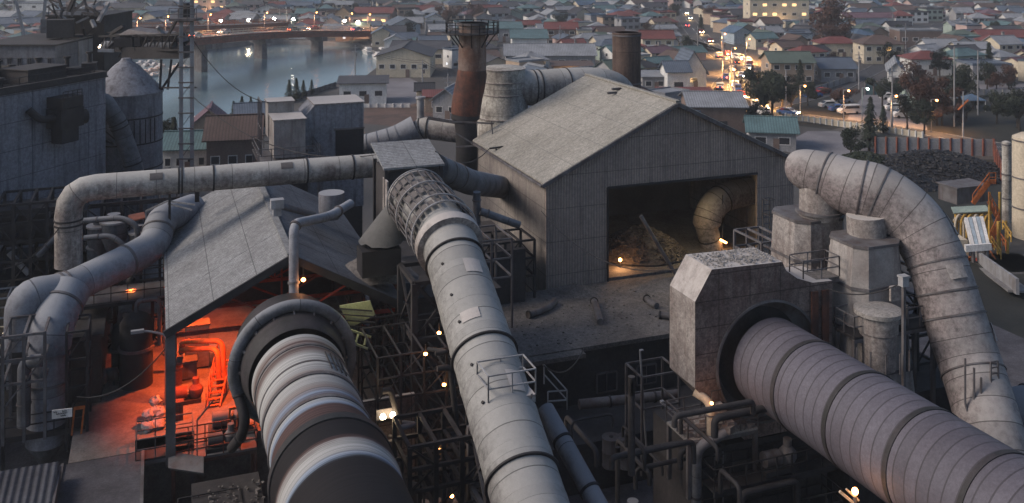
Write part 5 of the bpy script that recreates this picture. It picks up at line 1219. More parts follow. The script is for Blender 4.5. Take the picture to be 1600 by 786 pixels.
def road(name, pxs, wd, material='asphalt', z=.008, lines=True):
    pts=spline([gxy(*q) for q in pxs],8); g=MB(); ln=MB(); kb=MB(); L=[];Rr=[]
    for i,p in enumerate(pts):
        d=(pts[min(i+1,len(pts)-1)]-pts[max(0,i-1)]).normalized(); n=Vector((-d.y,d.x,0)); L.append(p+n*wd/2+Z*z); Rr.append(p-n*wd/2+Z*z)
    for i in range(len(pts)-1):
        g.quad(Rr[i],Rr[i+1],L[i+1],L[i])
        for A in (L,Rr): kb.bar(A[i]+Z*.06,A[i+1]+Z*.06,.18,.12)
        if lines and i%2==0:
            m0=(L[i]+Rr[i])/2+Z*.006; m1=(L[i+1]+Rr[i+1])/2+Z*.006; n=(L[i]-Rr[i]).normalized()*.09; ln.quad(m0-n,m1-n,m1+n,m0+n)
    solo(g,name,material,kind='structure',rot=0); solo(kb,name+'_kerb','kerb_grey',kind='structure',rot=0)
    if lines: solo(ln,name+'_marking','white_paint',kind='structure',rot=0)
    return pts
patch('car_park', [(1318,200),(1330,172),(1352,147),(1408,147),(1446,190),(1452,214),(1400,206)], 'gravel_lot')
patch('brown_field', [(560,192),(575,162),(640,158),(705,160),(735,175),(740,205),(640,200)], 'brown_field')
patch('yard_lot', [(1420,150),(1435,130),(1640,130),(1660,152)], 'gravel_lot')
patch('pale_lot', [(1210,232),(1262,205),(1310,205),(1370,240),(1320,262)], 'gravel_lot')
patch('quay_lot', [(535,166),(632,166),(700,150),(640,122),(560,124)], 'gravel_lot', .006)
lit_px=[(1062,14),(1082,44),(1106,70),(1134,90),(1161,99),(1152,117),(1137,135),(1148,156),(1172,171),(1215,180),(1300,190),(1440,210),(1530,226),(1640,238)]
lit=road('main_road', lit_px, 7.5)
rd2=road('side_road', [(1172,171),(1240,158),(1300,142),(1340,122),(1372,106),(1400,86),(1440,60),(1470,36)], 5.0, lines=False)
rd3=road('river_road', [(600,49),(680,50),(760,46),(860,44),(960,50),(1060,60),(1120,80)], 6.0)
rd4=road('far_road', [(120,36),(260,34),(400,30),(520,26),(600,32),(602,49)], 6.0)

patch('dark_garden',[(1150,206),(1158,120),(1205,105),(1262,130),(1330,128),(1318,198),(1300,203),(1180,188)],'garden_earth',.003)
patch('dark_garden',[(1452,212),(1420,160),(1640,157),(1720,250),(1560,232)],'garden_earth',.003)
patch('dark_yard_ground',[(1480,480),(1500,400),(1560,430),(1760,420),(1900,700),(1480,700)],'garden_earth',.003)
patch('scrap_ground',[(1300,330),(1340,240),(1560,250),(1600,330),(1480,360)],'garden_earth',.004)
# ---- bridges
def bridge(name,label,key,wd,thick,piers,m_,rail_m,lampn=0):
    t=thing(name,label,'bridge',key[0],0); pts=spline(key,8); g=MB(); rl=[]; sd=[]
    for i,p in enumerate(pts):
        d=(pts[min(i+1,len(pts)-1)]-pts[max(0,i-1)]).normalized(); n=Vector((-d.y,d.x,0)).normalized(); sd.append((p+n*wd/2,p-n*wd/2))
    top=MB(); gir=[MB(),MB()]
    for i in range(len(pts)-1):
        (a,b),(c,d)=sd[i],sd[i+1]; top.quad(b,d,c,a); top.quad(b-Z*.5,a-Z*.5,c-Z*.5,d-Z*.5); 
        for gi,(A,B) in enumerate(((a,c),(b,d))): top.quad(A,A-Z*.5,B-Z*.5,B); gir[gi].bar(A.lerp(b if A is a else a,.08)-Z*(.5+thick/2),B.lerp(d if B is c else c,.08)-Z*(.5+thick/2),.4,thick)
    part(top,'deck','kerb_grey',t); [part(g_,'girder',m_,t) for g_ in gir]
    for s_ in (0,1):
        r_=MB().rail([q[s_] for q in sd[::2]],1.1,3,.16); part(r_,'railing',rail_m,t)
        part(MB().sweep([q[s_]-Z*.1 for q in sd],.34,6),'kerb',m_,t)
    for q in piers:
        c=Vector((q.x,q.y,-2)); h_=q.z-.5-thick+2
        part(MB().box(c+Z*(h_*.5-.6),(2.0,wd*.45,h_-1.2),.9).box(c+Z*(h_-.7),(2.4,wd*.9,1.4),.9),'pier','mid_steel',t)
    return t,sd
bk=[at(225,67,232),at(262,62,252),at(313,57,272),at(407,50,303),at(495,47.5,325),at(560,48,338),at(606,49,352)]
bt,bsd=bridge('river_bridge','long low road bridge on pale piers curving across the river',bk,9,1.5,[at(313,57,272),at(407,50,303),at(495,47.5,325)],'rust_cloth','cream_paint')
bk2=[at(150,42,300),at(230,41,312),at(300,40,325),at(375,38,340),at(440,35,360)]
b2,_=bridge('red_girder_bridge','rusty red girder bridge farther up the river behind the mast',bk2,7,1.8,[at(200,42,308),at(340,39,332)],'rust_cloth','orange_paint')
# ---- lamp posts
def town_lamp(name,label,base,h_,bulb,e=None,col=(1,.6,.25),group=None,r_=.22):
    t=thing(name,label,'street lamp',base,0,group)
    part(MB().sweep([base,base+Z*h_],.09,8),'post','light_steel',t); part(MB().bar(base+Z*h_,base+Z*h_+Vector((.9,-.3,.1)),.12),'arm','light_steel',t)
    part(MB().lathe(base+Z*(h_-.1)+Vector((.9,-.3,0)),[(0,-r_),(r_*.8,-r_*.6),(r_,0),(r_*.7,r_*.6),(0,r_*.8)],10),'bulb',bulb,t)
    if e: lamp_light(base+Z*(h_-.6)+Vector((.9,-.3,0)),e,col,.4,'SPOT',parent=t,spot=2.3,aim=base+Vector((1.2,-.3,0)))
    return t
for i,(px,py,lb) in enumerate(((1128,88,'farthest along the lit road'),(1166,98,'at the first bend of the lit road'),(1143,116,'inside the second bend of the lit road'),(1129,136,'at the tightest bend of the lit road'),(1140,158,'just before the dark trees on the lit road'),(1192,172,'where the lit road leaves the dark trees'))):
    town_lamp('street_lamp','added orange lamp for the light-trail glow %s'%lb,gxy(px,py),7,'lamp_orange',24000,(1,.50,.16),'added lamps on the lit road')  # lamps added to brighten the asphalt like traffic light trails
for i,(px,py) in enumerate(((1250,180),(1318,189),(1392,199),(1455,207))):
    town_lamp('street_lamp','added orange lamp for the light streak of the fence road, %s'%(('behind the teal shed','nearest the green lamp','before the car park','at the scrap fence')[i]),gxy(px,py),6,'lamp_orange',4500,(1,.50,.2),'added lamps on the fence road')  # added too, for the streak of light along this road
town_lamp('street_lamp','greenish white street lamp glowing before the car park',gxy(1347,206),8,'lamp_green',220,(.7,1,.8))
for i,f in enumerate((.10,.25,.40,.55,.7,.85,.95)):
    q=bsd[int(f*(len(bsd)-1))][0]; o=town_lamp('bridge_lamp','lamp post on the river bridge, number %d from the mast end'%(i+1),q,6,'lamp_orange',3500,(1,.45,.22),'lamp posts along the river bridge')
    o['label']='lamp post on the river bridge, %s'%('by the mast','at the first pier','before the middle span','over the middle span','past the second pier','near the far bank','at the far abutment')[i]
for i,(px,py,e) in enumerate(((170,84,0),(342,60,0),(425,56,0),(455,57,0),(535,60,0),(556,62,0),(215,78,0),(385,58,0))):
    town_lamp('quay_lamp','white quay lamp on the far river bank, %s'%('beyond the cone silo','left of the mast gap','above the middle of the water','right of the middle of the water','beside the far bridge end','by the moored boats','behind the conveyor','opposite the nearest pier')[i],gxy(px,py-3),6,'quay_white',None,group='quay lamps on the far bank',r_=.5)

# ---- houses
def wmesh():
    me=bpy.data.meshes.new('window'); s=.5
    fr=[(-.5,0,-.5),(.5,0,-.5),(.5,0,.5),(-.5,0,.5)]; y=-.07
    vs=[(x,0,z) for x,_,z in fr]+[(x,y,z) for x,_,z in fr]+[(x*.84,y,z*.82) for x,_,z in fr]+[(x*.84,-.03,z*.82) for x,_,z in fr]
    fs=[]; mi=[]
    for i in range(4):
        j=(i+1)%4; fs+=[(i,j,4+j,4+i),(4+i,4+j,8+j,8+i),(8+i,8+j,12+j,12+i)]; mi+=[0,0,0]
    fs.append((12,13,14,15)); mi.append(1); me.from_pydata(vs,[],fs); me.materials.append(MATS['white_paint']); me.materials.append(MATS['glass_dark']); me.polygons.foreach_set('material_index',mi); return me
WIN=wmesh()
def add_window(parent,loc,w_,h_,rotz=0,lit=False):
    o=bpy.data.objects.new('window',WIN); COL.objects.link(o); o.parent=parent; o.location=loc; o.scale=(w_,1,h_); o.rotation_euler=(0,0,rotz)
    if lit: o.material_slots[1].link='OBJECT'; o.material_slots[1].material=MATS['lit_window' if lit==1 else 'cool_window']
    return o
def slab(g,a,b,c,d,th=.16):   # roof plane with thickness, counterclockwise from above
    a,b,c,d=map(Vector,(a,b,c,d)); g.prism([a,b,c,d],(0,0,-th))
def roof_mesh(kind,W_,Dp,h_,rise,ov=.6,x0=0,y0=0):
    g=MB(); x=W_/2+ov; y=Dp/2+ov; e=h_-ov*rise/(Dp/2 if kind!='gy' else W_/2)
    V_=lambda X,Y_,Z_: (X+x0,Y_+y0,Z_)
    if kind=='gx': slab(g,V_(-x,-y,e),V_(x,-y,e),V_(x,0,h_+rise),V_(-x,0,h_+rise)); slab(g,V_(x,y,e),V_(-x,y,e),V_(-x,0,h_+rise),V_(x,0,h_+rise)); g.box(V_(0,0,h_+rise+.04),(2*x,.35,.18),0)
    elif kind=='gy': slab(g,V_(-x,-y,e),V_(0,-y,h_+rise),V_(0,y,h_+rise),V_(-x,y,e)); slab(g,V_(x,y,e),V_(0,y,h_+rise),V_(0,-y,h_+rise),V_(x,-y,e)); g.box(V_(0,0,h_+rise+.04),(.35,2*y,.18),0)
    elif kind=='hip':
        r_=max(.4,x-y) ; A=[V_(-x,-y,h_-.1),V_(x,-y,h_-.1),V_(x,y,h_-.1),V_(-x,y,h_-.1)]; B=[V_(-r_,0,h_+rise),V_(r_,0,h_+rise)]
        slab(g,A[0],A[1],B[1],B[0],.12); slab(g,A[2],A[3],B[0],B[1],.12); g.prism([A[1],A[2],B[1]],(0,0,-.12)); g.prism([A[3],A[0],B[0]],(0,0,-.12)); g.box(V_(0,0,h_+rise+.02),(2*r_+.3,.35,.16),0)
    elif kind=='flat':
        g.box(V_(0,0,h_+.1),(W_+.3,Dp+.3,.2),0); 
        for sx,sy,lx,ly in ((0,-1,W_+.3,.2),(0,1,W_+.3,.2),(-1,0,.2,Dp-.1),(1,0,.2,Dp-.1)): g.box(V_(sx*(W_/2+.05),sy*(Dp/2+.05),h_+.4),(lx,ly,.4),0)
    elif kind=='mono': slab(g,V_(-x,-y,h_),V_(x,-y,h_),V_(x,y,h_+rise),V_(-x,y,h_+rise))
    return g
def wall_mesh(kind,W_,Dp,h_,rise,x0=0,y0=0):
    g=MB(); a,b=W_/2,Dp/2
    if kind=='gx': g.prism([(x0+a,y0-b,0),(x0+a,y0+b,0),(x0+a,y0+b,h_),(x0+a,y0,h_+rise-.12),(x0+a,y0-b,h_)],(-W_,0,0))
    elif kind=='gy': g.prism([(x0-a,y0-b,0),(x0+a,y0-b,0),(x0+a,y0-b,h_),(x0,y0-b,h_+rise-.12),(x0-a,y0-b,h_)],(0,Dp,0))
    elif kind=='mono': g.prism([(x0+a,y0-b,0),(x0+a,y0+b,0),(x0+a,y0+b,h_+rise-.1),(x0+a,y0-b,h_-.1)],(-W_,0,0))
    else: g.box((x0,y0,h_/2),(W_,Dp,h_),0)
    return g
PROTO={}
def proto(kind,i):
    """wall mesh, roof mesh, lower roof mesh, windows, extras"""
    rnd=random.Random(hash((len(kind),i))%999+i*17+len(kind)*5)
    W_=rnd.uniform(8.5,11.5); Dp=rnd.uniform(6.8,8.6); lo=None; wins=[]
    if kind=='gabled two-storey': h_,ri,k=5.4,rnd.uniform(1.5,2.3),'gx'
    elif kind=='gable-fronted': h_,ri,k=5.2,rnd.uniform(1.9,2.6),'gy'; W_,Dp=Dp,W_
    elif kind=='hip-roofed': h_,ri,k=5.4,rnd.uniform(1.6,2.1),'hip'
    elif kind=='low gabled': h_,ri,k=2.9,rnd.uniform(1.4,1.9),'gx'; W_*=1.25
    elif kind=='flat-roofed': h_,ri,k=6.4,0,'flat'
    else: h_,ri,k=5.3,1.6,'hip' # skirted
    wm=wall_mesh(k,W_,Dp,h_,ri); rm=roof_mesh(k,W_,Dp,h_,ri)
    if kind=='skirt-roofed':
        wm=wall_mesh('flat',W_+2.4,Dp+2.2,2.8,0); wm2=wall_mesh('gx',W_-1.2,Dp-1,5.3,1.6); b=len(wm.v); wm.v+=wm2.v
        for f in wm2.f: wm.f.append(tuple(q+b for q in f)); wm.uv.append(None); wm.sm.append(False)
        rm=roof_mesh('gx',W_-1.2,Dp-1,5.3,1.6); lo=MB(); X,Y_=W_/2+1.8,Dp/2+1.7; x,y=W_/2-.7,Dp/2-.6
        for q in (((-X,-Y_),(X,-Y_),(x,-y),(-x,-y)),((X,-Y_),(X,Y_),(x,y),(x,-y)),((X,Y_),(-X,Y_),(-x,y),(x,y)),((-X,Y_),(-X,-Y_),(-x,-y),(-x,y))):
            slab(lo,(*q[0],2.7),(*q[1],2.7),(*q[2],3.5),(*q[3],3.5),.12)
        for n_ in range(3): wins.append(((n_-1)*W_*.27,-Dp/2-1.1,1.4,1.7,1.3,0)); 
        for n_ in range(2): wins.append(((n_-.5)*W_*.36,-Dp/2+.5,4.4,1.7,1.1,0))
        wins.append((W_/2-.6,0,4.4,1.5,1.0,math.pi/2)); wins.append((-W_/2+.6,0,4.4,1.5,1.0,-math.pi/2))
    else:
        st=[1.4] if h_<4 else [1.4,4.1]
        nx=2 if W_<8.6 else 3
        for z_ in st:
            for n_ in range(nx): 
                if rnd.random()<.88: wins.append((W_*((n_+.5)/nx-.5)+rnd.uniform(-.3,.3),-Dp/2,z_,rnd.choice((1.3,1.7,2.2)),1.2,0))
            wins.append((W_/2,Dp*rnd.uniform(-.2,.2),z_,1.4,1.1,math.pi/2)); wins.append((-W_/2,Dp*rnd.uniform(-.2,.2),z_,1.4,1.1,-math.pi/2))
    ex={}
    g=MB(); g.box((0,-Dp/2-.55,2.75),(W_*.6,1.1,.12),0); 
    for q in range(7): g.box((-W_*.3+W_*.1*q,-Dp/2-1.06,3.2),(.07,.07,.9),0)
    g.box((0,-Dp/2-1.06,3.66),(W_*.6,.09,.09),0); ex['balcony']=g
    ex['chimney']=MB().box((W_*.2,Dp*.18,h_+ri*.7+.6),(.7,.7,1.9),0).box((W_*.2,Dp*.18,h_+ri*.7+1.6),(.9,.9,.15),0)
    g=wall_mesh('mono',3.2,3.4,2.3,.5,W_/2+1.7,-Dp*.15); ex['annex']=g
    ex['porch']=MB().box((-W_*.2,-Dp/2-.9,2.55),(2.6,1.8,.14),0).box((-W_*.2-1.2,-Dp/2-1.65,1.25),(.14,.14,2.5),0).box((-W_*.2+1.2,-Dp/2-1.65,1.25),(.14,.14,2.5),0)
    def m(gm,nm): 
        me=bpy.data.meshes.new(nm); me.from_pydata([tuple(v) for v in gm.v],[],gm.f); me.materials.append(MATS['mid_steel']); return me
    return dict(wall=m(wm,'wall'),roof=m(rm,'roof'),lo=m(lo,'skirt_roof') if lo else None,wins=wins,ex={k_:m(v,k_) for k_,v in ex.items()},W=W_,D=Dp)
def child(parent,name,me,mt):
    o=bpy.data.objects.new(name,me); COL.objects.link(o); o.parent=parent; o.material_slots[0].link='OBJECT'; o.material_slots[0].material=MATS[mt]; return o
KINDS_=['gabled two-storey','gable-fronted','hip-roofed','low gabled','flat-roofed','skirt-roofed']
used_labels=set(); boxes=[]
def place_house(loc,rot,kind,vi,rc,wc,feat,label,scale,nwin,rnd,group='houses of the town'):
    if (kind,vi) not in PROTO: PROTO[(kind,vi)]=proto(kind,vi)
    P=PROTO[(kind,vi)]; r=thing('house',label,'house',loc,rot,group); r.scale=scale
    child(r,'wall',P['wall'],'wall '+wc); child(r,'roof',P['roof'],'roof '+rc)
    if P['lo']: child(r,'skirt_roof',P['lo'],'roof '+rc)
    if feat in P['ex']: child(r,feat,P['ex'][feat],'white_paint' if feat in('balcony','porch') else ('wall '+wc if feat=='annex' else 'kerb_grey'))
    ws=P['wins'][:]; rnd.shuffle(ws); ws.sort(key=lambda q:abs(q[5]))
    lit_n=0
    for k,(x,y,z_,w_,h_,rz) in enumerate(ws[:nwin]):
        lit_=0
        if feat=='lit window' and lit_n<1: lit_=1; lit_n+=1
        elif feat!='lit window' and rnd.random()<.04: lit_=2
        add_window(r,(x,y,z_),w_,h_,rz,lit_)
    return r
masks=[river_px,[(1112,78),(1184,78),(1195,182),(1125,182),(1108,150)],[(1300,212),(1322,160),(1348,144),(1412,144),(1450,178),(1480,225)],
       [(1415,168),(1425,140),(1640,126),(1700,240),(1440,230)],
       [(1160,205),(1162,125),(1205,110),(1255,135),(1325,150),(1320,205)],
       [(500,262),(540,190),(560,120),(730,118),(760,262)],
       [(1148,260),(1150,180),(1290,190),(1700,220),(1700,400),(1150,400)],
       [(-300,260),(-300,104),(60,100),(250,236),(380,160),(440,120),(560,108),(640,118),(600,262)]]
masks=[[gxy(*q) for q in m_] for m_ in masks]
def inpoly(p,poly):
    c=False; n=len(poly)
    for i in range(n):
        a,b=poly[i],poly[i-1]
        if (a.y>p.y)!=(b.y>p.y) and p.x<(b.x-a.x)*(p.y-a.y)/(b.y-a.y)+a.x: c=not c
    return c
roads=[(lit,6.5),(rd2,5),(rd3,5.5),(rd4,5.5)]
def road_near(p,extra=0):
    for pts,wd in roads:
        for i in range(0,len(pts)-1):
            a,b=pts[i],pts[i+1]; ab=b-a; t_=max(0,min(1,(p-a).dot(ab)/max(ab.length_squared,1e-6)))
            if (p-(a+ab*t_)).length<wd+extra: return True
    return False
hand=[]   # (x,y,radius) taken by hand-placed buildings
# hand-placed buildings: px0,px1 of the front, base row, height(m), depth, roof kind, rise, roof, wall, rot, windows(n per storey, storeys), label, category
HB=[
 (588,672,121,5.6,17,'gy',2.2,'dark grey','cream',.0,(5,1),'long cream warehouse with grey roof, gable to the river near the rusty stack','warehouse'),
 (610,700,100,4.5,12,'gx',1.6,'dark grey','cream',-.05,(3,1),'low cream shed wing with dark roof behind the cream warehouse','warehouse'),
 (531,603,163,4.6,8,'mono',.5,'dark grey','white',.12,(3,1),'white riverside shed with dark flat roof and dark doors','shed'),
 (651,676,166,3.6,5,'gx',1.0,'black','cream',.1,(1,1),'tiny cream shed with black roof left of the rusty stack','shed'),
 (664,700,175,3.2,5,'mono',.6,'rust red','tan',.1,(1,1),'rusty-roofed hut below the tiny cream shed','shed'),
 (676,716,190,4.6,8,'gy',1.8,'silver grey','grey',-.2,(2,1),'grey gabled outhouse with black trim beside the rusty stack','shed'),
 (800,855,90,6.0,22,'gx',1.6,'teal','white',.02,(5,1),'long white store with bright teal roof behind the pale tank','warehouse'),
 (790,930,108,4.0,12,'gx',2.4,'silver grey','grey',.02,(4,1),'wide grey workshop with weathered silver roof behind the fat pipe','workshop'),
 (865,925,122,3.2,7,'mono',.4,'brown','tan',.02,(6,1),'low tan office with a row of lit windows behind the fat pipe','office'),
 (750,815,66,5,16,'gx',1.6,'teal','grey',.05,(4,1),'grey depot with dull teal roof right of the rusty stack top','warehouse'),
 (853,902,72,6.0,9,'gx',1.8,'rust red','brown',.0,(3,2),'dark brown house with long rust red roof behind the silver workshop','house'),
 (902,925,74,5.6,7,'flat',0,'silver grey','cream',.0,(2,2),'small cream two-storey block beside the red-roofed brown house','house'),
 (922,948,62,4.5,8,'hip',1.6,'silver grey','white',.0,(2,1),'white cottage with silver hipped roof left of the dark stack','house'),
 (1004,1053,90,6.0,9,'gx',1.9,'rust red','cream',.0,(3,2),'cream house with deep red roof and balcony right of the dark stack','house'),
 (1043,1078,146,5.2,8,'gx',1.8,'slate blue','white',.05,(0,0),'white blank-walled house below the tall white gable','house'),
 (1064,1104,141,4.6,9,'gy',4.6,'slate blue','white',.12,(1,1),'white house with very steep pointed gable left of the lit road','house'),
 (1004,1042,142,3.4,7,'mono',.5,'silver grey','grey',.0,(2,1),'grey lean-to with ribbed silver roof at the dark stack foot','shed'),
 (1032,1112,166,2.6,5,'mono',.7,'rust red','tan',-.05,(0,0),'low tan store with rusty ribbed roof before the steep gable','shed'),
 (1078,1164,212,5.4,12,'gx',1.6,'silver grey','brown',-.05,(0,0),'dark shed with smooth silver roof at the right end of the hall ridge','shed'),
 (1172,1242,236,3.4,8,'gx',1.6,'teal','grey',-.18,(2,1),'small shed with pale teal gable roof between hall and big duct','shed'),
 (1172,1264,44,11.5,12,'flat',0,'silver grey','cream',.0,(6,3),'large cream apartment block with lit storeys at the top right of the hall','apartment block'),
 (1322,1398,46,5.0,9,'gx',1.6,'plum','white',.0,(5,1),'long white hall with plum roof below the big round tree','house'),
 (1406,1472,74,5.4,9,'flat',0,'silver grey','brown',.0,(4,1),'brown house with bright white flat roof edge beyond the car park','house'),
 (1350,1412,100,5.8,9,'hip',2.2,'brown','cream',.0,(4,2),'cream house with wide brown hipped roof behind the car park','house'),
 (1425,1487,118,4.4,8,'hip',1.6,'rust red','white',.0,(3,1),'white bungalow with red hipped roof above the green wall','house'),
 (1452,1500,96,4.6,9,'gx',1.6,'silver grey','white',-.05,(3,1),'white house with pale silver roof right of the red bungalow','house'),
 (1500,1550,100,4.6,9,'gx',1.4,'silver grey','cream',-.05,(3,1),'cream house with pale silver roof beside the white silver-roofed one','house'),
 (1535,1620,78,4.4,10,'gx',1.8,'rust red','brown',.0,(0,0),'open-fronted hall with long dark red roof near the right edge','hall'),
 (1520,1580,132,4.6,9,'flat',0,'slate blue','grey',.0,(0,0),'grey open carport block with flat roof beyond the grey lot','carport'),
 (1205,1272,132,5.6,9,'gx',2.0,'mossy green','tan',.02,(4,2),'tan house with large mossy roof right of the lit road','house'),
 (1283,1345,92,4.8,8,'hip',1.6,'rust red','cream',.0,(3,1),'cream house with faded red hipped roof left of the brown-roofed house','house'),
 (1283,1338,128,3.6,9,'gx',2.0,'slate blue','grey',.03,(3,1),'low grey house with broad slate blue roof before the side road','house'),
 (1390,1410,138,4.6,14,'gy',1.6,'silver grey','white',-.35,(0,0),'narrow white gabled barn beside the green wall','barn'),
 (20,86,34,8,10,'flat',0,'silver grey','white',.0,(3,3),'white three-storey block beyond the dark tower','apartment block'),
 (352,400,43,5.0,9,'hip',1.8,'silver grey','white',.0,(4,1),'white round-windowed house with pale roof above the river','house'),
 (400,436,34,6,9,'gy',1.8,'dark grey','white',.0,(4,2),'white gabled house with two window rows above the bridge','house'),
 (524,548,48,7,9,'gy',2.6,'brown','tan',.0,(2,2),'tan gabled house at the far bridge end','house'),
 (505,526,48,5.0,7,'hip',1.6,'slate blue','white',.0,(2,2),'small white house with blue roof left of the tan gable','house'),
 (552,612,36,4.6,12,'gx',2.0,'rust red','brown',-.05,(0,0),'long dark red roofed hall beyond the bridge end','hall'),
 (612,656,60,5,12,'gy',2.4,'slate blue','pale blue',.35,(2,1),'pale blue gabled store at the bridge abutment','warehouse'),
 (548,606,48,5.4,6,'flat',0,'silver grey','pinkish',.0,(4,2),'pinkish shop row lit orange at the far bridge end','shop'),
 (300,352,24,8,9,'flat',0,'silver grey','pinkish',.0,(4,3),'pinkish apartment block with lit floors above the mast','apartment block'),
 (225,300,34,5,10,'gx',1.6,'slate blue','tan',.0,(4,1),'tan store with slate blue roof behind the conveyor gallery','warehouse'),
 (165,222,28,5,9,'gx',1.8,'dark grey','cream',.0,(3,1),'cream store with dark roof right of the dark tower','warehouse'),
 (780,800,60,6,7,'flat',0,'silver grey','white',.0,(2,2),'narrow white block behind the pale tank','house'),
 (255,322,275,4.2,9,'gx',1.6,'teal','white',.15,(4,1),'white workshop with pale blue-green roof at the mast foot','workshop'),
 (325,402,285,6.5,9,'gx',2.4,'brown','brown',.2,(3,1),'brown-walled workshop with broad tan gable behind the level duct','workshop'),
 (305,350,222,3.6,7,'gy',2.2,'plum','tan',.25,(0,0),'tan gabled boat shed by the river bank right of the mast','boat shed'),
 (372,412,208,3.4,9,'gx',1.4,'slate blue','grey',.3,(0,0),'grey shed with slate blue roof behind the elevator head','shed'),
]
hr=random.Random(5)
for (x0,x1,yb,h_,dep,k,ri,rc,wc,rot,(wx,wy),lb,cat) in HB:
    a,b=gxy(x0,yb),gxy(x1,yb); W_=(b-a).length/math.cos(rot) if abs(rot)<.5 else (b-a).length; c=(a+b)/2+Vector((-math.sin(rot),math.cos(rot),0))*dep/2
    t=thing(cat.replace(' ','_'),lb,cat,(c.x,c.y,0),rot)
    for gm,nm,mt in ((wall_mesh(k,W_,dep,h_,ri),'wall','wall '+wc),(roof_mesh(k,W_,dep,h_,ri),'roof','roof '+rc)):
        o=mk(gm,nm,mt); o.parent=t
    for i in range(wx):
        for j in range(wy):
            l_=1 if ('lit' in lb and cat!='house' and hr.random()<.75) else (1 if hr.random()<.05 and cat=='house' else 0)
            add_window(t,(W_*((i+.5)/wx-.5),-dep/2,h_*(j+.5)/wy),min(2.0,W_/wx*.55),min(1.3,h_/wy*.45),0,l_)
    if wx:
        for j in range(max(1,wy)):
            for s_ in (-1,1): add_window(t,(s_*W_/2,-dep*.1,h_*(j+.5)/wy),1.6,1.1,s_*math.pi/2)
        d_=mk(MB().box((W_*.08,-dep/2-.04,1.05),(1.0,.08,2.1),0),'door','wall brown'); d_.parent=t
    else:
        d_=mk(MB().box((0,-dep/2-.04,1.3),(min(3.5,W_*.4),.08,2.6),0),'door','dark_steel'); d_.parent=t
    if 'balcony' in lb: o=mk(MB().box((0,-dep/2-.6,2.9),(W_*.8,1.2,.12),0).box((0,-dep/2-1.15,3.5),(W_*.8,.08,1.0),0),'balcony','white_paint'); o.parent=t
    if 'lit' in lb and cat in ('apartment block','shop','office'): lamp_light(Vector((c.x,c.y-dep/2-3,3)),260 if cat!='apartment block' else 500,(1,.62,.28),.6,parent=t)
    hand.append((c.x,c.y,max(W_,dep)*.55))
# the rest of the town in rows
rnd=random.Random(42); cand=[]
Y=158.0
while Y<620:
    sp=10.8 if Y<330 else 11.8
    X=-.56*Y-10; off=rnd.uniform(0,sp)
    while X<.56*Y+14:
        ang=.18+.35*math.sin(X*.011+1)+.25*math.sin(Y*.013)
        p=Vector((X+off+rnd.uniform(-1.5,1.5),Y+rnd.uniform(-1.5,1.5)+ .0,0)); X+=sp
        # narrow lanes every third row keep the rows apart
        if any(inpoly(p+Vector((dx,dy,0)),m_) for m_ in masks for dx,dy in ((0,0),(5,0),(-5,0),(0,6),(0,-6))): continue
        if road_near(p,4.0): continue
        if any((p.x-x)**2+(p.y-y)**2<(r_+4.4)**2 for x,y,r_ in hand): continue
        if rnd.random()<.06: continue
        cand.append((p,ang))
    Y+=sp*.86
trees_free=[]
cand.sort(key=lambda q:q[0].y)
def zone(p):
    px=800+FP*p.x/p.y; py=HY+H*FP/p.y
    side='left of river' if px<150 else ('across the river' if px<610 else ('behind rusty stack' if px<800 else ('behind the hall' if px<1000 else ('left of road' if px<1140 else ('right of road' if px<1290 else 'beyond car park')))))
    row='front' if py>95 else ('second' if py>62 else ('middle' if py>35 else 'far'))
    return '%s row %s'%(row,side)
FE=['lit window','balcony','chimney','annex','porch','plain front']
rk,wk=list(ROOFS),list(WALLS)
rw=[.08,.22,.14,.08,.12,.22,.04,.05,.05,.03]; ww=[.24,.30,.10,.16,.06,.06,.03,.05]
NH=min(290,len(cand)); extra=[]
print('house candidates',len(cand))
for i,(p,ang) in enumerate(cand):
    if i>=NH: extra.append((p,ang)); continue
    z_=zone(p)
    for _ in range(60):
        kind=rnd.choices(KINDS_,(.26,.14,.2,.14,.1,.16))[0]; rc=rnd.choices(rk,rw)[0]; wc=rnd.choices(wk,ww)[0]; fe=rnd.choices(FE,(.08,.18,.1,.16,.18,.22))[0]
        if kind in('low gabled',) and fe=='balcony': fe='porch'
        lb='%s %s house, %s roof, %s, %s'%(kind,wc,rc,fe,z_)
        if lb not in used_labels: break
    used_labels.add(lb)
    rot=ang+(math.pi/2 if rnd.random()<.3 else 0)+(0 if rnd.random()<.8 else rnd.uniform(-.3,.3))
    s_=rnd.uniform(.70,.88)
    place_house((p.x,p.y,0),rot,kind,rnd.randrange(3),rc,wc,fe,lb,(s_,s_,s_*rnd.uniform(.92,1.05)),9 if p.y<300 else 6,rnd)
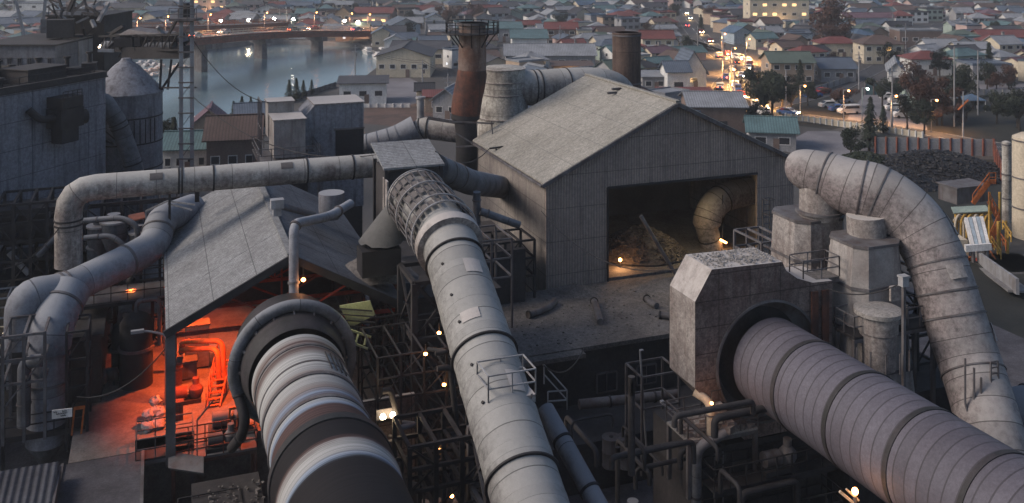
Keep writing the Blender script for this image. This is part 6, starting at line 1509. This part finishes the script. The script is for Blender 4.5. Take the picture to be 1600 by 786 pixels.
# past those, one mass of small far roofs
if extra:
    by={}
    for p,ang in extra:
        k=rnd.choice(('gx','hip','gx','flat')); W_=rnd.uniform(7,10.5); Dp=rnd.uniform(6,7.8); h_=rnd.choice((2.8,4.6,4.6,5.2)); ri=rnd.uniform(1.4,2.1) if k!='flat' else 0
        rc=rnd.choices(rk,rw)[0]; wc=rnd.choices(wk,ww)[0]; M=Matrix.Translation(p)@Matrix.Rotation(ang+(math.pi/2 if rnd.random()<.3 else 0),4,'Z')
        gm=[(wall_mesh(k,W_,Dp,h_,ri),'wall '+wc),(roof_mesh(k,W_,Dp,h_,ri),'roof '+rc)]
        wg=MB()
        for n_ in range(3): 
            for z_ in ([1.5] if h_<4 else [1.5,4.1]): x=W_*((n_+.5)/3-.5); wg.box((x,-Dp/2-.03,z_),(1.6,.08,1.2),0)
        gm.append((wg,'glass_dark'))
        for g_,mt in gm: by.setdefault(mt,[]).append((g_,M))
    me=bpy.data.meshes.new('far_houses'); vs=[];fs=[];mi=[]
    for n_,(mt,lst) in enumerate(by.items()):
        me.materials.append(MATS[mt])
        for g_,M in lst:
            b=len(vs); vs+=[tuple(M@Vector(v)) for v in g_.v]; fs+=[tuple(q+b for q in f) for f in g_.f]; mi+=[n_]*len(g_.f)
    me.from_pydata(vs,[],fs); me.polygons.foreach_set('material_index',mi); o=bpy.data.objects.new('far_houses',me); COL.objects.link(o); _tag(o,'mass of small mixed roofs at the far edge of the town','houses',None,'stuff')

# ---- trees and poles
def tree_proto(kind,seed,h_=7,n=900):
    r_=random.Random(seed); tr=MB(); cr=MB()
    tr.sweep([(0,0,0),(.1,0,h_*.35),(0,.1,h_*.75)],[h_*.035,h_*.025,h_*.01],8)
    if kind=='conifer':
        for i in range(n):
            z_=h_*(.12+.88*r_.random()**1.3); rad=(h_-z_)*.26*(r_.random()**.5)*(1+.25*math.sin(z_*5)); a=r_.uniform(0,6.28); c=Vector((math.cos(a)*rad,math.sin(a)*rad,z_)); s_=r_.uniform(.10,.28)*h_/6
            d=Vector((math.cos(a),math.sin(a),-.5)).normalized()*s_*1.6; e=Vector((-math.sin(a),math.cos(a),r_.uniform(-.5,.5)))*s_*.6; cr.quad(c-e,c+d-e*.3,c+d+e*.3,c+e)
    else:
        for k in range(6): a=r_.uniform(0,6.28); tr.sweep([(0,0,h_*.35),(math.cos(a)*h_*.16,math.sin(a)*h_*.16,h_*.6),(math.cos(a)*h_*.26,math.sin(a)*h_*.26,h_*.8)],[h_*.018,h_*.012,h_*.004],6)
        cl=[(Vector((r_.gauss(0,.19)*h_,r_.gauss(0,.19)*h_,h_*r_.uniform(.42,.92))),h_*r_.uniform(.10,.2)) for _ in range(13)]
        for i in range(n):
            c0,rr_=r_.choice(cl); v=Vector((r_.gauss(0,1),r_.gauss(0,1),r_.gauss(0,1))).normalized()*rr_*r_.random()**.33; c=c0+v; s_=r_.uniform(.07,.19)*h_/7
            a=Vector((r_.gauss(0,1),r_.gauss(0,1),r_.gauss(0,1))).normalized(); b=a.orthogonal().normalized(); cr.quad(c-a*s_-b*s_*.6,c+a*s_-b*s_*.6,c+a*s_+b*s_*.6,c-a*s_+b*s_*.6)
    def m(gm,nm,mt): me=bpy.data.meshes.new(nm); me.from_pydata([tuple(v) for v in gm.v],[],gm.f); me.materials.append(MATS[mt]); return me
    return m(tr,'trunk','bark'),m(cr,'crown','leaf_dark')
TP={(k,s_):tree_proto(k,s_,7,3000 if k=='round' else 1200) for k in('round','conifer') for s_ in range(3)}
def tree(px,py,h_,kind,col,label,name=None,group=None,wide=1.0,xy=None):
    b=xy or gxy(px,py); s_=random.Random(int(px*7+py)).randrange(3); tr,cr=TP[(kind,s_)]
    t=thing(name or ('conifer_tree' if kind=='conifer' else 'broadleaf_tree'),label,'tree',(b.x,b.y,0),px*.37,group); t.scale=(h_/7*wide,h_/7*wide,h_/7)
    o=bpy.data.objects.new('trunk',tr); COL.objects.link(o); o.parent=t; o=bpy.data.objects.new('crown',cr); COL.objects.link(o); o.parent=t; o.material_slots[0].link='OBJECT'; o.material_slots[0].material=MATS['leaf_'+col]
for q in (
 (1303,74,16,'round','brown','big round brown tree rising above the roofs at upper right'),
 (1292,84,9,'round','brown','smaller brown tree at the foot of the big round tree'),(1322,84,9,'round','brown','brown tree right of the big round tree foot'),
 (1194,178,8.5,'round','dark','tall dark tree just right of the lit road bend'),(1206,190,9.5,'round','dark','broad dark tree behind the teal-roofed shed'),(1222,170,7,'round','dark','dark tree between two sheds beyond the fence road'),
 (1180,200,5,'round','dark','low dark tree left of the teal-roofed shed'),(1236,178,6,'round','dark','small dark tree at the side road corner'),(1262,165,5,'round','dark','small dark tree before the parked cars'),
 (1382,100,6,'round','dark','dark bushy tree left of the red bungalow'),(1402,106,5,'round','dark','low dark tree beside the red bungalow'),
 (1433,192,8,'round','brown','dark reddish tree right of the car park'),(1456,188,8,'round','brown','orange-brown autumn tree beyond the car park'),(1472,196,7,'round','brown','reddish tree beside the tall pale pole'),(1418,205,6,'round','dark','dark bush at the lower corner of the car park'),(1444,210,6,'round','dark','dark bush on the near side of the red trees'),
 (1360,212,7,'conifer','dark','small conifer below the green lamp'),(1380,208,5,'conifer','dark','tiny conifer left of the scrap fence'),(1358,236,7,'conifer','dark','dark conifer at the left end of the scrap fence'),(1330,250,5,'round','dark','round dark shrub behind the start of the big duct'),
 (1497,100,6,'conifer','dark','dark conifer between two silver-roofed houses'),(1545,112,8,'conifer','dark','dark conifer beside the grey carport'),(1590,200,7,'round','dark','dark tree at the right edge above the cream tank'),
 (1250,20,7,'conifer','dark','dark conifer right of the cream apartment block'),(1053,36,8,'round','dark','dark tree in the middle of the far roofs'),(1095,50,7,'conifer','dark','dark conifer left of the far lit road'),
 (700,44,9,'round','brown','brown tree behind the rusty stack gallery'),(748,40,9,'round','brown','brown tree right of the rusty stack gallery'),(1560,60,6,'round','dark','dark tree behind the long red-roofed hall'),
 (452,160,5,'conifer','dark','small conifer on the river bank, leftmost of the bank row'),(463,157,5,'conifer','dark','small conifer on the river bank, second of the bank row'),(474,153,4,'conifer','dark','small conifer on the river bank, third of the bank row'),(487,148,3.5,'conifer','dark','thin young conifer by the riverside fence'),
 (365,190,4,'conifer','dark','small conifer near the moored cruiser'),(378,186,4.5,'conifer','dark','second small conifer near the moored cruiser'),(392,182,4,'conifer','dark','third conifer behind the boat shed'),
 (262,236,5,'round','dark','bush at the water edge left of the mast'),(272,240,6,'conifer','dark','conifer at the water edge beside the mast'),
 (640,60,6,'round','dark','dark tree at the bridge abutment'),(1560,24,7,'round','dark','dark tree among the far roofs at upper right')):
    tree(*q)
bz=random.Random(9)
for i in range(26):
    if i<15: px,py=bz.uniform(1168,1322),bz.uniform(130,192)
    else: px,py=bz.uniform(1445,1600),bz.uniform(170,215)
    q_=gxy(px,py)
    if road_near(q_,2): continue
    tree(px,py,bz.uniform(2.2,4.5),'round','brown' if i%5==4 else 'dark','dark rounded shrub in the %s'%('hedge plot right of the road bend' if i<15 else 'dark garden above the scrap fence'),'shrub','shrubs in the hedge plot' if i<15 else 'shrubs in the dark garden',1.5)
tr_=random.Random(77); n=0
for i in range(400):
    if n>=34: break
    Yt=tr_.uniform(175,480); p=Vector((tr_.uniform(-.5,.55)*Yt,Yt,0))
    if any(inpoly(p,m_) for m_ in masks[:2]+masks[5:]) or road_near(p,1.5) or any((p.x-x)**2+(p.y-y)**2<(r_+2)**2 for x,y,r_ in hand) or any((p-q).length<8.0 for q,_ in cand): continue
    n+=1; px=800+FP*p.x/p.y; k=tr_.choice(('round','round','conifer')); c_=tr_.choice(('dark','dark','brown')); hh=tr_.uniform(4,7.5)
    tree(px,HY+H*FP/p.y,hh,k,c_,'%s %s garden tree among the houses, %s'%('brown' if c_=='brown' else 'dark green','conifer' if k=='conifer' else 'bushy',zone(p)),group='garden trees among the houses',xy=p)
for o in bpy.data.objects:
    if o.get('group')=='garden trees among the houses':
        pass
def pole(px,py,h_,label,wires=True,group='utility poles of the town'):
    b=gxy(px,py); t=thing('utility_pole',label,'utility pole',b,.3,group)
    part(MB().sweep([b,b+Z*h_],[.17,.11],8),'post','light_steel',t)
    if wires: part(MB().bar(b+Z*(h_-.8)-Vector((1,.2,0)),b+Z*(h_-.8)+Vector((1,.2,0)),.12).bar(b+Z*(h_-1.7)-Vector((.8,.2,0)),b+Z*(h_-1.7)+Vector((.8,.2,0)),.12),'crossarm','light_steel',t); part(MB().lathe(b+Z*(h_-2.9)+Vector((.35,0,0)),[(.2,0),(.22,.1),(.22,.8),(.1,.9)],10),'transformer','mid_steel',t)
for q in ((1491,198,15,'tallest pale pole, standing right of the red trees',False),(1528,180,13,'tall pale pole left of the blue-roofed stall',False),(1228,180,9,'thin pale pole behind the teal-roofed shed',False),(1394,208,12,'dark pole standing at the near edge of the car park',True),(1505,213,8,'short pole with an orange board before the scrap fence',False),
 (1148,150,9,'pole on the inside of the tight bend'),(1165,118,9,'pole right of the lit road above the trees'),(1130,108,9,'pole left of the lit road'),(1286,80,9,'pole left of the faded red roof'),(1415,80,9,'pole between the brown hip and the red bungalow'),(1395,52,9,'pole before the long white hall'),(1510,60,9,'pole near the far red roof'),
 (1030,78,9,'pole behind the deep red roof'),(898,100,9,'pole in front of the silver workshop'),(875,84,9,'dark pole behind the teal-roofed store'),(965,60,9,'pole left of the dark stack top'),(1090,92,10,'pole left of the steep gable'),
 (510,56,9,'pole at the far bridge end'),(437,48,9,'pole above the bridge middle'),(448,50,9,'twin pole above the bridge middle'),(325,56,9,'pole above the nearest bridge pier'),(555,118,8,'pole by the narrow end of the river'),(660,150,8,'pole behind the tiny cream shed'),(700,168,7,'pole beside the grey outhouse'),(1200,110,9,'pole at the mossy roof'),(1342,140,9,'pole at the side road'),(1250,60,9,'pole under the apartment block')):
    pole(q[0],q[1],q[2],q[3],q[4] if len(q)>4 else True)
b=gxy(1505,213); solo(MB().bar(b+Z*5.6-Vector((.9,0,.9)),b+Z*5.6+Vector((.9,0,.9)),.5,.12),'orange_board','orange_paint','small tilted orange board on the short pole before the scrap fence','board',b+Z*5)
# sagging wires from pole to pole
def wire(label,p,q,h1,h2):
    a,b=gxy(*p)+Z*h1,gxy(*q)+Z*h2
    for k in (0,.5): pts_=[(a.lerp(b,i/12)-Z*(k+ (b-a).length*.10*(i/12)*(1-i/12))) for i in range(13)]; solo(MB().sweep(pts_,.045,5),'overhead_wire','dark_steel',label+(', upper strand' if k==0 else ', lower strand'),'wire',a)
for p,q,lb in (((1148,150),(1165,118),'wire along the tight road bend'),((1165,118),(1130,108),'wire crossing the lit road'),((1130,108),(1090,92),'wire from the lit road to the steep gable'),((1200,110),(1286,80),'wire above the mossy roof'),((1286,80),(1395,52),'wire before the big round tree'),((1342,140),(1394,208),'wire over the car park'),((1415,80),(1510,60),'wire above the red bungalow'),((898,100),(875,84),'wire behind the silver workshop'),((875,84),(965,60),'wire left of the dark stack'),((555,118),(660,150),'wire beside the cream warehouse'),((660,150),(700,168),'wire by the grey outhouse'),((437,48),(510,56),'wire above the river bridge'),((325,56),(437,48),'wire beyond the mast')):
    wire(lb,p,q,8.2,8.0)
# ---- cars
def car_proto(van=False):
    prof=[(-2.15,.28),(2.1,.28),(2.18,.62),(2.05,.86),(1.1,.98),(.45,1.42),(-1.05,1.44),(-1.75,1.0),(-2.1,.95),(-2.2,.6)] if not van else [(-2.2,.3),(2.1,.3),(2.2,.7),(2.0,1.05),(1.45,1.25),(1.0,1.85),(-2.1,1.88),(-2.2,.9)]
    g=MB(); n=len(prof)
    secs=[(-.84,.0),(-.80,1),(.80,1),(.84,0)]
    body=MB().prism([(x,-.82,z_) for x,z_ in prof],(0,1.64,0))
    gl=MB()
    if not van:
        for s_ in (-1,1): gl.quad((.95,s_*.835,1.0),(.40,s_*.835,1.36),(-1.0,s_*.835,1.38),(-1.55,s_*.835,1.02))
        gl.quad((1.06,-.7,1.01),(1.06,.7,1.01),(.5,.66,1.39),(.5,-.66,1.39)); gl.quad((-1.12,-.66,1.43),(-1.12,.66,1.43),(-1.7,.7,1.05),(-1.7,-.7,1.05))
    else:
        for s_ in (-1,1): gl.quad((1.35,s_*.835,1.22),(.95,s_*.835,1.7),(-1.9,s_*.835,1.72),(-1.9,s_*.835,1.2))
        gl.quad((1.5,-.7,1.27),(1.5,.7,1.27),(1.06,.66,1.8),(1.06,-.66,1.8))
    wh=MB().sweep([(0,-.1,0),(0,.1,0)],.31,18)
    def m(gm,nm,mt): me=bpy.data.meshes.new(nm); me.from_pydata([tuple(v) for v in gm.v],[],gm.f); me.materials.append(MATS[mt]); return me
    hl=MB().box((2.16,0,.68),(.08,.36,.16),0); tl=MB().box((-2.17,0,.72),(.08,.3,.16),0)
    return m(body,'body','white_paint'),m(gl,'glass','glass_dark'),m(wh,'wheel','tyre_black'),m(hl,'headlight','white_paint'),m(tl,'taillight','red_paint')
CP=[car_proto(),car_proto(True)]
def car(loc,rot,label,mt='white_paint',van=False,lights=None,group=None):
    bm_,gm,wm,hm,tm=CP[van]; t=thing('van' if van else 'car',label,'van' if van else 'car',loc,rot,group)
    o=child(t,'body',bm_,mt); o=child(t,'glass',gm,'glass_dark')
    for x in (-1.35,1.35):
        for y in (-.76,.76): o=child(t,'wheel',wm,'tyre_black'); o.location=(x,y,.31)
    for y in (-.58,.58):
        o=child(t,'headlight',hm,'head_lamp' if lights in('head','both') else 'light_steel'); o.location=(0,y,0)
        o=child(t,'taillight',tm,'tail_lamp' if lights in('tail','both') else 'red_paint'); o.location=(0,y,0)
    if lights in('head','both'):
        l=lamp_light((0,0,0),1500,(1,.62,.27),.15,'SPOT',spot=1.3); l.parent=t; l.location=(2.4,0,.75); l.rotation_euler=(0,-math.pi/2+.12,0)
    return t
paint('car_red',(.3,.03,.03)); paint('car_blue',(.05,.12,.3)); paint('car_silver',(.4,.4,.42)); paint('car_dark',(.03,.03,.035))
def rot_of(pts,i): d=pts[min(i+1,len(pts)-1)]-pts[max(0,i-1)]; return math.atan2(d.y,d.x),d.normalized()
L_=0; k=0; tot=sum((lit[i+1]-lit[i]).length for i in range(len(lit)-1))
ORD='first second third fourth fifth sixth seventh eighth ninth tenth eleventh twelfth thirteenth fourteenth fifteenth sixteenth seventeenth eighteenth nineteenth twentieth twenty-first twenty-second twenty-third twenty-fourth twenty-fifth twenty-sixth twenty-seventh twenty-eighth twenty-ninth thirtieth thirty-first thirty-second thirty-third thirty-fourth thirty-fifth thirty-sixth thirty-seventh thirty-eighth thirty-ninth fortieth'.split()
names=['white','silver','dark','red','blue']; mts=['white_paint','car_silver','car_dark','car_red','car_blue']
s_=40.0; cn=0; cr_=random.Random(3)
while s_<tot-40:  # lit cars queued in place of drawn-out light trails
    p,d=along(lit,s_); px=800+FP*p.x/p.y; py=HY+H*FP/p.y
    if px>1560: break
    n_=Vector((-d.y,d.x,0)); j=cr_.randrange(5)
    where='the far lit road' if py<88 else ('the road bends' if px<1175 else 'the fence road')
    to_cam = cn%4!=2   # two streams
    ang=math.atan2(d.y,d.x)
    if to_cam: car((p+n_*1.8),ang+0,'%s car standing in for a light trail, headlights blazing, %s along %s'%(names[j],ORD[cn],where),mts[j],cr_.random()<.2,'head',group='cars on the lit road')
    else: car((p-n_*1.8),ang+math.pi,'%s car standing in for a light trail, driving away with lit lamps, %s along %s'%(names[j],ORD[cn],where),mts[j],False,'tail' if cn%2 else 'both',group='cars on the lit road')
    cn+=1; s_+=cr_.uniform(3.4,5.0) if py>85 and px<1200 else (cr_.uniform(30,50) if py<85 else cr_.uniform(7,11))
for i,(px,py,a,c_,v,lb) in enumerate(((1391,155,.05,0,False,'white car parked at the top of the car park row'),(1404,162,.0,0,True,'white van parked second in the car park row'),(1399,172,.1,0,False,'white car parked third in the car park row'),(1412,184,.05,0,True,'long white van parked lowest in the car park row'),
  (1296,168,.2,0,False,'white car parked at the left side of the car park'),(1315,161,.3,1,False,'silver car beside the white one left of the car park'),(1312,174,.1,4,False,'blue car parked left of the car park'),(1326,178,.2,0,True,'pale van parked near the left trees'),
  (1270,152,.4,4,False,'blue car parked by the dark hedge'),(1284,147,.5,3,False,'red car parked by the dark hedge'))):
    car(gxy(px,py),a+math.pi*(i%2),lb,mts[c_],v,None,group='cars parked round the car park')
for i,f in enumerate((.3,.42,.6,.68,.82)):
    q=bsd[int(f*(len(bsd)-1))]; q2=bsd[int(f*(len(bsd)-1))+1]; d=q2[0]-q[0]; p=q[0].lerp(q[1],.3 if i%2 else .7)
    car(p,math.atan2(d.y,d.x)+(math.pi if i%2 else 0),'%s car crossing the river bridge, %s'%(names[i],('nearest the mast','before the middle','on the middle span','past the middle','near the far bank')[i]),mts[i],False,'both',group='cars on the river bridge')
# ---- boats
def boat(px,py,L_,rot,label,big=False,group=None):
    b=gxy(px,py,-1.6); t=thing('motor_boat',label,'boat',b,rot,group); inv=INV[t.name]; M=inv.inverted()
    g=MB(); w_=L_*.17
    for z_,k in ((0,.75),(L_*.13,1)):
        g.v+=[M@Vector(q) for q in ((-L_/2,-w_*k,z_),(L_*.15,-w_*k,z_),(L_/2*(.86 if k<1 else 1),0,z_),(L_*.15,w_*k,z_),(-L_/2,w_*k,z_))]
    for i in range(5): j=(i+1)%5; g.face((i,j,5+j,5+i))
    g.face((5,6,7,8,9)); part(g,'hull','white_paint',t)
    g=MB(); z0=L_*.13; g.v=[M@Vector(q) for q in ((-L_*.3,-w_*.6,z0),(L_*.1,-w_*.6,z0),(L_*.1,w_*.6,z0),(-L_*.3,w_*.6,z0),(-L_*.28,-w_*.5,z0+L_*.12),(L_*.0,-w_*.5,z0+L_*.12),(L_*.0,w_*.5,z0+L_*.12),(-L_*.28,w_*.5,z0+L_*.12))]
    for f in ((0,1,5,4),(1,2,6,5),(2,3,7,6),(3,0,4,7),(4,5,6,7)): g.face(f)
    part(g,'cabin','white_paint',t); c=M@Vector((L_*.05,0,z0+L_*.07)); part(MB().box(c,(.06,w_*.95,L_*.06),rot),'windscreen','glass_dark',t)
    if big: part(MB().bar(M@Vector((-L_*.1,0,z0+L_*.12)),M@Vector((-L_*.1,0,z0+L_*.3)),.06),'aerial','light_steel',t)
boat(333,189,7.5,.25,'white cabin cruiser moored alone below the bridge by the near bank',True)
boat(352,193,4.5,.5,'small white dinghy moored beside the cabin cruiser')
for i,(px,py) in enumerate(((216,103),(222,99),(229,103),(236,98),(243,102),(219,112),(228,114),(237,111),(246,109),(231,121),(241,119),(252,104),(281,104),(290,107),(272,108))):
    boat(px,py,4.0,1.2+.1*(i%3),'white moored motor boat in the marina, %s'%('behind the silo cone' if px<240 else 'by the conveyor leg' if px<260 else 'beside the mast'),group='boats in the marina')
for i,(px,py,lb) in enumerate(((574,84,'green and white fishing boat at the narrow end of the river'),(590,92,'dark fishing boat moored under the quay'),(596,84,'pale fishing boat at the far end of the quay'),(584,78,'white fishing boat farthest up the narrow end'))):
    boat(px,py,9,2.0,lb,True)
# ---- fences, walls
def fence(name,label,a,b,h_,panel,post_m,n,cat='fence'):
    t=thing(name,label,cat,a,math.atan2((b-a).y,(b-a).x)); d=(b-a).normalized()
    part(MB().bar(a+Z*h_/2,b+Z*h_/2,.08,h_),'panel',panel,t)
    for i in range(n+1): q=a.lerp(b,i/n)+Vector((d.y,-d.x,0))*.1; part(MB().bar(q,q+Z*(h_+.1),.25),'post',post_m,t)
fence('scrap_fence','long grey panel fence with rust-brown posts behind the dark scrap heap',gxy(1368,240),gxy(1553,244),2.7,'wall grey','rust_cloth',11)
fence('scrap_fence','short rusty fence turning down at the right end of the scrap heap',gxy(1553,244),gxy(1566,285),2.7,'rust_cloth','rust_cloth',4)
fence('road_fence','pale low fence catching the headlights beside the fence road',gxy(1228,186),gxy(1442,216),1.1,'cream_paint','white_paint',22)
fence('teal_fence','teal corrugated fence closing the top of the car park',gxy(1352,148),gxy(1404,149),2.6,'roof teal','mid_steel',4)
fence('green_wall','pale green boundary wall right of the car park top',gxy(1398,146),gxy(1436,178),2.6,'wall pale green','wall pale green',4,'wall')
fence('lot_wall','long grey wall along the grey lot at the right',gxy(1437,152),gxy(1640,155),2.0,'wall grey','kerb_grey',14,'wall')
fence('side_road_fence','grey fence running along the side road to the car park',gxy(1262,150),gxy(1338,124),1.5,'wall grey','kerb_grey',8)
fence('bank_fence','thin fence along the near river bank',gxy(400,176),gxy(524,136),1.2,'mid_steel','mid_steel',12)
fence('field_fence','low white fence at the edge of the brown field',gxy(565,168),gxy(640,168),.8,'white_paint','white_paint',6)
a=gxy(1518,172); t=thing('blue_stall','small stall with a bright blue pyramid roof in the dark garden','stall',a,0)
part(MB().prism([a+Vector((-2.2,-2,2.3)),a+Vector((2.2,-2,2.3)),a+Vector((0,0,3.4))],(0,.01,.0)).prism([a+Vector((2.2,-2,2.3)),a+Vector((2.2,2,2.3)),a+Vector((0,0,3.4))],(.01,0,0)).prism([a+Vector((-2.2,2,2.3)),a+Vector((-2.2,-2,2.3)),a+Vector((0,0,3.4))],(.01,0,0)).box(a+Z*2.25,(4.4,4,.08),0),'roof','roof bright blue',t)
for x in (-2,2):
    for y in (-1.8,1.8): part(MB().bar(a+Vector((x,y,0)),a+Vector((x,y,2.3)),.12),'post','white_paint',t)
# scrap heap
c=gxy(1462,268); scatter_heap('scrap_heap','wide black heap of scrap before the panel fence',(c.x,c.y,0),11,9,3.0,3200,'scrap',5,.12,.6)
c=gxy(1395,285); scatter_heap('scrap_heap','lower black mound left of the main scrap heap',(c.x,c.y,0),7,6,2.0,1200,'scrap',6,.12,.5)
c=gxy(1350,262); scatter_heap('scrap_heap','dark brushy mound behind the top of the big duct',(c.x,c.y,0),6,5,2.4,1200,'leaf_dark',7,.1,.4)
# yellow works at the right edge
def G3(px,py,z): return atz(px,py,z)
t=thing('yellow_gantry','yellow steel gantry with arched braces at the right behind the duct','gantry',gxy(1500,400))
for i,x in enumerate((1494,1512,1530,1546)): a=at(x,385,112); part(MB().bar(Vector((a.x,a.y,0)),at(x,330+(i%2)*4,112),.28),'column','yellow_paint',t)
part(MB().bar(at(1490,332,112),at(1550,332,112),.28).bar(at(1490,346,112),at(1550,346,112),.2),'beam','yellow_paint',t)
for i in range(5): x=1490+i*12; part(MB().bar(at(x,346,112),at(x+6,332,112),.14).bar(at(x+6,332,112),at(x+12,346,112),.14),'brace','cream_paint',t)
part(MB().prism([at(1486,325,113),at(1540,322,115),at(1548,331,111),at(1490,334,111)],(0,0,.12)),'canopy','wall pale green',t)
t=thing('yellow_stair','orange-yellow zigzag stair tower beside the cream tank','stair tower',gxy(1560,420))
for x in (1546,1562,1572): a=at(x,400,108); part(MB().bar(Vector((a.x,a.y,0)),at(x,300 if x<1570 else 345,108),.2),'post','yellow_paint',t)
for i,(x0,y0_,x1,y1_) in enumerate(((1520,318,1546,284),(1546,284,1556,284),(1545,314,1562,345),(1562,345,1548,375),(1548,375,1566,405))): part(MB().bar(at(x0,y0_,108),at(x1,y1_,108),.14,.5).rail([at(x0,y0_,107.4),at(x1,y1_,107.4)],1.0,.9,.08),'flight','orange_paint',t)
t=thing('ribbed_conveyor','white ribbed conveyor casing sloping down beside the yellow gantry','conveyor',gxy(1525,410))
for i in range(5): part(MB().bar(at(1509+i*6,342-i*.5,106),at(1520+i*6,386,103),.35,.5),'tray','wall pale blue' if i%2 else 'white_paint',t)
part(MB().bar(at(1508,388,103),at(1548,385,103),.4,.7),'head_box','white_paint',t); part(MB().bar(at(1520,390,103),at(1522,420,103),.3).bar(at(1542,388,103),at(1542,415,103),.3),'leg','mid_steel',t)
t=thing('white_hopper','cream hopper body with orange foot behind the bend of the big duct','hopper',gxy(1503,430)); part(MB().prism([at(1496,375,104),at(1512,375,104),at(1514,405,104),at(1504,412,104)],(0,2,0)),'body','cream_paint',t); part(MB().box(at(1510,412,104),(.9,.9,1.6)),'foot','orange_paint',t)
t=thing('white_ramp','long white side-panelled ramp leading down to the right','ramp',gxy(1560,440)); part(MB().bar(at(1526,402,104),at(1590,448,92),.3,1.5),'side_panel','light_steel',t); part(MB().bar(at(1530,408,104.6),at(1594,456,92.6),2.2,.2),'deck','kerb_grey',t); part(MB().bar(at(1524,405,104),at(1526,410,103.8),.5,1.2),'end_board','red_paint',t)
solo(MB().box(at(1505,300,120),(5,3,2.0)).box(at(1505,287,120),(5.4,3.4,.15)),'grey_bunker','mid_steel','long grey open bunker between scrap heap and yellow gantry','bunker',gxy(1505,330))
for i,(x0,x1,yt,Y_,m_,lb) in enumerate(((1584,1632,214,112,'cream_paint','tall cream tank cut by the right edge'),(1566,1579,222,118,'tank_plate','slender pale silo left of the cream tank'))):
    a=at((x0+x1)/2,yt,Y_); r_=(x1-x0)/2*Y_/FP; t=thing('edge_tank',lb,'tank',Vector((a.x,a.y,0))); part(MB().lathe(Vector((a.x,a.y,0)),[(r_,0),(r_,a.z),(r_*.5,a.z+r_*.25),(0,a.z+r_*.3)],36),'drum',m_,t)
    for z_ in (.3,.6,.97): part(MB().lathe(Vector((a.x,a.y,a.z*z_)),[(r_,-.08),(r_+.08,-.07),(r_+.08,.07),(r_,.08)],36),'hoop','mid_steel',t)
simple_block('low_store','low pale store wall at the foot of the cream tank','building',1560,1640,470,430,100,6,'cream_paint','kerb_grey')
for i,(x,lb) in enumerate(((1560,'left'),(1574,'right'))): a=at(x,408,106); solo(MB().bar(Vector((a.x,a.y,0)),at(x,346+i*8,106),.25),'yellow_post','yellow_paint','%s of two yellow posts below the zigzag stair'%lb,'post',Vector((a.x,a.y,0)))

t=thing('yellow_pipework','yellow hooped pipework beside the yellow gantry','pipework',gxy(1520,400))
for i in range(6):
    x=1492+i*9; part(MB().sweep(spline([at(x,372,110),at(x+1,346,110),at(x+7,336,110.5),at(x+13,346,111),at(x+14,372,111)],4),.12,8),'hoop','yellow_paint' if i%3 else 'cream_paint',t)
t=thing('yellow_handrails','bent yellow handrails below the zigzag stair','handrail',gxy(1575,430))
for i in range(4): part(MB().rail([at(1540+i*9,395-i*12,107),at(1556+i*8,420-i*14,104)],1.0,1.2,.1),'rail','yellow_paint' if i%2 else 'orange_paint',t)

# ---- thin haze volume, added to lift the blacks and fade the distance
hz=MB().box((0,620,16.2),(1900,1500,39.6),0)
m = bpy.data.materials.new('added_haze'); m.use_nodes = True; N = NT(m); MATS['added_haze'] = m
out = N.n('ShaderNodeOutputMaterial'); pv = N.n('ShaderNodeVolumePrincipled'); N.l(pv.outputs[0], out.inputs['Volume'])
pv.inputs['Color'].default_value=(.90,.93,.98,1); pv.inputs['Density'].default_value=HAZE; pv.inputs['Anisotropy'].default_value=.2
solo(hz,'haze','added_haze',kind='stuff',loc=(0,620,0),rot=0)
